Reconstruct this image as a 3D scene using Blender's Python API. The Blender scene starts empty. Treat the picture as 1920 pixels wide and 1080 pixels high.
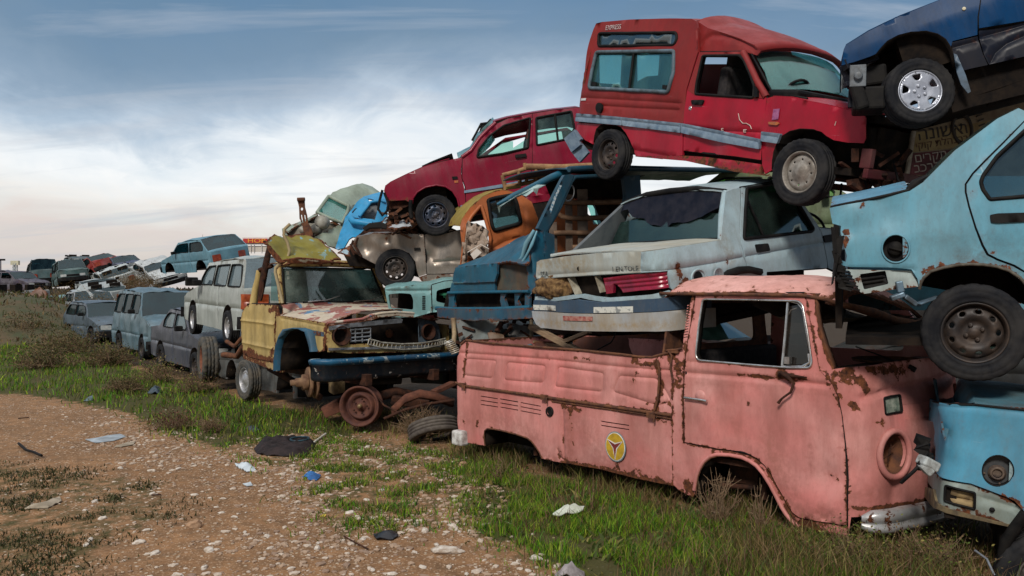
import bpy, bmesh, math, random
import numpy as np
from mathutils import Vector, Matrix, Quaternion, noise
from mathutils.geometry import delaunay_2d_cdt
random.seed(7); rng=np.random.default_rng(7)
R=math.radians; PI=math.pi
scn=bpy.context.scene; col=scn.collection
# ------------------------------------------------------------------ camera, world, sun, exposure
F=1589.; CX=960.; CY=540.; CAMZ=1.75           # the photograph is 1920 x 1080, eye height 1.75 m
cam=bpy.data.objects.new('camera',bpy.data.cameras.new('camera')); col.objects.link(cam)
cam.location=(0,0,CAMZ); cam.rotation_euler=(R(90),0,0)
cam.data.sensor_width=36; cam.data.lens=F/1920*36; cam.data.clip_start=.05; cam.data.clip_end=4000
scn.camera=cam
scn.view_settings.view_transform='Standard'; scn.view_settings.look='None'
scn.view_settings.exposure=0.28; scn.view_settings.gamma=1
SUN_EL,SUN_AZ=R(38),R(200)                      # the light comes over the camera's left shoulder, through thin cloud
W=bpy.data.worlds.new('World'); scn.world=W; W.use_nodes=True
def world():
    nt=W.node_tree; nt.nodes.clear(); N=nt.nodes.new; L=nt.links.new
    out=N('ShaderNodeOutputWorld'); bg=N('ShaderNodeBackground'); L(bg.outputs[0],out.inputs[0])
    sky=N('ShaderNodeTexSky'); sky.sky_type='NISHITA'; sky.sun_disc=False; sky.sun_elevation=SUN_EL; sky.sun_rotation=SUN_AZ
    tc=N('ShaderNodeTexCoord'); sp=N('ShaderNodeSeparateXYZ'); L(tc.outputs['Generated'],sp.inputs[0])
    def m(op,a,b=None,c=None,clamp=False):
        n=N('ShaderNodeMath'); n.operation=op; n.use_clamp=clamp
        for i,x in enumerate((a,b,c)):
            if x is None: continue
            if isinstance(x,(int,float)): n.inputs[i].default_value=x
            else: L(x,n.inputs[i])
        return n.outputs[0]
    # clouds lie in a sheet: the view direction is projected on a plane overhead
    z=m('MAXIMUM',sp.outputs[2],0.0); zz=m('ADD',z,0.20)
    cb=N('ShaderNodeCombineXYZ'); L(m('DIVIDE',sp.outputs[0],zz),cb.inputs[0]); L(m('DIVIDE',sp.outputs[1],zz),cb.inputs[1])
    def nz(scale,det,rough,dist,off=(0,0,0),sc=(1,1,1),rot=0):
        mp=N('ShaderNodeMapping'); L(cb.outputs[0],mp.inputs[0]); mp.inputs['Location'].default_value=off; mp.inputs['Scale'].default_value=sc; mp.inputs['Rotation'].default_value=(0,0,rot)
        n=N('ShaderNodeTexNoise'); L(mp.outputs[0],n.inputs[0]); n.inputs['Scale'].default_value=scale; n.inputs['Detail'].default_value=det; n.inputs['Roughness'].default_value=rough; n.inputs['Distortion'].default_value=dist
        return n.outputs[0]
    n1=nz(1.1,7,.55,.6,(3.1,1.7,0),(1,.75,1),.45); n2=nz(3.6,9,.6,.8,(0.4,5,0),(.9,.8,1),.35); n3=nz(.35,3,.5,0,(7.6,2,0))
    t=m('ADD',z,m('MULTIPLY',m('SUBTRACT',n1,.5),.17)); t=m('ADD',t,m('MULTIPLY',m('SUBTRACT',n2,.5),.055))
    t=m('ADD',t,m('MULTIPLY',m('SUBTRACT',n3,.5),.10)); t=m('ADD',t,m('MULTIPLY',m('SUBTRACT',sp.outputs[0],-.1),.055))
    rp=N('ShaderNodeValToRGB'); L(t,rp.inputs[0]); e=rp.color_ramp.elements
    S=[(0,(.56,.51,.49)),(.035,(.62,.56,.53)),(.07,(.72,.70,.67)),(.12,(.80,.81,.81)),(.16,(.72,.76,.79)),(.195,(.40,.49,.59)),(.225,(.235,.32,.42)),(.265,(.155,.24,.34)),(.34,(.095,.19,.31)),(.52,(.13,.22,.34)),(.66,(.74,.78,.83)),(1,(1.0,1.02,1.05))]
    for i,(p,c) in enumerate(S):
        k=e[i] if i<2 else e.new(p)
        k.position=p; k.color=(*[x**1.0 for x in c],1)
    # thin dark streaks low down
    st=nz(2.2,6,.6,.4,(1,0,0),(.35,1.5,1),-.25)
    sm=N('ShaderNodeMapRange'); L(st,sm.inputs[0]); sm.inputs[1].default_value=.52; sm.inputs[2].default_value=.68; sm.inputs[3].default_value=0; sm.inputs[4].default_value=.5
    mx=N('ShaderNodeMix'); mx.data_type='RGBA'; L(sm.outputs[0],mx.inputs[0]); L(rp.outputs[0],mx.inputs[6]); mx.inputs[7].default_value=(.42,.46,.52,1)
    # clear air shows between the clouds with the physical sky's own colour
    sc=N('ShaderNodeMix'); sc.data_type='RGBA'; sc.blend_type='MULTIPLY'; sc.inputs[0].default_value=1; L(sky.outputs[0],sc.inputs[6]); sc.inputs[7].default_value=(.09,.09,.09,1)
    gap=N('ShaderNodeMapRange'); L(n2,gap.inputs[0]); gap.inputs[1].default_value=.35; gap.inputs[2].default_value=.75; gap.inputs[3].default_value=0; gap.inputs[4].default_value=.25
    m2=N('ShaderNodeMix'); m2.data_type='RGBA'; L(gap.outputs[0],m2.inputs[0]); L(mx.outputs[2],m2.inputs[6]); L(sc.outputs[2],m2.inputs[7])
    L(m2.outputs[2],bg.inputs[0]); dim=N('ShaderNodeMapRange'); L(m('ADD',sp.outputs[1],m('MULTIPLY',sp.outputs[2],.9)),dim.inputs[0]); dim.inputs[1].default_value=-.2; dim.inputs[2].default_value=.6; dim.inputs[3].default_value=.5; dim.inputs[4].default_value=1.0; L(dim.outputs[0],bg.inputs[1])
world()
sun=bpy.data.objects.new('sun',bpy.data.lights.new('sun','SUN')); col.objects.link(sun)
sun.data.energy=2.4; sun.data.angle=R(11); sun.data.color=(1,.93,.84)
_sd=Vector((math.sin(SUN_AZ)*math.cos(SUN_EL),math.cos(SUN_AZ)*math.cos(SUN_EL),math.sin(SUN_EL)))
sun.rotation_euler=_sd.to_track_quat('Z','Y').to_euler()
# ------------------------------------------------------------------ materials
MT={}
def nodes(name):
    m=bpy.data.materials.new(name); m.use_nodes=True; nt=m.node_tree; b=nt.nodes['Principled BSDF']; return m,nt,nt.nodes.new,nt.links.new,b
def mixc(N,L,f,a,b,mode='MIX'):
    n=N('ShaderNodeMix'); n.data_type='RGBA'; n.blend_type=mode
    for i,x in ((0,f),(6,a),(7,b)):
        if isinstance(x,(int,float)): n.inputs[i].default_value=x
        elif isinstance(x,tuple): n.inputs[i].default_value=(*x,1)
        else: L(x,n.inputs[i])
    return n.outputs[2]
def mrange(N,L,x,a,b,c=0,d=1):
    n=N('ShaderNodeMapRange'); L(x,n.inputs[0])
    for i,v in enumerate((a,b,c,d)): n.inputs[i+1].default_value=v
    return n.outputs[0]
def nmath(N,L,op,a,b):
    n=N('ShaderNodeMath'); n.operation=op
    for i,x in enumerate((a,b)):
        if isinstance(x,(int,float)): n.inputs[i].default_value=x
        else: L(x,n.inputs[i])
    return n.outputs[0]
def ntex(N,L,tc,scale,det=5,rough=.6,sc=(1,1,1),off=(0,0,0),dist=0):
    mp=N('ShaderNodeMapping'); L(tc,mp.inputs[0]); mp.inputs['Scale'].default_value=sc; mp.inputs['Location'].default_value=off
    n=N('ShaderNodeTexNoise'); L(mp.outputs[0],n.inputs[0]); n.inputs['Scale'].default_value=scale; n.inputs['Detail'].default_value=det; n.inputs['Roughness'].default_value=rough; n.inputs['Distortion'].default_value=dist
    return n.outputs[0]
def paint(name,c,rust=.3,c2=None,fade=.35,dirt=.35,dirtc=(.16,.11,.07),rough=.38,sz=1.,patches=None,metal=0,off=(0,0,0),rustc=((.028,.011,.008),(.17,.058,.023)),bump=.25,spec=.27):
    """old car paint: fading, streaks of dirt, scratches, rust that starts at edges (attribute W.r) and chips"""
    if name in MT: return MT[name]
    m,nt,N,L,b=nodes(name); tc=N('ShaderNodeTexCoord').outputs['Object']
    at=N('ShaderNodeAttribute'); at.attribute_name='W'; sp=N('ShaderNodeSeparateColor'); L(at.outputs['Color'],sp.inputs[0])
    c2=c2 or tuple(min(1,x*.55+.22) for x in c)
    big=ntex(N,L,tc,1.6/sz,4,.6,off=off,dist=.4); base=mixc(N,L,mrange(N,L,big,.35,.72,0,fade),c,c2)
    if patches:
        for i,(pc,th,ps) in enumerate(patches):
            n=ntex(N,L,tc,ps,6,.62,off=(i*7.3,2*i,i),dist=.5); n=nmath(N,L,'ADD',n,nmath(N,L,'MULTIPLY',sp.outputs[1],.35))
            base=mixc(N,L,mrange(N,L,n,th,th+.02),base,pc)
    st=ntex(N,L,tc,5/sz,6,.65,sc=(1,1,.16),off=off); fine=ntex(N,L,tc,22/sz,5,.7)
    dm=nmath(N,L,'MULTIPLY',mrange(N,L,st,.42,.75),dirt)
    base=mixc(N,L,dm,base,dirtc)
    base=mixc(N,L,mrange(N,L,nmath(N,L,'MULTIPLY',sp.outputs[2],mrange(N,L,fine,.3,.6)),.1,.9,0,.85),base,dirtc)
    scr=ntex(N,L,tc,9/sz,4,.8,sc=(.25,1,3.5)); base=mixc(N,L,mrange(N,L,scr,.68,.72,0,.35),base,tuple(min(1,x*.6+.3) for x in c))
    mot=ntex(N,L,tc,3.2/sz,9,.72,sc=(1,1,.55),off=(off[2],off[0],off[1]),dist=.25); base=mixc(N,L,mrange(N,L,mot,.34,.60,.55,0),base,tuple(x*.40+.2*y for x,y in zip(c,dirtc)))
    fn2=ntex(N,L,tc,40/sz,4,.75,sc=(1,1,.5)); base=mixc(N,L,mrange(N,L,fn2,.52,.70,0,.22),base,dirtc)
    run=ntex(N,L,tc,11/sz,5,.6,sc=(1,1,.06),off=(3,1,0)); base=mixc(N,L,nmath(N,L,'MULTIPLY',mrange(N,L,run,.54,.68),mrange(N,L,big,.4,.62,0,.5*min(1,dirt*2))),base,tuple(.35*x+.65*y for x,y in zip(c,dirtc)))
    chips=ntex(N,L,tc,14/sz,8,.68,dist=.3); ru=nmath(N,L,'ADD',chips,nmath(N,L,'MULTIPLY',sp.outputs[0],.33))
    th=.80-.16*rust; rm=mrange(N,L,ru,th,th+.018); halo=mrange(N,L,ru,th-.15,th+.01,0,.5)
    rn=ntex(N,L,tc,30/sz,6,.7); rc=mixc(N,L,mrange(N,L,rn,.35,.65),rustc[0],rustc[1])
    base=mixc(N,L,halo,base,tuple(.5*x+.5*y for x,y in zip(c,rustc[1]))); base=mixc(N,L,rm,base,rc)
    L(base,b.inputs['Base Color'])
    rr=nmath(N,L,'ADD',mrange(N,L,st,.3,.7,rough-.14,rough+.2),nmath(N,L,'MULTIPLY',rm,.4)); L(rr,b.inputs['Roughness'])
    b.inputs['Metallic'].default_value=metal; b.inputs['Specular IOR Level'].default_value=spec
    bp=N('ShaderNodeBump'); bp.inputs['Strength'].default_value=bump; bp.inputs['Distance'].default_value=.006
    h=nmath(N,L,'ADD',nmath(N,L,'MULTIPLY',rm,nmath(N,L,'MULTIPLY',rn,-1.2)),nmath(N,L,'MULTIPLY',big,3.)); L(h,bp.inputs['Height']); L(bp.outputs[0],b.inputs['Normal'])
    MT[name]=m; return m
def mat(name,c,c2=None,rough=.7,scale=8,metal=0,bump=.3,spec=.4,sc=(1,1,1),lo=.38,hi=.62,det=6):
    if name in MT: return MT[name]
    m,nt,N,L,b=nodes(name); tc=N('ShaderNodeTexCoord').outputs['Object']
    c2=c2 or tuple(x*.5 for x in c); n=ntex(N,L,tc,scale,det,.65,sc=sc,dist=.2)
    L(mixc(N,L,mrange(N,L,n,lo,hi),c,c2),b.inputs['Base Color']); b.inputs['Metallic'].default_value=metal
    L(mrange(N,L,n,.3,.7,max(.05,rough-.1),min(1,rough+.12)),b.inputs['Roughness']); b.inputs['Specular IOR Level'].default_value=spec
    bp=N('ShaderNodeBump'); bp.inputs['Strength'].default_value=bump; bp.inputs['Distance'].default_value=.01; L(n,bp.inputs['Height']); L(bp.outputs[0],b.inputs['Normal'])
    MT[name]=m; return m
def glass(name,c=(.35,.5,.5),dust=(.3,.32,.3),dirt=.25,refl=.35,scale=3):
    """old window glass: you see through it, it mirrors the sky, dust lies on it"""
    if name in MT: return MT[name]
    m,nt,N,L,b=nodes(name); tc=N('ShaderNodeTexCoord').outputs['Object']; nt.nodes.remove(b)
    out=nt.nodes['Material Output']; tr=N('ShaderNodeBsdfTransparent'); tr.inputs[0].default_value=(*c,1)
    gl=N('ShaderNodeBsdfGlossy'); gl.inputs['Roughness'].default_value=.06; gl.inputs['Color'].default_value=(.9,.97,.97,1)
    df=N('ShaderNodeBsdfDiffuse'); df.inputs[0].default_value=(*dust,1)
    fr=N('ShaderNodeLayerWeight'); fr.inputs[0].default_value=.35
    m1=N('ShaderNodeMixShader'); L(mrange(N,L,fr.outputs['Fresnel'],0,1,refl*.3,min(1,refl+.28)),m1.inputs[0]); L(tr.outputs[0],m1.inputs[1]); L(gl.outputs[0],m1.inputs[2])
    n=ntex(N,L,tc,scale,6,.65,sc=(1,1,.6)); n2=ntex(N,L,tc,scale*14,3,.6)
    m2=N('ShaderNodeMixShader'); L(nmath(N,L,'MULTIPLY',mrange(N,L,n,.35,.75,dirt*.12,dirt*.95),mrange(N,L,n2,.3,.7,.75,1.1)),m2.inputs[0]); L(m1.outputs[0],m2.inputs[1]); L(df.outputs[0],m2.inputs[2])
    L(m2.outputs[0],out.inputs[0]); MT[name]=m; return m
RUST=mat('rust',(.055,.022,.014),(.145,.058,.026),.9,14,0,.6)
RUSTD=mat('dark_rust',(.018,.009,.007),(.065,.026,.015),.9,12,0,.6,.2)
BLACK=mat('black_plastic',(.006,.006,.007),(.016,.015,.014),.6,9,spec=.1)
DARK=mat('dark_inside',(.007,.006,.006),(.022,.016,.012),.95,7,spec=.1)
RUBBER=mat('rubber',(.009,.010,.013),(.032,.031,.031),.8,6,0,.35,.12)
RUBBERD=mat('dusty_rubber',(.035,.04,.042),(.10,.085,.065),.85,7,0,.35)
STEEL=mat('wheel_steel',(.16,.15,.14),(.07,.05,.04),.5,7,.5)
STEELD=mat('dark_wheel_steel',(.028,.026,.027),(.06,.042,.032),.55,7,.3)
RIMRUST=mat('rusty_rim',(.12,.04,.022),(.24,.09,.05),.8,9,.1)
ALU=mat('aluminium',(.5,.5,.52),(.3,.3,.3),.4,9,.6)
CHROME=mat('tarnished_chrome',(.62,.63,.63),(.35,.32,.3),.22,8,.9,.1)
SEAT=mat('seat_cloth',(.02,.02,.023),(.045,.04,.04),.95,20,spec=.15)
WOODB=mat('weathered_wood',(.16,.10,.06),(.30,.21,.13),.85,5,0,.5,sc=(1,1,6))
# ------------------------------------------------------------------ small maths
def ray(u,v): return Vector(((u-CX)/F,1,(CY-v)/F))
def at(u,v,d): return Vector((0,0,CAMZ))+ray(u,v)*d
def gpt(u,v,z=0.0):                             # the ground point seen at a photo pixel
    r=ray(u,v); return Vector((0,0,CAMZ))+r*((z-CAMZ)/r.z)
def T(x0,y0,s,pts): return [(x0+p[0]/s,y0+p[1]/s) for p in pts]
Z1=lambda p:T(840,480,2.571,p); Z2=lambda p:T(1260,480,1.8,p); Z3=lambda p:T(1540,0,2.842,p); Z4=lambda p:T(1060,20,2.842,p)
Z5=lambda p:T(820,300,2.526,p); Z6=lambda p:T(1520,180,2.0,p); Z7=lambda p:T(420,420,2.7,p); Z8=lambda p:T(520,190,2.918,p)
Y1=lambda p:T(0,440,5.4,p); Y2=lambda p:T(160,420,3.6,p); Y3=lambda p:T(520,340,4.153,p); Y6=lambda p:T(860,800,3.,p); Y7=lambda p:T(820,300,3.,p); Y8=lambda p:T(1680,680,2.7,p)
X4=lambda p:T(300,440,8.727,p)
def ell(cx,cy,rx,ry,n=28,rot=0):
    c,s=math.cos(rot),math.sin(rot)
    return [(cx+rx*math.cos(2*PI*i/n)*c-ry*math.sin(2*PI*i/n)*s,cy+rx*math.cos(2*PI*i/n)*s+ry*math.sin(2*PI*i/n)*c) for i in range(n)]
def rc(pts,r,n=4,closed=True):                  # round the corners of a polygon
    out=[]; m=len(pts)
    for i,p in enumerate(pts):
        if not closed and i in (0,m-1): out.append(tuple(p)); continue
        p=Vector(p[:2]); a=Vector(pts[i-1][:2]); b=Vector(pts[(i+1)%m][:2]); da=(a-p).length; db=(b-p).length
        ra=min(r,da*.45); rb=min(r,db*.45); p0=p+(a-p)*(ra/max(da,1e-9)); p1=p+(b-p)*(rb/max(db,1e-9))
        for k in range(n+1):
            t=k/n; q=p0*(1-t)**2+p*2*t*(1-t)+p1*t*t; out.append((q.x,q.y))
    return out
def cr(pts,n=4,closed=False):                   # a smooth curve through the points
    P=[np.array(p,float) for p in pts]; m=len(P); out=[]
    for i in range(m if closed else m-1):
        p1=P[i]; p2=P[(i+1)%m]; p0=P[i-1] if (closed or i>0) else 2*p1-p2; p3=P[(i+2)%m] if (closed or i<m-2) else 2*p2-p1
        for k in range(n):
            t=k/n; out.append(tuple(.5*(2*p1+(p2-p0)*t+(2*p0-5*p1+4*p2-p3)*t*t+(3*p1-p0-3*p2+p3)*t**3)))
    if not closed: out.append(tuple(P[-1]))
    return out
def resamp(pts,d,closed=True):
    out=[]; m=len(pts)
    for i in range(m if closed else m-1):
        a=np.array(pts[i][:2],float); b=np.array(pts[(i+1)%m][:2],float); k=max(1,int(math.ceil(np.linalg.norm(b-a)/d)))
        for j in range(k): out.append(tuple(a+(b-a)*j/k))
    if not closed: out.append(tuple(pts[-1][:2]))
    return out
def inside(P,loops):
    c=np.zeros(len(P),bool)
    for lp in loops:
        L=np.array(lp); x1,y1=L[:,0],L[:,1]; x2,y2=np.roll(x1,-1),np.roll(y1,-1)
        for a,b,cx,cy in zip(x1,y1,x2,y2):
            if b==cy: continue
            k=((b>P[:,1])!=(cy>P[:,1]))&(P[:,0]<(cx-a)*(P[:,1]-b)/(cy-b)+a); c^=k
    return c
def segdist(P,lines):                           # distance of points P to polylines
    D=np.full(len(P),1e3)
    for l in lines:
        l=np.array(l)
        for a,b in zip(l[:-1],l[1:]):
            ab=b-a; t=np.clip(((P-a)@ab)/max(ab@ab,1e-12),0,1); D=np.minimum(D,np.linalg.norm(P-(a+t[:,None]*ab),axis=1))
    return D
def cdt(outer,holes,grid,feats=()):
    """fill an outline (with holes) by an even mesh; feats = [(polyline,halfwidth)] get extra rows of points"""
    loops=[resamp(l,grid) for l in [outer]+list(holes)]; V=[]; E=[]
    for l in loops:
        n0=len(V); V+=l; E+=[(n0+i,n0+(i+1)%len(l)) for i in range(len(l))]
    B=np.array(V); nb=len(V)
    for pl,w in feats:
        pl=resamp(pl,max(grid*.6,w*1.5),False); q=np.array(pl); d=np.gradient(q,axis=0); nn=np.stack([-d[:,1],d[:,0]],1); nn/=np.maximum(np.linalg.norm(nn,axis=1,keepdims=True),1e-9)
        for o in (-w,-w*.35,w*.35,w):
            r=q+nn*o; ok=inside(r,loops); n0=len(V); V+=[tuple(x) for x in r]
            for i in range(len(r)-1):
                if ok[i] and ok[i+1]: E.append((n0+i,n0+i+1))
            for i in range(len(r)):
                if not ok[i]: V[n0+i]=tuple(B[0])
    Bn=np.array(V); lo,hi=B.min(0),B.max(0)
    assert (hi-lo).max()<14,(lo,hi)
    gx=np.arange(lo[0],hi[0],grid); gy=np.arange(lo[1],hi[1],grid*.87)
    G=np.array([(x+(.5*grid if j%2 else 0),y) for j,y in enumerate(gy) for x in gx]) if len(gx) and len(gy) else np.zeros((0,2))
    if len(G):
        G=G+(np.random.default_rng(1).random(G.shape)-.5)*grid*.2; G=G[inside(G,loops)]
    if len(G):
        k=np.ones(len(G),bool)
        for i in range(0,len(G),400):
            d=np.linalg.norm(G[i:i+400,None]-Bn[None],axis=2).min(1); k[i:i+400]=d>grid*.45
        G=G[k]; V+=[tuple(x) for x in G]
    vs,es,fs,_,_,_=delaunay_2d_cdt([Vector(v) for v in V],E,[],0,1e-6)
    P=np.array([(v.x,v.y) for v in vs]); 
    fs=[f for f in fs if len(f)==3]; A=np.array(fs); C=P[A].mean(1); A=A[inside(C,loops)]
    used=np.unique(A); mp=np.full(len(P),-1); mp[used]=np.arange(len(used)); return P[used],mp[A],loops
def link(name,me,m,parent=None):
    o=bpy.data.objects.new(name,me); col.objects.link(o)
    if m is not None: me.materials.append(m)
    if parent is not None: o.parent=parent
    return o
def tag(o,label=None,cat=None,group=None,kind=None):
    if label: o['label']=label
    if cat: o['category']=cat
    if group: o['group']=group
    if kind: o['kind']=kind
    return o
def shell(name,P3,N3,tri,thick,m,parent,wcol=None):
    """triangles given a thickness: outer and inner skins smooth, the rim sharp"""
    n=len(P3); e={}
    for t in tri:
        for a,b in ((t[0],t[1]),(t[1],t[2]),(t[2],t[0])):
            e[(a,b)]=1
    rim=[(a,b) for (a,b) in e if (b,a) not in e]
    IN=P3-N3*thick; V=[P3,IN]; F_=[tuple(t) for t in tri]+[(t[2]+n,t[1]+n,t[0]+n) for t in tri]; base=2*n; rv=[]
    ns=len(F_); src=list(range(n))+list(range(n))
    for a,b in rim:
        rv+=[P3[a],P3[b],IN[b],IN[a]]; k=base+len(rv)-4; F_.append((k+1,k,k+3,k+2)); src+=[a,b,b,a]
    if rv: V.append(np.array(rv))
    V=np.concatenate(V); me=bpy.data.meshes.new(name); me.from_pydata([tuple(x) for x in V],[],F_)
    me.polygons.foreach_set('use_smooth',[True]*ns+[False]*(len(F_)-ns))
    if wcol is not None:
        a=me.color_attributes.new('W','FLOAT_COLOR','POINT'); c=np.ones((len(V),4)); c[:,:3]=wcol[src]; a.data.foreach_set('color',c.ravel())
    me.update(); return link(name,me,m,parent)
def fbm(P,s,amp,seed=0,octv=2):
    return np.array([noise.fractal(Vector((p[0]*s+seed,p[1]*s-seed,p[2]*s+seed*.7)),1.0,2.0,octv) for p in P])*amp
def crump(P,s,amp,seed=0):                      # sharp-edged buckles
    o=[]
    for p in P:
        q=Vector((p[0]*s+seed,p[1]*s,p[2]*s-seed)); d=noise.voronoi(q)[0]; o.append((d[1]-d[0])*amp+amp*.6*noise.noise(q*2.3))
    return np.array(o)
# mesh collector for boxes, tubes, lathes
class MB:
    def __init__(s): s.v=[]; s.f=[]; s.sm=[]
    def add(s,v,f,smooth=False):
        n=len(s.v); s.v+=[tuple(x) for x in v]; s.f+=[tuple(i+n for i in q) for q in f]; s.sm+=[smooth]*len(f); return s
    def box(s,c,d,rot=None,taper=1.,jit=0.):
        hx,hy,hz=d[0]/2,d[1]/2,d[2]/2; v=[]
        for z in (-1,1):
            t=taper if z>0 else 1
            for x,y in ((-1,-1),(1,-1),(1,1),(-1,1)): v.append(Vector((x*hx*t,y*hy*t,z*hz))+Vector((random.uniform(-jit,jit),random.uniform(-jit,jit),random.uniform(-jit,jit))))
        if rot is not None: v=[rot@p for p in v]
        c=Vector(c); return s.add([p+c for p in v],[(3,2,1,0),(4,5,6,7),(0,1,5,4),(1,2,6,5),(2,3,7,6),(3,0,4,7)])
    def bar(s,a,b,w,h=None,up=(0,0,1)):          # square bar from a to b
        a=Vector(a); b=Vector(b); x=(b-a); l=x.length
        if l<1e-6: return s
        x/=l; up=Vector(up); y=up.cross(x); y=y.normalized() if y.length>1e-3 else Vector((0,1,0)).cross(x).normalized(); z=x.cross(y)
        Rm=Matrix((x,y,z)).transposed(); return s.box((a+b)/2,(l,w,h or w),Rm)
    def tube(s,pts,r,n=8,cap=True):
        pts=[Vector(p) for p in pts]; m=len(pts); rs=r if isinstance(r,(list,tuple)) else [r]*m; V=[]; F_=[]
        t=(pts[1]-pts[0]).normalized(); u=t.orthogonal().normalized()
        for i,p in enumerate(pts):
            t=(pts[min(i+1,m-1)]-pts[max(i-1,0)]).normalized() if m>1 else t; u=(u-t*u.dot(t)); u=u.normalized() if u.length>1e-5 else t.orthogonal().normalized(); w=t.cross(u)
            for k in range(n): a=2*PI*k/n; V.append(p+(u*math.cos(a)+w*math.sin(a))*rs[i])
        for i in range(m-1):
            for k in range(n): F_.append((i*n+k,i*n+(k+1)%n,(i+1)*n+(k+1)%n,(i+1)*n+k))
        s.add(V,F_,True)
        if cap: s.add(V[:n],[tuple(range(n))[::-1]]); s.add(V[-n:],[tuple(range(n))])
        return s
    def lathe(s,prof,n=48,c=(0,0,0),mod=None,a0=0,a1=2*PI):   # profile (y,r) about the Y axis
        full=abs(a1-a0-2*PI)<1e-6; k=n if full else n+1; V=[]; F_=[]
        for j,(y,r) in enumerate(prof):
            for i in range(k):
                a=a0+(a1-a0)*i/n; rr=r+(mod(j,i) if mod else 0); V.append((c[0]+rr*math.cos(a),c[1]+y,c[2]+rr*math.sin(a)))
        for j in range(len(prof)-1):
            for i in range(n):
                i2=(i+1)%k; F_.append((j*k+i,(j+1)*k+i,(j+1)*k+i2,j*k+i2))
        return s.add(V,F_,True)
    def prism(s,poly,y0,y1):                      # polygon (x,z) extruded along y
        n=len(poly); v=[(p[0],y0,p[1]) for p in poly]+[(p[0],y1,p[1]) for p in poly]
        A=sum(poly[i][0]*poly[(i+1)%n][1]-poly[(i+1)%n][0]*poly[i][1] for i in range(n)); o=list(range(n))
        f=[tuple(o),tuple(i+n for i in reversed(o))]+[(i,i+n,(i+1)%n+n,(i+1)%n) for i in range(n)]
        if (A>0)!=(y0<y1): f=[q[::-1] for q in f]
        return s.add(v,f)
    def build(s,name,m,parent=None,bevel=0,M=None,sub=0):
        me=bpy.data.meshes.new(name); me.from_pydata(s.v if M is None else [tuple(M@Vector(p)) for p in s.v],[],s.f); me.polygons.foreach_set('use_smooth',s.sm); me.update()
        o=link(name,me,m,parent)
        if bevel: b=o.modifiers.new('bevel','BEVEL'); b.width=bevel; b.segments=2; b.limit_method='ANGLE'; b.angle_limit=R(50)
        return o
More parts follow.
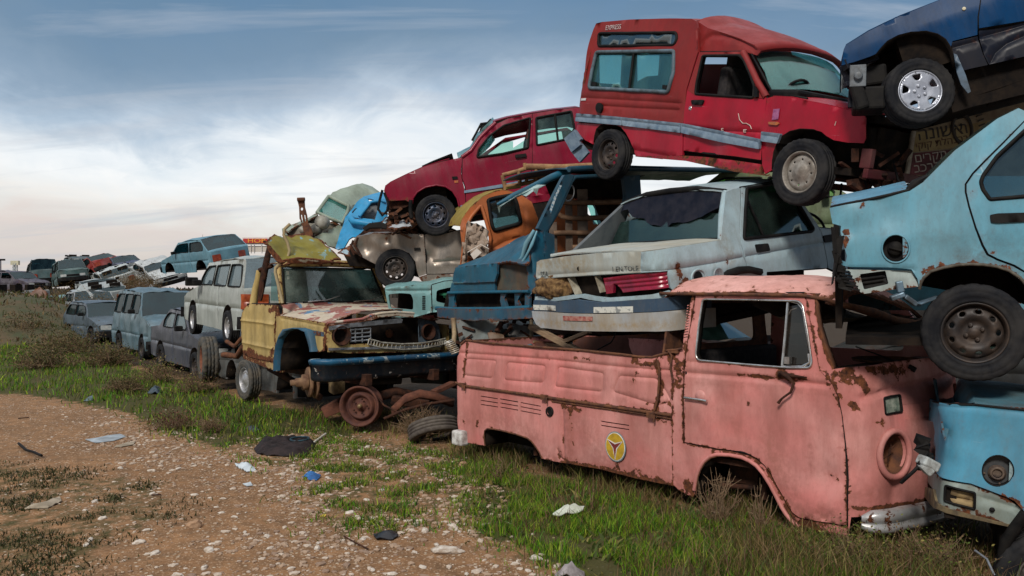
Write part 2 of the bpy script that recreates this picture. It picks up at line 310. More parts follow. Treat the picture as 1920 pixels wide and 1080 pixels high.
# ------------------------------------------------------------------ a vehicle
class Veh:
    """frame: X along the side seen (to the right in the photo), Y into the car, Z up. s,z are arc length round the body and height."""
    def __init__(s,name,label,cat,O,X,W=1.65,L=4.,r=.2,bow=.05,roll=0,ins=None,fin=None,rin=None,group=None,sbow=.0,r0=None):
        X=Vector(X).normalized(); up=Vector((0,0,1)); Z=(up-X*up.dot(X)).normalized()
        if roll: Z=Quaternion(X,R(roll))@Z
        Y=Z.cross(X); O=Vector(O)
        s.M=Matrix(((X.x,Y.x,Z.x,O.x),(X.y,Y.y,Z.y,O.y),(X.z,Y.z,Z.z,O.z),(0,0,0,1))); s.Mi=s.M.inverted()
        s.Mn=np.array([list(q) for q in s.M]); s.W,s.L,s.r,s.bow,s.sbow=W,L,r,bow,sbow; s.seals=True; s.r0=r0
        s.ins=ins or (lambda a,z:.10*np.maximum(0,z-.85)**1.2); s.fin=fin or (lambda y,z:0*z); s.rin=rin or (lambda y,z:0*z)
        e=bpy.data.objects.new(name,None); col.objects.link(e); e.matrix_world=s.M; e.empty_display_size=.2; s.e=e; s.seed=random.random()*20
        tag(e,label,cat,group)
        A,B=np.meshgrid(np.arange(-W-.1,L+W+.1,.07),np.arange(-.6,2.6,.06)); s.g=np.stack([A.ravel(),B.ravel()],1)
        P=s.P(s.g[:,0],s.g[:,1]); N=s.N(s.g[:,0]); Wd=P@s.Mn[:3,:3].T+s.Mn[:3,3]; Nw=N@s.Mn[:3,:3].T
        view=Wd-np.array([0,0,CAMZ]); ok=((Nw*view).sum(1)<0)&(Wd[:,1]>.5); s.gu=np.where(ok,CX+F*Wd[:,0]/np.maximum(Wd[:,1],.1),1e6); s.gv=np.where(ok,CY-F*(Wd[:,2]-CAMZ)/np.maximum(Wd[:,1],.1),1e6)
    def plan(s,a):
        a=np.asarray(a,float); r,L,W=s.r,s.L,s.W; h=r*PI/2
        x=a.copy(); y=s.sbow*(1-np.sin(np.clip((a)/L,0,1)*PI)); nx=np.zeros_like(a); ny=np.ones_like(a); ang=np.zeros_like(a)
        r0=s.r0 or r; h0=r0*PI/2
        q=a<r0; t=np.clip((r0-a)/r0,0,PI/2); x=np.where(q,r0-r0*np.sin(t),x); y=np.where(q,r0*(1-np.cos(t))+s.sbow,y); nx=np.where(q,np.sin(t),nx); ny=np.where(q,np.cos(t),ny); ang=np.where(q,-t,ang)
        e=(r0-h0)-a; q=e>0; yy=r0+e; bw=s.bow*(1-np.clip((yy-W/2)/(W/2-r0),-1,1)**2); x=np.where(q,-bw,x); y=np.where(q,yy,y)
        q=a>L-r; t=np.clip((a-(L-r))/r,0,PI/2); x=np.where(q,L-r+r*np.sin(t),x); y=np.where(q,r*(1-np.cos(t))+s.sbow,y); nx=np.where(q,-np.sin(t),nx); ny=np.where(q,np.cos(t),ny); ang=np.where(q,t,ang)
        e=a-(L-r)-h; q=e>0; yy=r+e; bw=s.bow*(1-np.clip((yy-W/2)/(W/2-r),-1,1)**2); x=np.where(q,L+bw,x); y=np.where(q,yy,y)
        e2=e-(W-2*r); q=e2>0; t=np.clip(e2/r,0,PI/2); x=np.where(q,L-r+r*np.cos(t),x); y=np.where(q,W-r+r*np.sin(t),y)
        return x,y,nx,ny,ang
    def P(s,a,z,off=0.):
        a=np.asarray(a,float); z=np.asarray(z,float); x,y,nx,ny,ang=s.plan(a); c2=np.cos(ang)**2
        i=c2*s.ins(a,z)+(1-c2)*np.where(ang>0,s.fin(y,z),s.rin(y,z))-off
        return np.stack([x+nx*i,y+ny*i,z+0*a],-1)
    def N(s,a):
        x,y,nx,ny,ang=s.plan(a); return np.stack([-nx,-ny,0*x],-1)
    def inv(s,u,v,off=0.):
        k=np.argmin((s.gu-u)**2+(s.gv-v)**2); a,z=s.g[k]
        def pr(a,z):
            p=s.P(a,z,off); w=s.Mn[:3,:3]@p+s.Mn[:3,3]; return np.array([CX+F*w[0]/w[1],CY-F*(w[2]-CAMZ)/w[1]])
        for _ in range(7):
            f=pr(a,z)-(u,v); J=np.stack([(pr(a+1e-4,z)-pr(a-1e-4,z))/2e-4,(pr(a,z+1e-4)-pr(a,z-1e-4))/2e-4],1)
            try: d=np.linalg.solve(J,-f)
            except Exception: break
            d=np.clip(d,-.2,.2); a+=d[0]; z+=d[1]
            if abs(d).max()<1e-5: break
        if not(-2.5<a<s.L+2.6 and -1.5<z<3.2): 0 and print("BADINV",s.e.name,round(u),round(v),round(a,2),round(z,2)); a,z=s.g[k]
        return (float(a),float(z))
    def S(s,pts,off=0.): return [s.inv(u,v,off) for u,v in pts]
    def hit(s,u,v,axis,c):                        # the photo ray meets the local plane axis=c
        o=s.Mi@Vector((0,0,CAMZ)); d=s.Mi.to_3x3()@ray(u,v); t=(c-o[axis])/d[axis]; return o+d*t
    def onx(s,c,pts): return [(lambda h:(h.y,h.z))(s.hit(u,v,0,c)) for u,v in pts]
    def ony(s,c,pts): return [(lambda h:(h.x,h.z))(s.hit(u,v,1,c)) for u,v in pts]
    def at(s,u,v,d): return s.Mi@at(u,v,d)
    def panel(s,name,out,m,holes=(),feats=(),grid=.06,thick=.012,dent=.006,ds=2.2,cru=0,cs=5,off=0.,rust=(),edge=.7,dirt=(),hk=.5,px=True,parent=None,mirror=False,plane=None,dimples=(),er=.014,patch=None,seed=0):
        """feats=[(polyline,halfwidth,depth,rust)], rust/dirt=[(polyline,radius,strength)], dimples=[((u,v),radius,depth)]"""
        global TP; import time; TP=time.time()
        if plane: conv=(lambda p:(s.onx if plane[0]==0 else s.ony if plane[0]==1 else s.onz)(plane[1],p))
        else: conv=lambda p:s.S(p,off)
        if not px: conv=lambda p:p
        out=conv(out); holes=[conv(h) for h in holes]; feats=[(conv(f[0]),f[1],f[2],f[3] if len(f)>3 else .5) for f in feats]
        rust=[(conv(r[0]),r[1],r[2]) for r in rust]; dirt=[(conv(r[0]),r[1],r[2]) for r in dirt]; dimples=[(conv([d[0]])[0],d[1],d[2]) for d in dimples]
        P,A,loops=cdt(out,holes,grid,[(f[0],f[1]) for f in feats])
        if plane:
            k,c=plane; one=np.full(len(P),float(c)); 
            if k==0: P3=np.stack([one,P[:,0],P[:,1]],1); Nn=np.tile([-1.,0,0],(len(P),1))
            else: P3=np.stack([P[:,0],one,P[:,1]],1); Nn=np.tile([0,-1.,0],(len(P),1))
        else: P3=s.P(P[:,0],P[:,1],off); Nn=s.N(P[:,0])
        sd=s.seed+seed; d=np.zeros(len(P))
        if dent: d+=fbm(P3,ds,dent,sd)
        if cru: d+=crump(P3,cs,cru,sd)-cru*.4
        wc=np.zeros((len(P),3)); D=segdist(P,[list(l)+[l[0]] for l in loops[:1]]); wc[:,0]=edge*np.exp(-D/er)
        if len(loops)>1: wc[:,0]=np.maximum(wc[:,0],edge*hk*np.exp(-segdist(P,[list(l)+[l[0]] for l in loops[1:]])/er))
        for pl,w,dp,ru in feats:
            q=segdist(P,[pl]); d-=dp*np.clip(1-(q-w*.3)/(w*.7),0,1); wc[:,0]=np.maximum(wc[:,0],ru*np.exp(-q/er))
        for pl,w,st in rust:
            q=segdist(P,[pl if len(pl)>1 else [pl[0],(pl[0][0]+1e-4,pl[0][1])]]); wc[:,0]=np.maximum(wc[:,0],st*np.exp(-(q/w)**2))
        for pl,w,st in dirt:
            q=segdist(P,[pl if len(pl)>1 else [pl[0],(pl[0][0]+1e-4,pl[0][1])]]); wc[:,2]=np.maximum(wc[:,2],st*np.exp(-(q/w)**2))
        for c,w,dp in dimples:
            q=np.linalg.norm(P-np.array(c),axis=1); d-=dp*np.exp(-(q/w)**2)
        if patch is not None: wc[:,1]=patch(P)
        P3=P3+Nn*d[:,None]
        v=P3[A]; nf=np.cross(v[:,1]-v[:,0],v[:,2]-v[:,0]).sum(0); flip=(nf@Nn.mean(0))<0 if not (not plane and P[:,0].max()>s.L+.5) else ((np.cross(v[:,1]-v[:,0],v[:,2]-v[:,0])*Nn[A[:,0]]).sum()<0)
        if flip: A=A[:,::-1]
        o=shell(name,P3,Nn,A,thick,m,parent or s.e,wc)
        if name in ('door','front_door','rear_door') and not plane and s.seals: s.line('seam_seal',out,BLACK,.013,off-.022,px=False,closed=True,parent=o,n=5)
        if mirror:
            P4=P3.copy(); P4[:,1]=s.W-P4[:,1]; N4=Nn.copy(); N4[:,1]*=-1; shell(name,P4,N4,A[:,::-1],thick,m,parent or s.e,wc)
        return o
    def E3(s,pts,px=True,off=0.):                 # photo points on the body surface -> local 3D
        q=s.S(pts,off) if px else pts; q=np.array(q); return s.P(q[:,0],q[:,1],off)
    def across(s,name,edge,m,crown=.06,pw=2.2,n=14,thick=.012,grid=.08,dent=.006,cru=0,cs=5,px=True,y1=None,y0in=0.,far=None,parent=None,fn=None,rust=.6,ds=2.2,closed=False):
        """a sheet from a near edge line over to its mirror line: roofs, bonnets, boot lids, screens"""
        E=edge if isinstance(edge,np.ndarray) else s.E3(edge,px); q=[E[0]]
        for a,b in zip(E[:-1],E[1:]):
            k=max(1,int(np.linalg.norm(b-a)/grid)); q+=[a+(b-a)*(j+1)/k for j in range(k)]
        E=np.array(q); Fr_=E.copy(); Fr_[:,1]=s.W-E[:,1]
        if far is not None: Fr_=Fr_+np.array(far)
        tt=np.linspace(0,1,n+1); tt=.5-.5*np.cos(tt*PI)*1.0; G=[]
        for t in tt: g=E*(1-t)+Fr_*t; g=g.copy(); g[:,2]+=crown*(1-abs(2*t-1)**pw); G.append(g)
        G=np.array(G); sh=G.shape
        du=np.gradient(G,axis=1); dv=np.gradient(G,axis=0); NN=np.cross(du,dv); NN/=np.maximum(np.linalg.norm(NN,axis=2,keepdims=True),1e-9)
        P3=G.reshape(-1,3); NN=NN.reshape(-1,3)
        if NN[:,2].mean()<0 or (abs(NN[:,2].mean())<.2 and (NN[:,0].mean()*(E[:,0].mean()-s.L/2))<0): NN=-NN
        d=np.zeros(len(P3)); 
        if dent: d+=fbm(P3,ds,dent,s.seed)
        if cru: d+=crump(P3,cs,cru,s.seed)-cru*.4
        P3=P3+NN*d[:,None]
        if fn is not None: P3=fn(P3)
        m_=sh[1]; A=[]
        for i in range(n):
            for j in range(m_-1):
                a=i*m_+j; A+=[(a,a+1,a+m_+1),(a,a+m_+1,a+m_)]
        A=np.array(A); v=P3[A]; nf=(np.cross(v[:,1]-v[:,0],v[:,2]-v[:,0])*NN[A[:,0]]).sum()
        if nf<0: A=A[:,::-1]
        wc=np.zeros((len(P3),3)); ii,jj=np.meshgrid(np.arange(n+1),np.arange(m_),indexing='ij'); dist=np.minimum(np.minimum(ii,n-ii)*s.W/n,np.minimum(jj,m_-1-jj)*grid).ravel(); wc[:,0]=rust*np.exp(-dist/.07)
        return shell(name,P3,NN,A,thick,m,parent or s.e,wc)
    def skirt(s,name,pts,m,depth=.2,off=0.,closed=False,px=True,parent=None,shrink=0.):
        """a wall running from a line on the body inwards: wheel housings, door returns, lamp wells"""
        q=np.array(s.S(pts,off) if px else pts); a=s.P(q[:,0],q[:,1],off); n=s.N(q[:,0]); c=a.mean(0); b=a-n*depth; b+= (c-n*depth-b)*shrink
        mb=MB(); k=len(a); V=np.concatenate([a,b]); F_=[(i,(i+1)%k,(i+1)%k+k,i+k) for i in range(k if closed else k-1)]
        mb.add(V,F_,True)
        if 'housing' in name or 'well' in name:
            cb=b.mean(0); mb.add(list(b)+[cb],[(i,(i+1)%k,k) for i in range(k)])
        o=mb.build(name,m,parent or s.e); so=o.modifiers.new('solid','SOLIDIFY'); so.thickness=.006; so.offset=0; return o
    def line(s,name,pts,m,r=.012,off=.0,px=True,closed=False,parent=None,n=6):
        q=s.S(pts,off) if px else pts; q=resamp(q,.08,closed)
        if closed: q=q+[q[0]]
        q=np.array(q); p=s.P(q[:,0],q[:,1],off); mb=MB(); mb.tube(p,r,n); return mb.build(name,m,parent or s.e)
    def pane(s,name,out,m,off=-.012,grid=.12,**k): return s.panel(name,out,m,grid=grid,thick=.004,off=off,dent=0,edge=0,**k)
    def wheel(s,loc,Rw,wd=.16,style='steel',steer=0,tilt=0,rim=None,tyre=None,ribs=0,name='wheel'):
        e=bpy.data.objects.new(name,None); col.objects.link(e); e.parent=s.e; e.location=loc; e.rotation_euler=(0,R(tilt),R(steer)); make_wheel(e,Rw,wd,style,rim,tyre,ribs); return e
def make_wheel(e,Rw,wd=.16,style='steel',rim=None,tyre=None,ribs=0,seg=64,rr=None,rust=None):
    rr=rr or Rw*.62; h=wd/2; tyre=tyre or RUBBER; rim=rim or STEEL
    pr=[(-h*.62,rr*.99),(-h*.80,rr*1.03),(-h*.90,rr+(Rw-rr)*.16),(-h*.86,rr+(Rw-rr)*.19),(-h*.98,rr+(Rw-rr)*.35),(-h,rr+(Rw-rr)*.58),(-h*.965,rr+(Rw-rr)*.62),(-h*.985,rr+(Rw-rr)*.68),(-h*.93,Rw*.965),(-h*.84,Rw*.985)]
    g=[(-.72,1),(-.45,1),(-.43,.972),(-.37,.972),(-.35,1),(-.05,1),(-.03,.972),(.03,.972),(.05,1),(.35,1),(.37,.972),(.43,.972),(.45,1),(.72,1)]
    tr=[(a*h,Rw*b) for a,b in g]; pr=pr+tr+[(-y,r) for y,r in reversed(pr)]; n6=10
    def mod(j,i):
        if ribs and j>=8 and j<n6+len(tr)+2: return -ribs if ((i+(j//3))%3==0) else 0
        if 8<=j<=10 or n6+len(tr)-1<=j<=n6+len(tr)+1: return -.006 if i%2 else 0
        return 0
    t=MB().lathe(pr,seg if not ribs else seg//3*3,mod=mod); ty=t.build('tyre',tyre,e)
    # rim: barrel plus a pressed disc with real holes
    b=MB().lathe([(-h*.62,rr*1.0),(-h*.74,rr*1.02),(-h*.78,rr*.985),(-h*.70,rr*.945),(-h*.45,rr*.915),(-h*.1,rr*.88),(h*.5,rr*.88),(h*.75,rr)],seg)
    if style=='none': return
    r1=rr*.93
    if style=='alloy':
        holes=[[(rr*.66*math.cos(a)+p[0]*math.cos(a)-p[1]*math.sin(a),rr*.66*math.sin(a)+p[0]*math.sin(a)+p[1]*math.cos(a)) for p in rc([(-rr*.13,-rr*.10),(rr*.15,-rr*.22),(rr*.15,rr*.22),(-rr*.13,rr*.10)],rr*.08,3)] for a in [2*PI*k/5+.25 for k in range(5)]]
        f=lambda r:np.interp(r,[0,rr*.3,rr*.6,rr*.93],[-h*.66,-h*.66,-h*.72,-h*.70])
    elif style=='deep':
        holes=[]; f=lambda r:np.interp(r,[0,rr*.2,rr*.23,rr*.5,rr*.56,rr*.8,rr*.93],[-h*.55,-h*.5,-h*.2,-h*.22,-h*.5,-h*.1,h*.1])
    elif style=='cap':
        holes=[ell(rr*.62*math.cos(a),rr*.62*math.sin(a),rr*.05,rr*.05,8) for a in [2*PI*k/8 for k in range(8)]]
        f=lambda r:np.interp(r,[0,rr*.15,rr*.4,rr*.5,rr*.7,rr*.93],[-h*.95,-h*.9,-h*.6,-h*.45,-h*.5,-h*.1])
    else:
        holes=[ell(rr*.70*math.cos(a),rr*.70*math.sin(a),rr*.10,rr*.075,12,a+PI/2) for a in [2*PI*k/9 for k in range(9)]]
        f=lambda r:np.interp(r,[0,rr*.16,rr*.18,rr*.36,rr*.48,rr*.60,rr*.78,rr*.93],[-h*.42,-h*.40,-h*.18,-h*.16,-h*.42,-h*.52,-h*.34,h*.1])
    P,A,_=cdt(ell(0,0,r1,r1,48),holes,rr*.085); rad=np.linalg.norm(P,axis=1); P3=np.stack([P[:,0],f(rad),P[:,1]],1); Nn=np.tile([0,-1.,0],(len(P),1))
    v=P3[A]; 
    if np.cross(v[:,1]-v[:,0],v[:,2]-v[:,0])[:,1].sum()>0: A=A[:,::-1]
    n0=len(b.v); b.add(P3,[tuple(t) for t in A],True)
    for k in range(4 if style!='alloy' else 5):
        a=2*PI*k/(4 if style!='alloy' else 5)+.4; q=rr*.26; b.lathe([(-h*.36 if style!='alloy' else -h*.76,.001),(-h*.36 if style!='alloy' else -h*.76,.011),(-h*.1,.013)],6,c=(q*math.cos(a),0,q*math.sin(a)))
    ro=b.build('rim',rim,e); so=ro.modifiers.new('solid','SOLIDIFY'); so.thickness=.004; so.offset=1
    return ty,ro
# ------------------------------------------------------------------ the pink pickup
def pickup():
    L=4.45; O=(-.614,8.865,0)
    def ins(a,z): return np.where(a>2.5,.15*np.maximum(0,z-1.12)**1.15,.02*np.maximum(0,z-.9))+.10*np.maximum(0,.38-z)**1.3
    def fin(y,z): return .16*np.maximum(0,z-.75)**1.2+.10*np.maximum(0,.42-z)
    V=Veh('pickup_truck','faded pink pickup truck with rusty seams, no wheels, sunk in the grass','pickup truck',O,(.677,-.736,0),1.72,L,.30,.10,ins=ins,fin=fin,r0=.10)
    PK=(.58,.195,.18); P=paint('pink_paint',PK,.40,(.62,.33,.30),.9,.6,(.26,.10,.075),.5,bump=.35)
    PR=paint('pink_roof_paint',(.68,.34,.30),.95,(.74,.46,.42),.6,.3,(.25,.1,.07),.6,off=(3,1,2))
    # the bed: drop side with four pressed panels
    rects=[[(88,495),(232,505),(215,590),(80,575)],[(285,512),(468,530),(458,612),(272,598)],[(530,535),(748,565),(742,655),(515,630)],[(825,577),(1000,590),(1068,700),(1010,722),(795,655)]]
    fe=[(Z1(rc(q,14)+[rc(q,14)[0]]),.007,.006,.12) for q in rects]
    fe+=[(Z1([(50,466),(250,480),(500,500),(830,535),(1070,552)]),.012,.010,.30)]
    V.panel('drop_side',Z1([(34,610),(52,470),(62,428),(88,408),(250,425),(450,441),(640,455),(830,475),(930,487),(985,488),(1030,475),(1075,462),(1088,474),(1084,560),(1080,762),(960,742),(480,676),(75,622)]),P,feats=fe,grid=.045,thick=.03,dent=.012,
        rust=[(Z1([(95,420),(75,600)]),.020,1.3),(Z1([(1015,490),(1010,560),(1022,620),(1012,680),(990,760)]),.022,1.5),(Z1([(890,510),(945,520),(1010,515)]),.03,1.1),(Z1([(915,560),(885,610)]),.02,1.),(Z1([(880,480),(1060,470)]),.035,1.),(Z1([(540,485),(600,485),(700,500)]),.02,.75),(Z1([(1065,470),(1080,560),(1078,700)]),.022,1.4),(Z1([(960,710),(1075,705)]),.015,1.)],
        dimples=[(Z1([(1040,640)])[0],.13,.03),(Z1([(900,550)])[0],.12,-.012)],dirt=[(Z1([(880,600),(870,690)]),.05,.5)])
    mb=MB()                                       # rolled top edge, hinge rail, latches
    top=V.E3(Z1([(62,426),(88,406),(250,424),(450,440),(640,454),(830,474),(930,487),(985,488),(1030,475),(1078,462)]),off=.004); mb.tube(top,.012,6)
    mb.build('rolled_edge',RUST,V.e)
    mb=MB(); rail=V.E3(Z1([(28,612),(75,625),(480,682),(960,752),(1078,768)]),off=.012); mb.tube(rail,.015,6); rail2=V.E3(Z1([(500,700),(960,765),(1078,786)]),off=.010); mb.tube(rail2,.008,5)
    for u,v in Z1([(82,622),(475,680),(990,765)]):
        p=V.P(*V.inv(u,v)); mb.box((p[0],p[1]-.03,p[2]),(.07,.035,.045)); mb.tube([p+np.array((-.04,-.035,.02)),p+np.array((.04,-.04,.0)),p+np.array((.03,-.035,-.05))],.008,5)
    mb.build('hinge_rail',RUST,V.e)
    mb=MB()
    for l in ([(1058,452),(1078,480),(1072,540),(1084,600)],[(1052,456),(1100,452),(1128,446)],[(1010,500),(1020,560),(1012,690),(985,775)]): mb.tube(V.E3(Z1(l),off=.02),.010,5)
    p=V.P(*V.inv(*Z1([(1092,458)])[0])); mb.box(p,(.10,.05,.03)); mb.build('latch',RUST,V.e)
    # lower side of the bed
    low=[(30,614),(75,628),(480,686),(960,756),(1078,772),(1088,800),(1090,900)]
    bot=[(1215,335),(1110,315),(980,288),(800,240),(600,205),(540,195),(470,180),(452,140),(430,108),(410,82),(385,64),(320,42),(250,24),(200,14),(162,11),(146,24),(143,60),(148,107),(100,100),(45,88)]
    slots=[]
    for x0,x1,y0,y1 in ((158,240,675,688),(252,338,688,703),(350,448,706,724)):
        for k in range(3): slots.append(Z1([(x0,y0+20*k-2),(x1,y1+20*k-2),(x1,y1+20*k+3),(x0,y0+20*k+3)]))
    for k in range(2): slots.append(Z1([(736,793+20*k),(868,815+20*k),(870,821+20*k),(738,799+20*k)]))
    slots.append(Z1(ell(492,750,14,19,14)))
    V.panel('bed_side',Z1(low)+Y6(bot)+Z1([(66,855),(50,835),(36,770),(28,690)]),P,holes=slots,hk=.15,grid=.045,thick=.02,dent=.008,
        feats=[(Z1([(553,728),(556,860),(562,985)]),.006,.012,.8),(Z1([(562,985),(535,960),(530,935)]),.005,.008,1.2)]+[],
        rust=[(Z1([(556,728),(600,735),(640,742)]),.04,.9),(Y6([(600,205),(980,285),(1215,335)]),.05,1.25),(Z1([(1000,780),(1080,790)]),.04,1.1),(Z1([(148,765),(133,835)]),.02,1.),(Z1([(60,770),(85,815)]),.01,.9),(Y6([(895,200),(895,235)]),.03,1.2),(Y6([(980,225),(1010,240)]),.02,1),(Y6([(1190,50),(1195,60)]),.03,.9),(Z1([(590,740),(600,900)]),.03,.85)],
        dirt=[(Z1([(60,780),(300,800),(440,900)]),.12,.5),(Z1([(650,820),(760,1000),(1000,1060)]),.16,.5),(Z1([(580,740),(590,980)]),.05,.8),(Y6([(470,180),(1215,335)]),.12,.6),(Z1([(180,830),(380,880)]),.08,.3)],dimples=[(Z1([(240,840)])[0],.15,.015),(Z1([(950,900)])[0],.25,.012)])
    V.skirt('wheel_well',Y6(bot[6:18]),DARK,.32)
    V.line('arch_lip',Y6(bot[6:18]),RUST,.008,.002)
    V.skirt('vent_well',slots[3],DARK,.05,closed=True)
    mb=MB(); p=V.P(*V.inv(*Z1([(492,750)])[0])); mb.lathe([(-.012,.03),(-.015,.045),(0,.048)],20,c=p); mb.lathe([(-.004,.001),(-.004,.03)],16,c=p); mb.build('fuel_cap',BLACK,V.e)
    # the round badge on the bed side
    c=V.inv(*Z1([(812,918)])[0]); b0=V.inv(*Z1([(812,918)])[0]); 
    rx=V.inv(*Z1([(862,925)])[0])[0]-c[0]; rz=abs(V.inv(*Z1([(812,990)])[0])[1]-c[1])
    cc=lambda k,off:[(c[0]+rx*k*math.cos(t),c[1]+rz*k*math.sin(t)) for t in [2*PI*i/36 for i in range(36)]]
    BL=mat('badge_rim',(.13,.19,.23),(.2,.25,.25),.6,20); YL=mat('badge_yellow',(.52,.33,.02),(.35,.22,.02),.6,18); MR=mat('badge_maroon',(.13,.015,.02),(.2,.03,.03),.6,20); WH=mat('badge_white',(.75,.72,.68),(.5,.45,.4),.6,20)
    bd=V.panel('badge',cc(1,0),BL,px=False,grid=.05,thick=.003,off=.014,dent=0,edge=0)
    V.panel('badge_line',cc(.93,0),WH,px=False,grid=.05,thick=.002,off=.0165,dent=0,edge=0,parent=bd)
    V.panel('badge_field',cc(.88,0),YL,px=False,grid=.05,thick=.002,off=.019,dent=0,edge=0,parent=bd)
    def star(k,w):
        o=[]
        for i in range(3):
            a=PI*(-.5)+i*2*PI/3; o.append((c[0]+rx*k*math.cos(a),c[1]+rz*k*math.sin(a))); a+=PI/3; o.append((c[0]+rx*w*math.cos(a),c[1]+rz*w*math.sin(a)))
        return o
    V.panel('badge_star_outline',star(.88,.25),WH,px=False,grid=.05,thick=.002,off=.0215,dent=0,edge=0,parent=bd)
    V.panel('badge_star',star(.74,.155),MR,px=False,grid=.05,thick=.002,off=.024,dent=0,edge=0,parent=bd)
    # cab: pillar, door, front
    arch=[(78,800),(79,770),(84,740),(94,714),(108,692),(128,676),(152,670),(195,672),(236,680),(262,692),(285,708),(308,735),(330,770),(350,808),(370,848),(385,872),(402,893)]
    doorb=[(594,915),(500,900),(430,886),(407,870),(392,850),(370,812),(348,773),(330,738),(308,710),(282,688),(254,674),(200,661),(150,654),(37,632)]
    vents=[Z2([(46+1.9*(7-k)*.55-2,166+9*k),(59+1.9*(7-k)*.5-2,163+9*k),(59+1.9*(7-k)*.5-2,166+9*k),(46+1.9*(7-k)*.55-2,169+9*k)]) for k in range(13)]
    V.panel('cab_side',Z2([(68,133),(60,165),(50,215),(40,262),(36,310),(12,332),(2,350),(4,470),(0,560),(2,770),(22,790),(70,815)]+arch+[(445,914),(520,934),(592,952)]+doorb+[(36,500),(37,385),(44,330),(52,285),(64,215),(76,135)]),P,holes=vents,hk=.2,grid=.035,thick=.02,
        feats=[(Z2([(40,385),(20,390),(4,392)]),.006,.006,.4)],
        rust=[(Z2([(20,355),(22,440)]),.03,1.3),(Z2(arch),.02,1.),(Z2([(70,815),(60,790),(50,770)]),.05,1.3),(Z2([(402,893),(520,934),(592,952)]),.03,1.25),(Z2([(40,385),(37,632)]),.008,.8)],dirt=[(Z2([(10,760),(70,815)]),.12,.6),(Z2([(400,893),(592,952)]),.08,.6)],edge=.9)
    0 and V.panel('pillar_shadow_plate',Z2([(40,150),(66,150),(60,300),(34,300)]),DARK,grid=.1,thick=.01,off=-.05)
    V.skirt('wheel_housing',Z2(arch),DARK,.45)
    V.line('wheel_arch',Z2([(75,790)]+arch[1:]+[(430,915)]),P,.016,.006)
    V.line('arch_lip',Z2([(x+4,y+5) for x,y in arch]),RUST,.006,.008)
    win=rc(Z2([(104,146),(250,148),(425,152),(441,166),(458,260),(472,358),(466,377),(400,378),(250,366),(88,352),(80,335),(90,235)]),6)
    V.panel('door',Z2([(80,134),(250,128),(440,126),(452,150),(464,215),(480,300),(496,384),(538,432),(558,476),(572,540),(583,640),(590,760),(590,909),(500,895),(432,881),(411,866),(397,848),(375,808),(353,769),(335,733),(311,704),(284,682),(255,668),(200,656),(150,649),(42,628),(41,500),(42,385),(52,310),(66,225)]),P,holes=[win],grid=.035,thick=.03,dent=.013,ds=3.2,
        feats=[(Z2([(42,395),(200,406),(380,420),(520,436)]),.020,.016,.15),(Z2([(44,355),(86,358)]),.01,.004,.4)],
        rust=[(Z2([(220,400),(320,412)]),.022,1.15),(Z2([(330,410),(460,412)]),.03,.95),(Z2([(370,398),(400,410)]),.05,1.3),(Z2([(258,485),(262,500)]),.02,.9),(Z2([(515,730),(560,760)]),.02,.85),(Z2([(520,430),(570,520)]),.012,1.2),(Z2([(590,520),(590,905)]),.010,1.1),(Z2([(80,345),(250,368),(400,380)]),.012,1.)],
        dimples=[(Z2([(540,745)])[0],.08,.02),(Z2([(480,840)])[0],.15,-.02),(Z2([(520,880)])[0],.05,.02),(Z2([(200,560)])[0],.25,.010)],dirt=[(Z2([(60,500),(120,590)]),.05,.25),(Z2([(468,640),(468,740)]),.02,.7),(Z2([(330,640),(430,880)]),.12,.6),(Z2([(430,870),(590,890)]),.10,.7),(Z2([(60,430),(300,440),(560,470)]),.03,.4),(Z2([(200,560),(260,640)]),.08,.4)])
    V.skirt('window_return',win,DARK,.06,closed=True)
    V.line('window_trim',win,CHROME,.009,.006,closed=True)
    mb=MB(); mb.tube(V.E3(Z2([(392,152),(384,250),(372,375)]),off=-.01),.012,6); mb.tube(V.E3(Z2([(372,375),(440,374),(466,360),(462,330)]),off=0),.013,6); mb.tube(V.E3(Z2([(392,152),(425,160),(440,180),(470,350)]),off=-.005),.007,5)
    q=V.P(*V.inv(*Z2([(392,352)])[0]),.0); mb.box(q,(.04,.04,.05)); mb.tube(V.E3(Z2([(420,176),(402,182),(392,200)]),off=-.03),.005,5); mb.build('vent_window_frame',CHROME,V.e)
    V.pane('vent_glass',Z2([(393,170),(425,165),(440,180),(464,350),(455,365),(378,368)]),glass('pickup_vent_glass',(.35,.33,.30),(.15,.12,.1),.25,.15),off=-.03)
    mb=MB(); h=V.E3(Z2([(42,478),(70,482),(100,486),(117,490)]),off=.03); mb.tube(h,[.012,.010,.010,.012],7); mb.build('door_handle',CHROME,V.e,.003)
    mb=MB(); c_=V.P(*V.inv(*Z2([(95,474)])[0]),.002); mb.lathe([(-.002,.001),(-.002,.045),(.01,.05)],20,c=c_); mb.build('handle_recess',P,V.e)
    mb=MB(); mb.tube(V.E3(Z2([(365,392),(392,410),(412,430),(400,460),(372,480),(358,496)]),off=.05),[.016,.014,.011,.009,.008,.012],7); mb.tube(V.E3(Z2([(360,396),(400,404),(455,410)]),off=.02),[.02,.016,.004],6); mb.build('mirror_arm',RUSTD,V.e)
    # windscreen pillar, nose
    V.panel('windscreen_pillar',Z2([(444,124),(486,126),(488,190),(497,240),(515,300),(546,378),(540,386),(512,392),(498,383),(482,296),(466,212),(454,148)]),P,grid=.03,thick=.03,rust=[(Z2([(486,130),(490,200),(515,300),(545,375)]),.022,1.4)],edge=.9)
    V.skirt('pillar_return',Z2([(486,126),(488,190),(497,240),(515,300),(546,378)]),RUST,.06)
    # the whole nose is one curved sheet in body coordinates (s along, z up); its lamp holes come from the photo
    sD=[V.inv(u,v) for u,v in Z2([(500,386),(541,432),(562,476),(576,540),(588,640),(595,760),(595,915),(594,952)])]
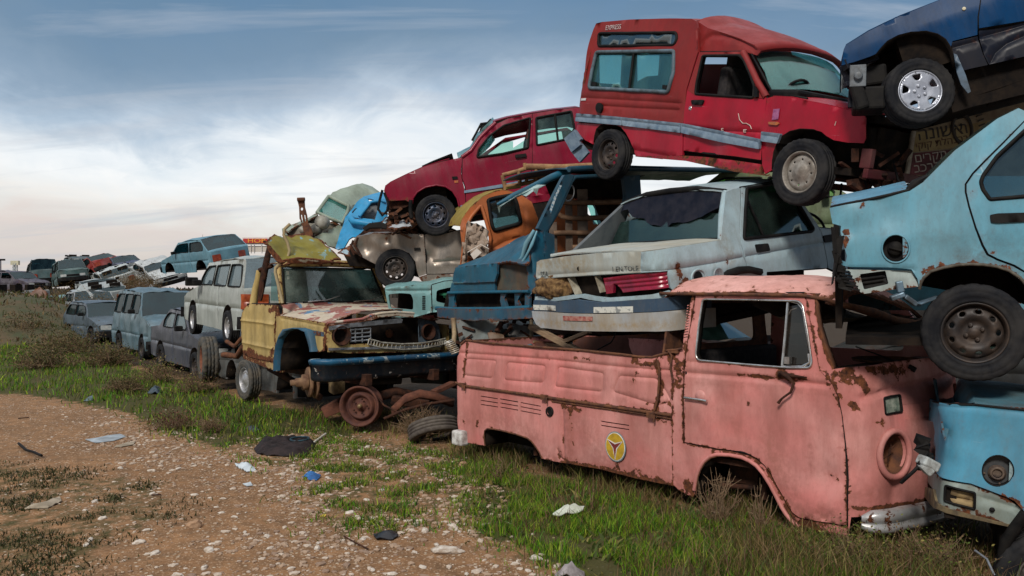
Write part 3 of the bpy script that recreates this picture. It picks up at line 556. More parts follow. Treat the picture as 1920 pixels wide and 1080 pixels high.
    smax=L-.3+.3*PI/2+(1.72-.6)+.3*PI/2
    zt=V.inv(*Z2([(545,380)])[0])[1]; s0=sD[0][0]
    topl=[(s0+.02,sD[0][1]+.0)]+[(s0+(smax-s0)*k/12,zt+.0+.05*math.sin(PI*k/12)) for k in range(1,12)]+[(smax,zt)]
    ring=[V.inv(u,v) for u,v in Z2(ell(747,668,43,70,30,.06))]; lamp=[V.inv(u,v) for u,v in Z2(rc([(714,478),(768,468),(776,525),(720,535)],6,3))]
    cx=sum(p[0] for p in ring)/len(ring); cz=sum(p[1] for p in ring)/len(ring)
    slats=[]; f0=V.inv(*Z2([(780,498)])[0]); f1=V.inv(*Z2([(880,470)])[0]); zc=(f0[1]+f1[1])/2; h0=abs(V.inv(*Z2([(800,468)])[0])[1]-V.inv(*Z2([(800,518)])[0])[1])*.5
    ns=38; sa=f0[0]; sb=smax-(sa-s0)-.3
    for k in range(ns):
        s_=sa+(sb-sa)*k/(ns-1); slats.append([(s_,zc-h0),(s_+.009,zc-h0),(s_+.009,zc+h0),(s_,zc+h0)])
    mirr=lambda q:[(2*(L-.3+.3*PI/2+.56)-a,z) for a,z in q]
    nose=[*topl,(smax,.25)]+[(smax-(smax-s0)*k/10,.17+.05*min(1,k/2,(10-k)/2)) for k in range(1,10)]+[(sD[-1][0],sD[-1][1])]+sD[1:-1][::-1]+[sD[0]]
    ru=lambda pts:[V.inv(u,v) for u,v in Z2(pts)]
    V.panel('nose',nose,P,holes=[ring,lamp,mirr(ring),mirr(lamp)]+slats,px=False,hk=.2,grid=.035,thick=.02,dent=.010,
        feats=[(ru([(640,478),(720,455),(800,440),(960,415)]),.03,.02,.15)],
        rust=[(ru([(555,400),(590,405)]),.06,1.2),(ru([(590,395),(640,420),(660,460)]),.03,1.3),(ru([(660,380),(720,385),(780,385)]),.05,1.),(ru([(690,560),(710,555),(715,570)]),.02,1.3),(ru([(520,400),(560,460),(610,515)]),.014,1.5),(ru([(625,500),(635,515)]),.02,1.2),(ru([(760,410),(765,440)]),.02,1.2),(ru([(600,855),(700,850),(880,815)]),.02,1.2),(ru([(600,940),(625,940)]),.05,1.)],
        dimples=[(ru([(600,720)])[0],.12,.03),(ru([(620,560)])[0],.08,-.012),(ru([(760,780)])[0],.15,.02)],dirt=[(ru([(830,560),(830,820)]),.12,.5),(ru([(620,820),(740,800)]),.12,.6),(ru([(640,420),(800,420)]),.08,.5)],edge=.6,er=.02)
    # lamp bowls
    e2=lambda k:[(cx+(a-cx)*k,cz+(z-cz)*k) for a,z in ring]
    V.line('lamp_ring',e2(1.12),P,.022,.012,px=False,closed=True,n=8)
    mb=MB(); q=np.array(ring); a_=V.P(q[:,0],q[:,1],0); n_=V.N(q[:,0]); cc_=a_.mean(0); nm=n_.mean(0); nm/=np.linalg.norm(nm); rows=[a_]
    for dd,k in ((.02,.98),(.06,.85),(.09,.6),(.10,.3),(.10,.02)): rows.append(cc_+(a_-cc_)*k-nm*dd)
    V_=np.concatenate(rows); k=len(a_); mb.add(V_,[(r*k+i,r*k+(i+1)%k,(r+1)*k+(i+1)%k,(r+1)*k+i) for r in range(5) for i in range(k)],True)
    lb=mb.build('lamp_bowl',RUST,V.e)
    mb=MB(); mb.tube([cc_-nm*.04+np.array((0,0,-.07)),cc_-nm*.03+np.array((.0,0,.02)),cc_-nm*.03+np.array((.02,.03,.05))],.006,5); mb.tube([cc_-nm*.05+np.array((0.02,0.02,.06)),cc_-nm*.02,cc_-nm*.05-np.array((.02,.03,.05))],.004,5); mb.build('lamp_bracket',RUSTD,lb)
    V.skirt('lamp_well',lamp,DARK,.05,closed=True,px=False)
    lq=[(sum(a for a,z in lamp)/len(lamp)+(a-sum(a for a,z in lamp)/len(lamp))*.93,sum(z for a,z in lamp)/len(lamp)+(z-sum(z for a,z in lamp)/len(lamp))*.93) for a,z in lamp]
    V.panel('turn_lamp',lq,mat('grimy_lens',(.12,.16,.13),(.30,.33,.28),.15,30,0,.2),px=False,grid=.03,thick=.01,off=-.006,dent=.004,ds=18,edge=0); V.line('lamp_trim',lamp,BLACK,.007,.004,px=False,closed=True)
    V.panel('vent_back',[(sa-.03,zc-h0-.03),(sb+.03,zc-h0-.03),(sb+.03,zc+h0+.03),(sa-.03,zc+h0+.03)],RUSTD,px=False,grid=.12,thick=.004,off=-.035)
    # bumper: pressed steel sweeping round the front
    bs=[V.inv(u,v)[0] for u,v in Z2([(634,905)])][0]; ss=np.linspace(bs,smax-.15,30); zb=.175; B=[]
    prof=[(-.02,.085),(.035,.082),(.055,.06),(.055,.02),(.040,.008),(.040,-.008),(.058,-.022),(.06,-.05),(.03,-.075),(-.02,-.08)]
    mb=MB(); rows=[]
    for i,s_ in enumerate(ss):
        k=min(1,(s_-bs)/.10+.0); rows.append(np.array([V.P(s_,zb+dz*(.55+.45*min(1,k*1.5)),.05+dn*(.3+.7*min(1,k*1.5))) for dn,dz in prof]))
    Vv=np.concatenate(rows); m_=len(prof); mb.add(Vv,[(i*m_+j,i*m_+j+1,(i+1)*m_+j+1,(i+1)*m_+j) for i in range(len(ss)-1) for j in range(m_-1)],True); mb.add(rows[0],[tuple(range(m_))])
    bu=mb.build('bumper',paint('bumper_paint',(.50,.52,.53),.45,(.62,.62,.6),.5,.5,(.2,.17,.15),.35,metal=.35),V.e)
    a=bu.data.color_attributes.new('W','FLOAT_COLOR','POINT'); a.data.foreach_set('color',[.45,0,0.2,1]*len(bu.data.vertices))
    # roof: a low dome that has caved in at the front
    edge=V.E3(Z2([(66,130),(70,122),(150,121),(300,119),(450,121),(520,127)]),off=.03)
    zr=edge[:,2].mean()
    edge=np.array([(2.62,edge[0][1],zr+.0),(2.70,.09,zr),(3.1,.085,zr),(3.5,.085,zr),(3.8,.085,zr-.01),(4.02,.10,zr-.03),(4.15,.14,zr-.08)])
    def roofz(P3):
        P3=P3.copy(); t=np.clip((P3[:,1]-.09)/(1.54),0,1); ex=np.clip((P3[:,0]-2.62)/.16,0,1); P3[:,2]-=.10*(1-np.sqrt(1-(1-ex)**2)); sag=np.clip((P3[:,0]-3.55)/.6,0,1)**1.5*np.clip((P3[:,1]-.25)/.9,0,1); P3[:,2]-=.17*sag; return P3
    V.across('roof',edge,PR,.14,4.,26,grid=.06,px=False,dent=.012,cru=.010,cs=9,fn=roofz,rust=1.1,thick=.02)
    mb=MB(); mb.tube([(2.62,.2,zr-.05),(2.62,.09,zr-.01),(2.75,.065,zr-.012),(3.3,.06,zr-.014),(3.9,.07,zr-.02),(4.06,.09,zr-.045),(4.17,.15,zr-.10)],.014,6); mb.build('drip_rail',RUST,V.e)
    mb=MB(); mb.tube([(4.05,.10,zr-.06),(4.2,.2,zr-.10),(4.25,.4,zr-.14),(4.27,.7,zr-.2),(4.27,1.1,zr-.24),(4.22,1.5,zr-.2)],[.02,.025,.035,.03,.03,.03],7); mb.build('screen_header',RUST,V.e)
    LI=mat('torn_headliner',(.20,.18,.14),(.08,.07,.055),.9,5)
    hl=MB(); nn=16; mm=8
    V_=[(3.3+.8*i/nn,.2+1.3*j/mm,zr-.04-.16*math.sin(PI*i/nn*.9)*(.4+.6*noise.noise(Vector((i*.3,j*.5,2)))+.3)-.10*i/nn) for i in range(nn+1) for j in range(mm+1)]
    hl.add(V_,[(i*(mm+1)+j,i*(mm+1)+j+1,(i+1)*(mm+1)+j+1,(i+1)*(mm+1)+j) for i in range(nn) for j in range(mm)],True); hl.build('headliner',LI,V.e)
    # back wall of the cab with its window, far door, floor, seat, bulkhead, dash
    bw=[(.04,.35),(1.68,.35),(1.66,1.2),(1.56,zr-.02),(.16,zr-.02),(.06,1.2)]
    V.panel('back_wall',bw,RUST,holes=[rc([(.28,1.27),(1.44,1.27),(1.40,zr-.10),(.30,zr-.10)],.08)],px=False,plane=(0,2.66),grid=.1,thick=.02)
    V.panel('far_side',[(2.66,.2),(4.15,.2),(4.2,1.2),(3.9,zr-.05),(2.7,zr-.05)],P,holes=[rc([(2.85,1.22),(3.95,1.22),(3.8,zr-.12),(2.88,zr-.12)],.08)],px=False,plane=(1,1.69),grid=.1,thick=.02)
    mb=MB(); mb.box((3.35,.86,.42),(1.5,1.6,.04)); mb.box((1.3,.86,.52),(2.6,1.5,.05)); mb.box((1.3,.86,.36),(2.5,.12,.12)); mb.box((1.3,.4,.25),(3.2,.10,.12)); mb.box((1.3,1.3,.25),(3.2,.10,.12)); mb.box((4.2,.86,.8),(.05,1.5,.7)); mb.build('floor',RUSTD,V.e)
    mb=MB(); mb.box((3.0,.86,.78),(.5,1.4,.16)); mb.box((2.78,.86,1.02),(.12,1.4,.42)); mb.build('seat',SEAT,V.e,.03)
    mb=MB(); mb.box((4.13,.86,1.13),(.22,1.45,.10)); mb.box((4.2,.86,1.18),(.3,1.5,.02)); mb.build('dashboard',RUSTD,V.e,.02)
    mb=MB(); mb.lathe([(-.02,.001),(-.02,.25),(0,.26)],28,c=(0,0,0)); M_=Matrix.Translation((4.14,.9,1.215))@Matrix.Rotation(R(90),4,'X'); mb.build('fallen_dash_disc',RUST,V.e,M=M_)
    mb=MB()
    mb.tube([V.at(*Z2([(820,388)])[0],5.95),V.at(*Z2([(700,335)])[0],5.98),V.at(*Z2([(620,306)])[0],6.1)],[.014,.006,.005],5); mb.tube([V.at(*Z2([(800,372)])[0],5.93),V.at(*Z2([(822,384)])[0],5.9)],.018,6); mb.build('wiper',BLACK,V.e)
    # far side and tailgate of the bed
    V.panel('far_bed_side',[(.25,.5),(2.6,.5),(2.6,1.20),(.25,1.20)],P,px=False,plane=(1,1.68),grid=.12,thick=.03)
    V.panel('tailgate',[(.12,.45),(1.6,.45),(1.6,1.20),(.12,1.20)],P,px=False,plane=(0,.02),grid=.1,thick=.03,edge=1.2)
    mb=MB(); mb.box((1.3,.86,.78),(2.55,1.62,.03)); mb.build('bed_floor',RUSTD,V.e)
    # corner of the rear bumper
    mb=MB(); q=V.at(*Z1([(60,875)])[0],8.75); mb.box(q,(.16,.12,.15)); mb.box((q.x-.05,.86,q.z),(.08,1.6,.13)); mb.build('rear_bumper',mat('chipped_white',(.62,.62,.60),(.25,.22,.2),.7,10),V.e,.02)
    # struts and scrap of the running gear left under the arches
    mb=MB(); mb.tube([(1.02,.25,.75),(1.02,.22,.12)],.03,7); mb.build('strut',RUSTD,V.e); mb=MB(); mb.box((1.75,.5,.14),(.4,.5,.03),Matrix.Rotation(.5,3,'Y')); mb.build('torn_sill',RUSTD,V.e); mb=MB(); mb.tube([(3.55,.2,.5),(3.5,.22,.15)],.028,7); mb.tube([(3.2,.1,.22),(3.5,.35,.2),(3.9,.2,.25)],.022,6); mb.lathe([(-.03,.001),(-.03,.10),(.03,.12)],20,c=(3.55,.3,.33)); mb.box((3.3,.5,.3),(.25,.5,.15)); mb.build('suspension',RUSTD,V.e)
    return V
pickup()
# ------------------------------------------------------------------ cars around the pickup
GDK=glass('dark_green_glass',(.16,.30,.27),(.10,.16,.14),.25,.35); GTE=glass('teal_glass',(.36,.66,.62),(.20,.34,.32),.22,.22); GBL=glass('blue_glass',(.10,.24,.30),(.12,.2,.22),.3,.5)
def local_O(hub,X,s,z,roll=0):                   # where the frame's origin lies if the point (s,0,z) is at hub
    X=Vector(X).normalized(); up=Vector((0,0,1)); Z=(up-X*up.dot(X)).normalized()
    if roll: Z=Quaternion(X,R(roll))@Z
    return Vector(hub)-X*s-Z*z
def hubat(u,v,d): return at(u,v,d)
def lower_blue():
    P=paint('azure_paint',(.065,.29,.45),.24,(.13,.36,.48),.5,.35,(.12,.13,.12),.42)
    PD=paint('azure_dusty_paint',(.06,.20,.28),.25,(.14,.20,.20),.8,.8,(.10,.09,.07),.6)
    V=Veh('blue_saloon','bright blue saloon tail with open round fuel filler, wedged against the pink pickup bumper','car',(2.62,5.28,.02),(.906,-.42,-.06),1.6,4.2,.10,.05,ins=lambda a,z:.02*np.maximum(0,z-.5)+.25*np.maximum(0,.42-z))
    S=Y8; fh=ell(517,548,80,78,30)
    V.panel('body_side',S([(172,196),(200,189),(400,214),(640,240),(760,256),(900,275),(900,800),(700,800),(665,770),(648,752),(600,700),(560,680),(380,612),(200,555),(192,500),(196,440),(190,400),(198,350),(188,300),(176,285),(165,240)]),P,holes=[S(fh)],grid=.04,thick=.02,dent=.012,
        dimples=[(S([(240,370)])[0],.06,.03),(S([(250,500)])[0],.08,.03),(S([(230,230)])[0],.05,-.02),(S([(360,400)])[0],.15,.012)],rust=[(S([(178,230),(185,300),(196,400),(196,520)]),.02,1.2),(S([(560,680),(640,740)]),.03,1.3),(S([(240,370),(225,345)]),.008,1.1)],edge=.5,
        feats=[(S([(175,205),(400,228),(640,252),(800,275)]),.012,.004,.1)])
    V.across('boot_lid',V.E3(S([(172,196),(200,187),(400,212),(640,238),(900,272)]),off=-.02),PD,.05,2.2,14,grid=.1,y0in=0,dent=.01,rust=.7)
    V.line('boot_seam',S([(178,192),(400,213),(640,239),(900,274)]),BLACK,.008,-.006)
    V.skirt('filler_well',S(fh),BLACK,.06,closed=True)
    V.panel('filler_plate',S(ell(517,548,84,82,30)),mat('filler_dark',(.03,.035,.04),(.06,.06,.06),.5,12),grid=.06,off=-.05)
    mb=MB(); c=V.P(*V.inv(*S([(515,565)])[0]),-.04); mb.lathe([(-.02,.026),(-.03,.034),(-.01,.042),(.0,.05)],20,c=c); mb.lathe([(-.008,.001),(-.008,.024)],14,c=c)
    for x,y in ((474,486),(545,484),(450,566),(527,618)): q=V.P(*V.inv(*S([(x,y)])[0]),-.04); mb.lathe([(-.004,.001),(-.004,.006),(0,.007)],8,c=q)
    mb.build('filler_neck',mat('filler_rust',(.14,.10,.07),(.05,.035,.03),.7,20),V.e)
    V.panel('filler_flap',S([(575,500),(592,520),(598,560),(588,600),(570,610)]),mat('grey_decal',(.25,.33,.34),(.12,.18,.2),.5,30),grid=.05,off=-.01,dent=0)
    PV=paint('grey_valance',(.26,.33,.32),.35,(.30,.36,.34),.5,.5,(.15,.14,.08),.55)
    vh=rc(S([(250,622),(400,660),(398,742),(246,700)]),3)
    V.panel('valance',S([(160,558),(200,560),(380,616),(560,686),(640,745),(640,770),(590,815),(580,822),(480,790),(215,715),(200,700),(185,640)]),PV,holes=[vh],grid=.045,thick=.02,off=-.02,dent=.008,rust=[(S([(460,660),(600,700)]),.02,1.3),(S([(215,715),(480,790),(580,820)]),.02,.9)],feats=[(S([(450,690),(600,735)]),.02,.015,.4)])
    V.panel('vent_insert',S([(252,628),(396,664),(394,738),(250,698)]),mat('ochre_foam',(.32,.23,.11),(.16,.11,.06),.8,14),grid=.06,off=-.045,feats=[(S([(252,665),(395,702)]),.012,.02,0)])
    V.line('vent_frame',vh,BLACK,.008,-.015,closed=True)
    mb=MB(); c=V.P(*V.inv(*S([(488,748)])[0]),-.015); mb.lathe([(-.006,.001),(-.006,.014),(0,.016)],10,c=c); mb.build('grommet',BLACK,V.e)
    mb=MB(); a=V.at(*S([(125,488)])[0],5.2); b=V.at(*S([(200,528)])[0],5.22); mb.bar(a,b,.09,.06); mb.bar(V.at(*S([(125,510)])[0],5.2),V.at(*S([(175,560)])[0],5.2),.07,.05); mb.build('bumper_stub',mat('bumper_foam_white',(.42,.46,.46),(.18,.18,.17),.6,14),V.e,.012)
    V.panel('bumper_iron',S([(160,625),(185,640),(200,700),(215,715),(580,822),(575,832),(210,742),(195,738)]),mat('ochre_dirt_metal',(.20,.15,.08),(.07,.055,.04),.8,12),grid=.08,thick=.03,off=-.005)
    mb=MB(); mb.tube(V.E3(S([(655,760),(600,840),(560,900),(540,960),(530,1010)]),off=.0),[.03,.035,.035,.03,.02],8); mb.build('wheel_arch_liner',BLACK,V.e)
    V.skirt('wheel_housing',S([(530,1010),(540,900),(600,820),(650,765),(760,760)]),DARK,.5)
    c=V.E3(S([(790,1110)]))[0]; V.wheel((c[0],.10,c[2]),.31,.18,'steel')
    mb=MB(); mb.lathe([(-.2,.001),(-.2,.07),(.2,.07),(.2,.001)],16,c=V.at(*S([(540,830)])[0],5.6)); mb.build('silencer',DARK,V.e)
    mb=MB(); mb.box((2.,.8,.35),(3.8,1.4,.06)); mb.box((.08,.8,.45),(.06,1.5,.3)); mb.build('floor_pan',DARK,V.e)
    mb=MB(); 
    for k in range(9):
        a=V.at(1735+random.uniform(-12,6),845+random.uniform(-18,40),5.25); mb.box(a,(random.uniform(.03,.07),.04,random.uniform(.03,.08)),Matrix.Rotation(random.random()*3,3,'Y'),jit=.01)
    mb.tube([V.at(1737,840,5.3),V.at(1733,862,5.25),V.at(1715,882,5.2),V.at(1690,905,5.3)],.012,6); mb.tube([V.at(1742,832,5.3),V.at(1738,850,5.22),V.at(1722,870,5.2)],.01,6); mb.build('lamp_wreck',BLACK,V.e)
lower_blue()
def upper_blue():
    P=paint('light_blue_paint',(.11,.32,.43),.24,(.20,.40,.48),.6,.35,(.10,.10,.09),.38,off=(2,5,1))
    X=(.925,-.38,0.01); hub=hubat(1828,622,5.2); O=local_O(hub,X,.84,.29)
    V=Veh('light_blue_saloon','light blue saloon on its wheels on top of the pink pickup front, rear lamp smashed','car',O,X,1.62,4.3,.10,.05,roll=3,ins=lambda a,z:.16*np.maximum(0,z-.88)**1.1+.1*np.maximum(0,.35-z))
    S=Z6; arch=[(408,722),(412,700),(422,680),(450,655),(500,640),(560,630),(600,628),(650,630),(700,637),(745,652),(785,678),(830,730),(850,800)]
    fh=ell(319,572,50,51,28)
    V.panel('body_side',S([(74,420),(110,412),(200,396),(300,374),(372,356),(420,325),(470,275),(540,205),(600,160),(700,85),(780,45),(812,60),(812,80),(715,178),(650,242),(604,290),(577,330),(577,360),(590,415),(615,495),(640,560),(660,597),(700,618),(760,640),(850,690)]+arch[::-1][1:]+[(400,685),(378,650),(300,643),(150,642),(97,630),(92,610),(132,622),(136,600),(106,486),(84,478)]),P,holes=[S(fh)],grid=.035,thick=.018,dent=.010,
        feats=[(S([(95,640),(150,644),(378,648)]),.006,.004,.2)],rust=[(S([(430,660),(450,645),(490,635)]),.03,1.3),(S([(580,618),(610,615)]),.025,1.2),(S([(195,405),(185,440)]),.012,1.1),(S([(140,500),(135,540),(128,560)]),.015,1.25),(S(arch),.012,.9)],edge=.4,
        dimples=[(S([(180,430)])[0],.08,-.012),(S([(290,440)])[0],.12,.02),(S([(250,390)])[0],.05,.01),(S([(140,500)])[0],.06,.02),(S([(520,590)])[0],.15,.012)],dirt=[(S([(430,520),(560,540),(620,560)]),.06,.35),(S([(560,600),(700,610),(800,650)]),.06,.8),(S([(230,520),(300,515)]),.02,.35)])
    V.skirt('wheel_housing',S(arch),DARK,.5); V.line('arch_lip',S([(x,y+3) for x,y in arch]),mat('dirty_lip',(.12,.11,.09),(.05,.04,.03),.8,10),.010,.0)
    win=rc(S([(830,110),(800,132),(700,225),(648,296),(638,322),(645,350),(672,388),(830,374)]),4)
    V.panel('door',S([(830,68),(718,185),(655,248),(611,294),(585,332),(585,360),(598,415),(622,492),(648,556),(668,592),(706,611),(766,633),(860,690),(860,60)]),P,holes=[win],grid=.04,thick=.02,rust=[(S([(650,560),(700,600),(800,640)]),.012,.9)],dirt=[(S([(650,520),(800,600)]),.08,.4)],edge=.45)
    V.skirt('window_return',win,BLACK,.04,closed=True); V.line('window_seal',win,BLACK,.012,.003,closed=True)
    V.pane('window_glass',win,GBL,off=-.03)
    hr=rc(S([(672,446),(700,440),(840,436),(840,470),(700,477),(676,474)]),3)
    V.panel('door_handle',hr,BLACK,grid=.05,thick=.02,off=.012,dent=0)
    V.skirt('filler_well',S(fh),BLACK,.06,closed=True); V.panel('filler_plate',S(ell(319,572,51,52,24)),BLACK,grid=.06,off=-.045)
    mb=MB(); c=V.P(*V.inv(*S([(318,572)])[0]),-.03); mb.lathe([(-.012,.001),(-.012,.042),(.0,.046)],20,c=c); mb.bar(Vector(c)+Vector((-.035,-.02,.01)),Vector(c)+Vector((.035,-.02,-.012)),.014,.012); mb.build('fuel_cap',BLACK,V.e)
    V.panel('filler_flap',S([(345,530),(360,545),(366,575),(358,600),(346,608)]),P,grid=.05,off=.004,dent=0)
    V.line('filler_ring',S(ell(319,572,52,53,28)),P,.006,.003,closed=True)
    PW=paint('white_valance',(.42,.52,.52),.30,(.46,.54,.52),.5,.5,(.12,.11,.08),.5)
    vh=rc(S([(184,668),(280,655),(292,705),(200,726)]),3)
    V.panel('valance',S([(100,648),(150,650),(378,656),(400,690),(406,715),(335,722),(200,742),(186,735),(160,690),(145,655)]),PW,holes=[vh],grid=.05,thick=.018,off=-.02,rust=[(S([(230,740),(400,715)]),.02,1.)],feats=[(S([(306,655),(380,662),(400,690)]),.01,.015,.6)])
    V.panel('vent_grille',S([(184,668),(280,655),(292,705),(200,726)]),BLACK,grid=.05,off=-.04,feats=[(S([(188,680),(284,667)]),.008,.02),(S([(192,695),(287,682)]),.008,.02),(S([(196,710),(290,695)]),.008,.02)])
    mb=MB()                                        # black remains of the lamp and bumper at the tail
    for x,y,w,h,a in ((98,510,18,50,.1),(108,560,22,60,.2),(98,600,20,50,-.2),(110,655,30,40,.5),(120,690,36,26,.5),(135,710,44,24,.35),(92,650,8,110,.12),(88,540,10,90,0)):
        q=V.at(*S([(x,y)])[0],5.36); mb.box(q,(w/2/F*5.3*1.1,.12,h/2/F*5.3*1.1),Matrix.Rotation(a,3,'Y'),jit=.012)
    mb.build('lamp_wreck',BLACK,V.e,.004)
    mb=MB()
    for k in range(6): y=655+k*13; mb.bar(V.at(*S([(100+k*8,y)])[0],5.3),V.at(*S([(150+k*7,y+8)])[0],5.28),.012,.01)
    mb.build('bumper_rib',BLACK,V.e)
    mb=MB()
    mb.bar(V.at(*S([(330,695)])[0],5.3),V.at(*S([(338,735)])[0],5.3),.05,.04); mb.bar(V.at(*S([(300,760)])[0],5.3),V.at(*S([(350,742)])[0],5.28),.07,.03); mb.bar(V.at(*S([(350,750)])[0],5.3),V.at(*S([(395,782)])[0],5.3),.05,.03); mb.bar(V.at(*S([(400,780)])[0],5.3),V.at(*S([(482,752)])[0],5.35),.06,.012)
    mb.build('bumper_bracket',mat('blue_grey_steel',(.13,.20,.26),(.05,.06,.07),.5,12,.3),V.e,.006)
    lid=V.E3(S([(76,412),(110,404),(200,386),(300,364),(366,348)]),off=-.03); PL=paint('boot_blue_paint',(.10,.30,.45),.22,(.16,.34,.44),.5,.4,(.08,.09,.09),.35,off=(7,1,1))
    V.across('boot_lid',lid,PL,.075,2.,16,grid=.07,dent=.006,far=(0,0,.03)); V.line('boot_gap',S([(76,417),(110,409),(200,392),(300,370),(370,352)]),BLACK,.010,-.008)
    mb=MB(); mb.tube(V.E3(S([(366,352),(390,330),(440,300)]),off=-.03),[.02,.03,.012],7); mb.build('screen_trim',BLACK,V.e)
    ce=V.E3(S([(372,354),(420,322),(470,272),(540,203),(600,158),(700,83),(780,43)]),off=-.01); V.across('rear_screen',ce[:],GDK,.03,2.2,10,grid=.15,dent=0,thick=.006,rust=0)
    c=V.P(*V.inv(*S([(616,888)])[0])); V.wheel((c[0],.06,c[2]),.298,.185,'steel',rim=STEELD,ribs=.006,steer=-3)
    mb=MB(); mb.box((1.9,.8,.22),(3.6,1.5,.05)); mb.box((.06,.8,.55),(.04,1.5,.5)); mb.build('floor_pan',DARK,V.e)
    mb=MB(); mb.box((2.1,.9,.6),(.5,1.2,.15)); mb.box((1.85,.9,.9),(.12,1.2,.5)); mb.build('rear_seat',SEAT,V.e,.04)
    V.panel('far_side',[(.1,.3),(4,.3),(4,.9),(1.4,.9),(.1,.85)],P,px=False,plane=(1,1.6),grid=.2)
upper_blue()
def navy():
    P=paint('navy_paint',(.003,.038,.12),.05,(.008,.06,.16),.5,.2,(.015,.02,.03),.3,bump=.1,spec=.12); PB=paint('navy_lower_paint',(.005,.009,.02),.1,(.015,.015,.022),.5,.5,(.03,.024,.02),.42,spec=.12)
    X=(.90,-.33,.275); hub=hubat(1716,174,6.5); O=local_O(hub,X,.70,.29)
    V=Veh('navy_saloon','dark navy saloon front with five spoke alloy wheel, tilted at the top of the pile','car',O,X,1.62,4.2,.12,.05,ins=lambda a,z:.10*np.maximum(0,z-.75))
    S=Z3; arch=[(262,300),(290,287),(315,255),(350,218),(410,186),(480,168),(560,165),(620,180),(662,207),(690,250),(704,300),(716,345)]
    V.panel('wing',S([(108,348),(118,272),(132,240),(250,168),(420,86),(560,28),(660,-12),(800,-60),(856,-70),(846,0),(832,90),(832,185),(700,218),(690,250)]+arch[::-1][3:]+[(180,328),(120,345)]),P,grid=.04,thick=.02,dent=.006,edge=.1)
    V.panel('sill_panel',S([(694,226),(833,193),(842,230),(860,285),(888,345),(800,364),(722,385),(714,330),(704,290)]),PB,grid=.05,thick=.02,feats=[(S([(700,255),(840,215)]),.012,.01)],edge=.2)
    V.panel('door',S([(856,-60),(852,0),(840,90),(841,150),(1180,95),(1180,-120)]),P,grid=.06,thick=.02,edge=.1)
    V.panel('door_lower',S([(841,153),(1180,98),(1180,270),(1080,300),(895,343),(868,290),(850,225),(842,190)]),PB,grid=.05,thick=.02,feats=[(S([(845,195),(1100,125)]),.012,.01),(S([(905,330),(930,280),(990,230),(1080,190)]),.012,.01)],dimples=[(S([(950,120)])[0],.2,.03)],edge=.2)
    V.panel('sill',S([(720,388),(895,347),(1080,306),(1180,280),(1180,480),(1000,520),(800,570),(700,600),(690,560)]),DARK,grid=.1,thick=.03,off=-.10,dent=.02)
    mb=MB(); mb.box((2.4,.8,.2),(3.0,1.4,.12)); mb.tube([(1.2,.3,.1),(2,.4,.06),(3.5,.4,.08)],.04,8); mb.build('underbody',DARK,V.e)
    V.skirt('wheel_housing',S(arch),DARK,.45)
    V.panel('mud_flap',S([(706,285),(722,290),(770,400),(797,488),(782,497),(745,450),(722,385)]),mat('blue_grey_flap',(.07,.12,.18),(.04,.06,.08),.5,6),grid=.05,thick=.015,off=.02,dent=0)
    mb=MB()
    for k in range(7):
        z=.62+.045*k; mb.lathe([(-.01,.075+.012),(.0,.075),(.01,.087)],20,c=(.78,.30,z))
    mb.build('strut',BLACK,V.e,M=None)
    mb=MB(); pts=[]
    for k in range(100):
        a=k*.42; pts.append((.80+.085*math.cos(a),.28+.085*math.sin(a),.58+.26*k/100))
    mb.tube(pts,.013,6); mb.build('coil_spring',mat('spring_black',(.03,.03,.03),(.06,.05,.04),.5,8),V.e)
    c=V.P(*V.inv(*S([(492,492)])[0])); ty=V.wheel((c[0]+.03,.10,c[2]),.262,.20,'alloy',steer=16,rim=mat('alloy_silver',(.50,.53,.60),(.28,.30,.36),.35,8,.4))
    hb=V.at
    mb=MB(); mb.box(hb(*S([(250,540)])[0],6.75),(.24,.3,.18),Matrix.Rotation(.3,3,'Y')); mb.box(hb(*S([(280,420)])[0],6.85),(.18,.3,.16),Matrix.Rotation(.2,3,'Y')); mb.box(hb(*S([(200,520)])[0],6.7),(.10,.2,.22)); mb.build('bumper_remains',BLACK,V.e,.02,M=None)
    mb=MB(); mb.box(hb(*S([(195,405)])[0],6.62),(.12,.03,.17),Matrix.Rotation(.3,3,'Y')); mb.lathe([(-.03,.001),(-.03,.03),(0,.035)],12,c=hb(*S([(197,405)])[0],6.6)); mb.build('lamp_bracket',mat('bracket_grey',(.12,.14,.16),(.05,.05,.05),.5,9),V.e,.005)
    mb=MB(); mb.bar(hb(*S([(115,350)])[0],6.75),hb(*S([(160,470)])[0],6.75),.05,.05); mb.bar(hb(*S([(160,470)])[0],6.75),hb(*S([(155,575)])[0],6.75),.04,.04); mb.bar(hb(*S([(125,452)])[0],6.7),hb(*S([(160,448)])[0],6.7),.06,.04); mb.bar(hb(*S([(120,350)])[0],6.7),hb(*S([(290,300)])[0],6.75),.07,.08); mb.build('front_frame',PB,V.e,.005)
    e=V.E3(S([(120,262),(132,236),(250,164),(420,82),(560,24),(660,-16),(800,-62)]),off=-.01); V.across('bonnet',e,P,.04,2.2,12,grid=.12,rust=.1)
    mb=MB(); c=V.P(*V.inv(*S([(760,47)])[0]),.003); mb.lathe([(-.006,.001),(-.006,.008),(-.006,.012),(0,.014)],14,c=c); mb.build('repeater_hole',mat('cream_dot',(.7,.66,.5),(.5,.45,.3),.5,8),V.e)
    mb=MB(); mb.box((1.6,.8,.6),(1.8,1.4,.3)); mb.build('engine_bay',DARK,V.e)
navy()
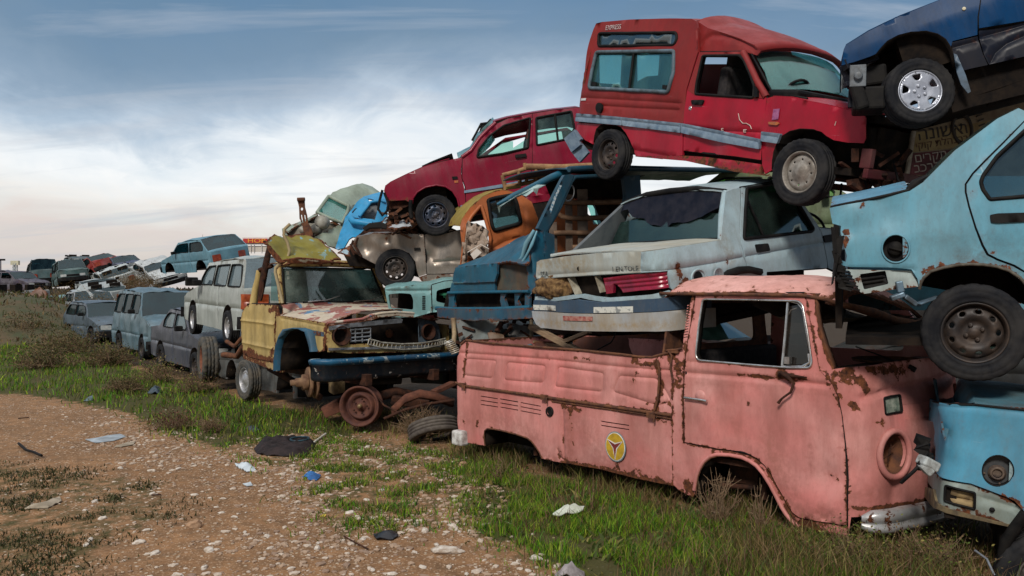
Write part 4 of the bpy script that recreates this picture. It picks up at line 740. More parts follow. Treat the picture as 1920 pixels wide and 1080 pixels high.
def van():
    PU=paint('faded_red_paint',(.22,.014,.014),.22,(.28,.035,.03),.55,.35,(.10,.03,.03),.55,off=(1,2,3)); PR=paint('crimson_paint',(.36,.004,.02),.20,(.36,.025,.05),.4,.22,(.12,.02,.03),.33,off=(4,2,3))
    rh=Vector((1.13,9.55,3.295)); fh=Vector((2.54,7.4,2.784)); X=(fh-rh).normalized(); O=local_O(rh,X,.80,.28)
    V=Veh('red_van','red high roof van with grey side strip, resting nose down on the grey saloon','van',O,X,1.58,4.02,.10,.06,ins=lambda a,z:.10*np.maximum(0,z-.75)**1.1+.02)
    S=Z4
    rarch=[(375,775),(362,735),(345,692),(322,650),(295,622),(262,608),(225,603),(185,610),(165,630),(155,665),(150,700)]
    farch=[(1100,845),(1102,800),(1110,750),(1128,705),(1155,668),(1195,642),(1250,629),(1320,632),(1365,645),(1392,668)]
    up=rc(S([(178,120),(590,116),(596,150),(580,183),(175,188)]),5); w2=rc(S([(165,220),(580,214),(576,330),(546,434),(125,412),(140,330)]),5)
    tp=[(150,100),(165,68),(195,60),(350,47),(560,41),(670,42),(695,55),(703,90),(706,220)]
    V.panel('box_side',S([(30,553),(62,540),(68,480),(100,320)]+tp+[(645,420),(627,560),(625,600),(300,568)]),PU,holes=[up,w2],grid=.06,thick=.03,dent=.010,feats=[(S([(85,462),(300,475),(595,492)]),.015,.012,.1),(S([(180,505),(400,520),(590,528)]),.015,.012,.1)],dimples=[(S([(590,540)])[0],.15,.03)],rust=[(S([(640,420),(627,560)]),.02,.8)],dirt=[(S([(600,200),(690,100)]),.1,.3)],edge=.2)
    V.panel('lower_side',S([(48,600),(300,612),(612,652),(625,652),(625,770),(600,775),(375,775)]+rarch[1:]+[(148,712),(105,690),(62,640)]),PR,grid=.06,thick=.03,dent=.010,feats=[(S([(350,740),(625,790)]),.02,.015,.3)],dirt=[(S([(360,770),(620,800)]),.08,.6)],dimples=[(S([(450,680)])[0],.12,-.012)],edge=.3)
    dw=rc(S([(732,240),(928,238),(950,262),(982,335),(1006,400),(1002,464),(692,444),(700,380)]),4)
    V.panel('door',S([(714,222),(928,218),(945,225),(1000,335),(1070,468),(1062,560),(1048,640),(1040,795),(900,775),(750,760),(630,745),(630,600),(632,560),(650,425)]),PR,holes=[dw],grid=.05,thick=.03,dent=.010,feats=[(S([(632,612),(830,640),(1045,648)]),.008,.008,.2)],dimples=[(S([(760,700)])[0],.15,.02),(S([(880,730)])[0],.12,-.02),(S([(870,590)])[0],.1,.012)],rust=[(S([(750,455),(900,462)]),.02,1.)],edge=.4)
    V.panel('door_shoulder',S([(716,223),(930,219),(1066,462),(1000,470),(690,450),(652,425)]),PU,holes=[dw],grid=.06,thick=.006,off=.003,edge=.3,rust=[(S([(690,450),(1000,468)]),.03,1.)])
    V.panel('sill',S([(628,772),(750,780),(900,798),(1040,818),(1042,868),(1085,882),(900,858),(640,800),(375,778),(375,770),(600,775)]),PR,grid=.07,thick=.04,dirt=[(S([(375,775),(640,800),(900,850),(1080,880)]),.1,1.)],rust=[(S([(700,815),(900,855),(1080,880)]),.05,1.1)])
    V.skirt('rear_wheel_housing',S(rarch),DARK,.4); V.skirt('front_wheel_housing',S(farch),DARK,.5)
    V.panel('front_wing',S([(1074,466),(1110,456),(1200,462),(1300,482),(1420,508),(1520,532),(1590,550),(1600,570),(1603,680),(1590,706),(1500,702),(1430,690),(1392,668)]+farch[::-1][1:]+[(1060,870),(1044,820),(1046,640),(1062,560)]),PR,grid=.05,thick=.02,dent=.008,dimples=[(S([(1090,800)])[0],.1,.02)],edge=.35,dirt=[(S([(1070,830),(1090,700)]),.08,.6)])
    # cab top and the fairing that climbs to the box roof
    V.panel('cab_top',S([(704,58),(760,94),(850,120),(930,148),(1000,180),(1040,216),(1020,238),(988,228),(946,216),(930,213),(712,216)]),PU,grid=.06,thick=.02,off=-.05,feats=[(S([(716,190),(740,150),(780,128),(880,135),(960,170),(1010,205)]),.03,.02,.1)],edge=.2)
    pe=V.E3(S([(990,230),(1020,290),(1050,350),(1078,420),(1100,440)]),off=-.03); V.line('windscreen_pillar',S([(946,222),(985,300),(1020,375),(1072,462)]),PU,.035,-.02)
    bt=V.E3(S([(165,70),(195,62),(350,49),(560,43),(670,44),(698,52)]),off=-.03); V.across('box_roof',bt,PU,.03,6,12,grid=.15,rust=.2)
    ft=V.E3(S([(700,54),(760,92),(850,118),(930,146),(1000,178),(1040,214)]),off=-.05); V.across('fairing',ft,PU,.13,2.4,16,grid=.08,rust=.1)
    # windscreen and roof front: corners from the photo on a line .1 m inside the side
    g0=V.ony(.12,S([(990,230),(1105,437)])); a,b=g0; ed=np.array([(a[0],.15,a[1]),((a[0]+b[0])/2+.02,.13,(a[1]+b[1])/2+.01),(b[0],.10,b[1])])
    V.across('windscreen',ed,GTE,.085,3.,12,grid=.2,dent=0,thick=.006,rust=0,fn=lambda P:P+np.stack([.12*(1-(2*(P[:,1]-.1)/1.38-1)**2),0*P[:,0],0*P[:,0]],1))
    hd=np.array([tuple(ft[-2]),tuple(ft[-1]),(a[0]+.03,.15,a[1]+.0)]); V.across('roof_header',hd,PU,.085,3.,14,grid=.1,rust=.1,fn=lambda P:P+np.stack([.12*(1-(2*(P[:,1]-.1)/1.38-1)**2),0*P[:,0],0*P[:,0]],1))
    be=V.E3(S([(1108,452),(1200,458),(1300,478),(1420,504),(1520,528),(1590,548)]),off=-.01); V.across('bonnet',be,PR,.05,2.5,14,grid=.1,rust=.3)
    V.line('windscreen_seal',S([(992,232),(1102,436),(1200,452),(1290,470)]),BLACK,.012,-.05)
    # windows
    G1=glass('van_glass',(.55,.82,.78),(.18,.38,.38),.16,.12)
    V.pane('upper_window',up,GBL,off=-.01); V.line('upper_window_seal',up,BLACK,.016,.003,closed=True)
    wf=V.line('window_frame',w2,mat('blue_grey_rubber',(.10,.15,.19),(.05,.07,.08),.6,8),.022,.006,closed=True); V.pane('side_window',w2,G1,off=-.015)
    V.line('window_divider',S([(366,218),(340,425)]),BLACK,.016,.0); V.line('window_seal',dw,BLACK,.014,.003,closed=True); V.skirt('window_return',dw,BLACK,.05,closed=True)
    V.panel('window_latch',S([(140,378),(162,380),(160,400),(138,398)]),BLACK,grid=.1,off=.01,thick=.02); V.panel('window_latch',S([(518,395),(540,397),(536,418),(514,416)]),BLACK,grid=.1,off=.01,thick=.02)
    # far side with matching windows so the sky shows through, partition and seats
    zz=lambda p:[(q[0],q[1]) for q in V.S(p)]
    HL=[V.ony(1.5,S(q)) for q in ([(172,236),(302,236),(292,394),(176,386)],[(372,236),(502,236),(494,350),(420,352),(372,390)],[(200,150),(320,165),(322,184),(198,184)],[(728,248),(930,250),(950,285),(725,285)],[(840,330),(960,325),(1000,398),(995,416),(850,385)])]
    V.panel('far_side',zz(S([(55,545),(150,100),(190,62),(680,44),(700,60),(720,120),(930,215),(1075,460),(1590,550),(1600,700),(1085,880),(640,800),(370,778),(100,690)])),PU,holes=HL[3:],px=False,plane=(1,1.5),grid=.12)
    mb=MB()
    for y in (.45,1.1): mb.box((2.35,y,.62),(.5,.45,.16)); mb.box((2.1,y,.95),(.14,.45,.55)); mb.box((2.05,y,1.30),(.10,.25,.18))
    mb.build('seat',SEAT,V.e,.05)
    mb=MB(); mb.box((3.0,.75,.88),(.35,1.35,.2)); mb.build('dashboard',BLACK,V.e,.03)
    mb=MB(); M_=Matrix.Translation((2.82,.45,.95))@Matrix.Rotation(R(-60),4,'Y')@Matrix.Rotation(R(90),4,'X'); mb.tube([(.18*math.cos(t*.2618),0,.18*math.sin(t*.2618)) for t in range(25)],.014,6); mb.build('steering_wheel',BLACK,V.e,M=M_)
    mb=MB(); mb.box((1.95,.8,.3),(3.8,1.45,.06)); mb.build('floor_pan',DARK,V.e)
    ZT=V.inv(*S([(175,75)])[0])[1]-.03
    HR=[V.onx(.06,S(q)) for q in ([(172,238),(302,238),(292,394),(176,386)],[(376,238),(502,238),(494,345),(430,350),(376,380)])]
    V.panel('rear_door',[(.04,.3),(1.54,.3),(1.54,1.2),(1.46,ZT),(.12,ZT),(.04,1.2)],PU,holes=HR,px=False,plane=(0,.06),grid=.12,thick=.03)
    # grey side strip in four lengths
    GR=mat('grey_strip',(.09,.14,.20),(.17,.23,.29),.55,9,0,.2)
    for q in ([(28,552),(295,566),(300,611),(33,596)],[(298,567),(612,599),(612,651),(303,612)],[(616,599),(830,641),(1035,684),(1030,738),(830,701),(616,651)],[(1042,643),(1146,655),(1126,708),(1038,695)]):
        V.panel('side_strip',rc(S(q),2),GR,grid=.06,thick=.03,off=.03,dent=.004,feats=[(S([((q[0][0]*2+q[-1][0])/3,(q[0][1]*2+q[-1][1])/3+2),((q[1][0]*2+q[2][0])/3,(q[1][1]*2+q[2][1])/3+2)] if len(q)==4 else [(620,616),(830,660),(1034,702)]),.008,.006,0)],edge=0)
    mb=MB(); [mb.bar(V.at(*S([(a,b)])[0],10.0),V.at(*S([(c,d)])[0],9.95),.05,w) for a,b,c,d,w in ((22,662,62,735,.15),(60,728,104,782,.16),(40,650,75,700,.10))]; mb.build('hanging_bumper',GR,V.e)
    V.panel('door_handle',rc(S([(668,476),(735,474),(726,502),(672,500)]),3),BLACK,grid=.05,thick=.03,off=.025,dent=0)
    mb=MB(); c=V.P(*V.inv(*S([(667,521)])[0]),.004); mb.lathe([(-.008,.001),(-.008,.014),(-.004,.02),(0,.022)],12,c=c); mb.build('door_lock',CHROME,V.e)
    V.panel('fuel_cap',S(ell(177,517,17,27,18)),BLACK,grid=.06,thick=.03,off=.025,dent=0)
    V.panel('mirror_plate',S([(1005,400),(1022,425),(1022,458),(1004,462)]),BLACK,grid=.05,thick=.03,off=.03,dent=0)
    V.panel('number_tag',S([(84,468),(110,466),(108,478),(82,479)]),mat('white_tag',(.6,.6,.6),(.4,.4,.4),.6,8),grid=.1,thick=.004,off=.008,dent=0)
    V.panel('indicator',rc(S([(1080,592),(1128,592),(1138,602),(1126,610),(1082,606)]),2),mat('orange_lens',(.45,.12,.03),(.25,.1,.05),.3,30),grid=.06,thick=.02,off=.014,dent=0)
    V.panel('sticker',S([(1108,525),(1142,522),(1134,578),(1100,582)]),mat('purple_sticker',(.20,.05,.14),(.35,.12,.25),.6,30),grid=.1,thick=.002,off=.006,dent=0)
    mb=MB()
    for l in ([(922,548),(928,580),(945,600)],[(945,600),(965,600),(985,612),(992,630)],[(1436,612),(1443,590)],[(832,628),(832,638),(842,638)],[(950,634),(950,648),(962,648)],[(832,628),(842,628)],[(950,634),(966,634)],[(950,641),(962,641)]): mb.tube(V.E3(S(l),off=.006),.004,4)
    mb.build('scratch',mat('chip_white',(.65,.55,.5),(.5,.35,.3),.6,20),V.e)
    put_text('EXPRESS',V,S([(258,90)])[0],.075,mat('letter_white',(.55,.5,.5),(.4,.3,.3),.6,20),'lettering')
    # wheels
    c=V.P(*V.inv(*S([(1262,862)])[0])); V.wheel((c[0],.04,c[2]),.292,.165,'cap',steer=0,rim=mat('cream_steel',(.30,.28,.25),(.14,.12,.10),.5,9,.2))
    c=V.P(*V.inv(*S([(238,768)])[0])); V.wheel((c[0],.05,c[2]),.288,.165,'steel',rim=STEELD)
    # open nose: slam panel, bay, front cross rails
    mb=MB()
    mb.box((3.9,.8,.75),(.10,1.3,.06)); mb.box((3.55,.8,.5),(.7,1.1,.35),jit=.05); mb.box((3.75,.45,.55),(.25,.3,.3),jit=.03); mb.box((3.9,1.2,.5),(.2,.3,.35),jit=.03); mb.build('engine',DARK,V.e,.01)
    mb=MB(); mb.box((4.0,.8,.30),(.05,1.5,.08)); mb.box((3.98,.08,.42),(.10,.06,.16));  mb.build('front_panel',paint('dull_red_frame',(.07,.006,.01),.5,(.15,.08,.07),.7,.6,(.05,.03,.02),.6),V.e,.008)
    mb=MB()
    for k in range(7):
        p=Vector((3.9+random.uniform(-.1,.2),random.uniform(.3,1.3),random.uniform(.2,.5))); mb.tube([p,p+Vector((random.uniform(-.1,.2),random.uniform(-.2,.2),-.15)),p+Vector((random.uniform(-.1,.2),random.uniform(-.3,.3),-.32))],.010,5)
    mb.build('loose_cable',BLACK,V.e)
    mb=MB(); mb.box((3.3,.8,.16),(.9,.12,.06));  mb.tube([(3.36,.1,.24),(3.36,1.5,.24)],.03,8); mb.build('subframe',RUSTD,V.e)
def put_text(txt,V,uv,size,m,name,off=.008,ang=0,parent=None,frame=None,align='CENTER'):
    cu=bpy.data.curves.new(name+'_tmp','FONT'); cu.body=txt; cu.size=size; cu.align_x=align; cu.align_y='CENTER'; cu.extrude=.0015; cu.resolution_u=3
    t=bpy.data.objects.new('tmp',cu); col.objects.link(t); bpy.context.view_layer.update(); me=bpy.data.meshes.new_from_object(t.evaluated_get(bpy.context.evaluated_depsgraph_get())); bpy.data.objects.remove(t)
    if frame is None:
        a,z=V.inv(*uv); p=V.P(a,z,off); n=V.N(np.array([a]))[0]; t_=V.P(a+.01,z,off)-p; t_=Vector(t_/np.linalg.norm(t_)); n=Vector(n); z_=n.cross(t_); Mx=Matrix((( t_.x,z_.x,n.x,p[0]),(t_.y,z_.y,n.y,p[1]),(t_.z,z_.z,n.z,p[2]),(0,0,0,1)))@Matrix.Rotation(ang,4,'Z')
    else: Mx=frame
    me.transform(Mx); me.name=name; me.materials.clear()
    o=bpy.data.objects.new(name,me); col.objects.link(o); me.materials.append(m); o.parent=parent or V.e; return o
van()
# ------------------------------------------------------------------ the middle of the pile
def grey_saloon():
    P=paint('pale_grey_blue_paint',(.36,.50,.56),.22,(.46,.56,.60),.5,.30,(.20,.15,.08),.40,off=(5,5,2))
    PL=paint('dusty_lid_paint',(.40,.46,.46),.22,(.46,.42,.32),.8,.45,(.30,.22,.11),.5,off=(1,5,2))
    X=Vector((.8,.6,.118)); 
    V=Veh('grey_saloon','pale grey saloon with missing rear screen and one broken red tail lamp','car',(1.30,7.0,1.10),X,1.62,4.2,.16,.07,ins=lambda a,z:.20*np.maximum(0,z-.86)**1.05,rin=lambda y,z:.0*z)
    S=Z5
    dr=[(1440,132),(1438,200),(1434,300),(1436,400),(1450,460),(1470,522)]
    V.panel('body_side',S([(966,436),(1100,418),(1240,396),(1344,380),(1352,300),(1362,220),(1366,152),(1400,138)]+dr+[(1560,510),(1560,640),(1340,640),(1200,640),(1130,632),(1104,606),(1092,525),(966,532)]),P,grid=.05,thick=.02,dent=.010,
        feats=[(S([(1096,520),(1200,505),(1320,485),(1460,455)]),.010,.010,.15),(S([(968,528),(1090,522)]),.006,.006,.3)],
        rust=[(S([(1135,505),(1150,540),(1160,585)]),.05,1.25),(S([(1370,490),(1375,460)]),.03,1.2),(S([(1190,560),(1175,570)]),.02,1.1)],dirt=[(S([(1345,380),(1380,430),(1400,500)]),.10,.55),(S([(1130,520),(1150,600)]),.08,.7)],edge=.35)
    V.skirt('wheel_housing',S([(1340,600),(1352,560),(1380,538),(1430,522),(1480,520),(1530,532),(1560,560)]),BLACK,.4); V.line('arch_lip',S([(1345,590),(1354,560),(1380,538),(1430,522),(1480,519),(1530,530)]),BLACK,.035,.02)
    # fuel filler with its open flap
    mb=MB(); c=V.P(*V.inv(*S([(1234,560)])[0]),.003); mb.lathe([(-.004,.001),(-.004,.055),(0,.06)],24,c=c); mb.build('filler_hole',BLACK,V.e)
    V.line('filler_ring',S(ell(1238,560,34,42,24)),P,.010,.006,closed=True); mb=MB(); c=V.P(*V.inv(*S([(1322,545)])[0]),.02); mb.lathe([(-.006,.001),(-.006,.055),(-.012,.06),(0,.065)],24,c=c); mb.bar(Vector(c)+Vector((-.12,0,-.01)),Vector(c)+Vector((-.02,0,0)),.05,.012); mb.build('filler_flap',mat('filler_grey',(.25,.30,.33),(.12,.14,.15),.5,14),V.e)
    # doors
    w1=rc(S([(1466,134),(1640,106),(1700,190),(1782,325),(1776,338),(1560,362),(1452,374),(1458,250)]),4)
    V.panel('rear_door',S([(1444,130),(1600,104),(1640,98),(1720,200),(1815,335),(1830,400),(1845,470),(1850,510),(1560,530),(1474,524),(1454,460),(1440,400),(1438,300)]),P,holes=[w1],grid=.06,thick=.025,feats=[(S([(1462,455),(1640,425),(1838,388)]),.010,.010,.15)],edge=.3)
    V.panel('front_door',S([(1640,98),(1665,104),(1812,322),(1900,330),(1960,340),(1960,560),(1855,512),(1848,470),(1833,400),(1818,335)]),P,grid=.07,thick=.025,feats=[(S([(1838,388),(1940,365)]),.010,.010,.15)],edge=.3)
    V.skirt('window_return',w1,BLACK,.04,closed=True); V.line('window_seal',w1,BLACK,.016,.003,closed=True); V.pane('window_glass',w1,GDK,off=-.02); V.line('window_divider',S([(1468,190),(1520,300),(1545,362)]),BLACK,.012,.003)
    for q in ([(1508,400),(1568,394),(1578,430),(1518,440)],[(1830,358),(1880,350),(1884,384),(1838,392)]): V.panel('door_handle',rc(S(q),3),BLACK,grid=.05,thick=.02,off=.012,dent=0)
    # roof
    re=V.E3(S([(1366,150),(1440,126),(1530,110),(1622,98)]),off=-.03); V.across('roof',re,P,.06,3,14,grid=.1,rust=.3)
    g0=V.E3(S([(1345,378),(1366,152)]),off=-.06); gt=g0[1]; gb=g0[0]
    # rear screen frame: far pillar, top lip, torn glass
    def far(p): return Vector((p[0],V.W-p[1],p[2]))
    mb=MB(); mb.tube([gb,(gb+gt)/2+np.array((-.02,0,0)),gt],.035,7); mb.build('rear_pillar',P,V.e); mb=MB()
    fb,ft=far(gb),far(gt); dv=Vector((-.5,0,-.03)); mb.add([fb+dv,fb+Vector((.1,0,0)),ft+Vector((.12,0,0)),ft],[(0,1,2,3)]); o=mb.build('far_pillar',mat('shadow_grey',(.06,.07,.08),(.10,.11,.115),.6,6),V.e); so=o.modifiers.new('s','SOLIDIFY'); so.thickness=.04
    mb=MB(); mb.tube([gt,Vector(gt)*.75+ft*.25+Vector((-.01,0,.06)),(Vector(gt)+ft)/2+Vector((-.02,0,.07)),Vector(gt)*.25+ft*.75+Vector((-.01,0,.06)),ft],.03,7); mb.tube([gb,Vector(gb)*.7+fb*.3+Vector((-.05,0,.01)),(Vector(gb)+fb)/2+Vector((-.08,0,.01)),Vector(gb)*.3+fb*.7+Vector((-.05,0,.01)),fb],.022,7); mb.build('screen_frame',BLACK,V.e)
    TF=mat('torn_window_film',(.004,.005,.012),(.012,.012,.02),.5,9,spec=.2); mb=MB(); n=24; top=[Vector(gt)*(1-i/n)+ft*(i/n)+Vector((-.02,0,.06-.06*abs(2*i/n-1)**3)) for i in range(n+1)]; V_=[]
    for i,p in enumerate(top):
        t=i/n; dp=.10+.24*math.sin(PI*min(1,t*1.1))**.7+.05*noise.noise(Vector((t*9,1,3))); dn=(Vector(gb)*(1-t)+fb*t-p).normalized(); V_+=[p+Vector((0,0,0)),p+dn*dp*.5+Vector((-.03*noise.noise(Vector((t*7,0,0))),0,0)),p+dn*dp+Vector((.06*noise.noise(Vector((t*11,4,0))),0,0))]
    mb.add(V_,[(i*3+j,i*3+j+1,(i+1)*3+j+1,(i+1)*3+j) for i in range(n) for j in range(2)],True); mb.build('torn_film',TF,V.e)
    mb=MB(); 
    for t,l in ((.1,.25),(.3,.3),(.45,.2)): p=Vector(gt)*(1-t)+ft*t+Vector((0,0,.04)); mb.tube([p,p+Vector((.1,.15,-.06)),p+Vector((.05,l,-.04)),p+Vector((.1,l+.15,-.10))],[.012,.018,.01,.004],5)
    mb.build('hanging_lining',mat('lining',(.35,.28,.2),(.15,.11,.08),.8,9),V.e)
    V.across('rear_glass',np.array([tuple(Vector(gb)+Vector((0,.03,0))),tuple(Vector(gb).lerp(Vector(gt),.55)+Vector((.02,.03,0)))]),glass('green_rear_glass',(.20,.42,.38),(.08,.14,.13),.3,.2),.03,2.2,8,grid=.2,dent=0,thick=.005,rust=0)
    # boot: deck, lid face, lamp panel
    q=V.E3(S([(966,434),(1100,416),(1240,394),(1344,377)]),off=-.01)
    V.across('boot_deck',q,PL,.02,4,18,grid=.08,dent=.006,rust=.4)
    V.panel('boot_lid',S([(470,484),(486,474),(600,457),(740,443),(900,434),(966,434),(968,532),(900,536),(740,544),(560,556),(474,566),(466,552)]),PL,grid=.05,thick=.03,dent=.005,edge=.3,dirt=[(S([(480,490),(600,480),(700,500)]),.1,.8)],feats=[(S([(480,548),(740,530),(960,518)]),.012,.006,.1)])
    mb=MB(); c=V.P(*V.inv(*S([(670,514)])[0]),.003); mb.lathe([(-.003,.001),(-.003,.018),(0,.02)],14,c=c); mb.build('lock_hole',BLACK,V.e)
    IN=mat('letter_black',(.05,.055,.055),(.22,.26,.27),.6,30,lo=.48,hi=.56)
    put_text('1.EN.TOLE.',V,S([(892,516)])[0],.062,IN,'lettering',off=.004); put_text('SSA  Y',V,S([(522,542)])[0],.075,IN,'lettering',off=.004)
    V.panel('lamp_recess',S([(470,558),(1100,520),(1106,640),(700,650),(468,650)]),DARK,grid=.08,off=-.09)
    V.skirt('lamp_recess_lip',S([(470,562),(740,546),(968,534),(1092,524),(1102,606)]),P,.08)
    LR=mat('red_lens',(.30,.012,.04),(.16,.01,.03),.25,9,0,.1,.6)
    V.panel('tail_lamp',S([(786,560),(900,545),(1088,524),(1098,604),(960,618),(880,628),(860,600),(835,585),(832,630),(800,634)]),LR,grid=.04,thick=.03,off=-.012,dent=0,edge=0,feats=[(S([(792,578),(1090,546)]),.012,.012),(S([(846,592),(1092,566)]),.012,.012),(S([(866,610),(1094,586)]),.012,.012)])
    mb=MB(); bs=lambda u,v,d: V.at(*S([(u,v)])[0],d)
    for a,b,w in (((615,560),(650,640),.07),((740,552),(765,630),.06)): mb=MB(); mb.bar(V.P(*V.inv(*S([a])[0]),-.05),V.P(*V.inv(*S([b])[0]),-.05),w,.02); mb.build('boot_bracket',mat('cream_bracket',(.42,.40,.32),(.20,.17,.12),.7,8),V.e)
    mb=MB(); bm=bmesh.new(); bmesh.ops.create_icosphere(bm,subdivisions=4,radius=1); ce=Vector(V.P(*V.inv(*S([(545,606)])[0]),-.02))
    for v in bm.verts: p=v.co.copy(); d=1+.35*noise.fractal(p*2.2,1,2,4); v.co=Vector((p.x*.07,p.y*.27,p.z*.115))*d+ce
    me=bpy.data.meshes.new('crumbled_foam'); bm.to_mesh(me); bm.free(); me.polygons.foreach_set('use_smooth',[True]*len(me.polygons)); link('crumbled_foam',me,mat('foam_brown',(.22,.13,.05),(.07,.035,.015),.95,22,0,1),V.e)
    # body lip above the bumper, wavy; bumper band; bumper
    V.panel('rear_lip',S([(462,648),(560,652),(620,642),(680,636),(740,648),(800,654),(900,648),(1000,640),(1104,618),(1104,650),(1000,658),(860,668),(790,672),(720,662),(680,652),(620,662),(540,670),(460,664)]),P,grid=.05,thick=.05,off=.02,edge=.3)
    V.panel('bumper_band',S([(456,664),(560,672),(660,662),(760,674),(900,668),(1000,660),(1104,650),(1196,628),(1300,610),(1300,700),(1196,702),(1100,712),(800,726),(600,722),(450,714)]),paint('bumper_navy',(.03,.07,.13),.05,(.05,.10,.16),.6,.3,(.15,.13,.1),.5),grid=.06,thick=.03,off=.075,dent=.004,edge=.1)
    V.panel('bumper',S([(446,716),(600,726),(800,730),(1100,716),(1196,706),(1320,700),(1320,790),(1180,800),(1000,812),(800,812),(600,806),(490,796),(466,778),(450,745)]),paint('bumper_grey',(.36,.40,.44),.24,(.42,.38,.30),.6,.7,(.30,.21,.10),.55),grid=.05,thick=.03,off=.085,dent=.006,edge=.3,dirt=[(S([(480,770),(800,790),(1100,780)]),.05,.8)])
    V.across('bumper_top',V.P(np.array([.3,.05,0.]),np.array([.62,.62,.62])),BLACK,0,2,6,grid=.2) if 0 else None
    ST=mat('peeling_sticker',(.62,.63,.58),(.25,.27,.27),.6,22,lo=.52,hi=.6); RS=mat('red_sticker',(.30,.07,.06),(.45,.25,.2),.6,25)
    V.panel('sticker',S([(454,686),(558,690),(560,714),(456,710)]),ST,grid=.1,thick=.003,off=.08,dent=0,edge=0); V.panel('sticker',S([(740,697),(926,693),(926,722),(740,724)]),ST,grid=.1,thick=.003,off=.08,dent=0,edge=0); V.panel('sticker',S([(594,738),(734,742),(734,763),(596,760)]),RS,grid=.1,thick=.003,off=.092,dent=0,edge=0)
    mb=MB(); mb.box((2.,.8,.28),(3.8,1.5,.06)); mb.box((1.0,.8,.9),(.06,1.3,.4)); mb.box((2.0,.8,.62),(.5,1.2,.15)); mb.box((1.2,.8,.55),(1.8,1.4,.5)); mb.build('floor_pan',DARK,V.e)
    mb=MB()
    for y in (.4,1.15): mb.box((2.1,y,.95),(.13,.45,.55)); mb.box((2.08,y,1.28),(.08,.22,.16))
    mb.build('seat',SEAT,V.e,.04)
    mb=MB(); M_=Matrix.Translation((2.75,.45,.98))@Matrix.Rotation(R(60),4,'Y')@Matrix.Rotation(R(90),4,'X'); mb.tube([(.18*math.cos(t*.2618),0,.18*math.sin(t*.2618)) for t in range(25)],.014,6); mb.build('steering_wheel',BLACK,V.e,M=M_)
    fs=S([(1466,134),(1640,106),(1782,325),(1776,338),(1452,374)]); V.panel('far_side',[(.1,.3),(4,.3),(4,.9),(2.9,.95),(2.3,1.3),(1.1,1.3),(.75,.95),(.1,.9)],P,holes=[rc([(1.25,.95),(2.6,.97),(2.2,1.24),(1.3,1.24)],.05)],px=False,plane=(1,1.6),grid=.15)
    fe=V.E3(S([(1625,98),(1720,200),(1812,322)]),off=-.05); V.across('windscreen',fe,GTE,.02,2,8,grid=.2,dent=0,thick=.005,rust=0)
grey_saloon()
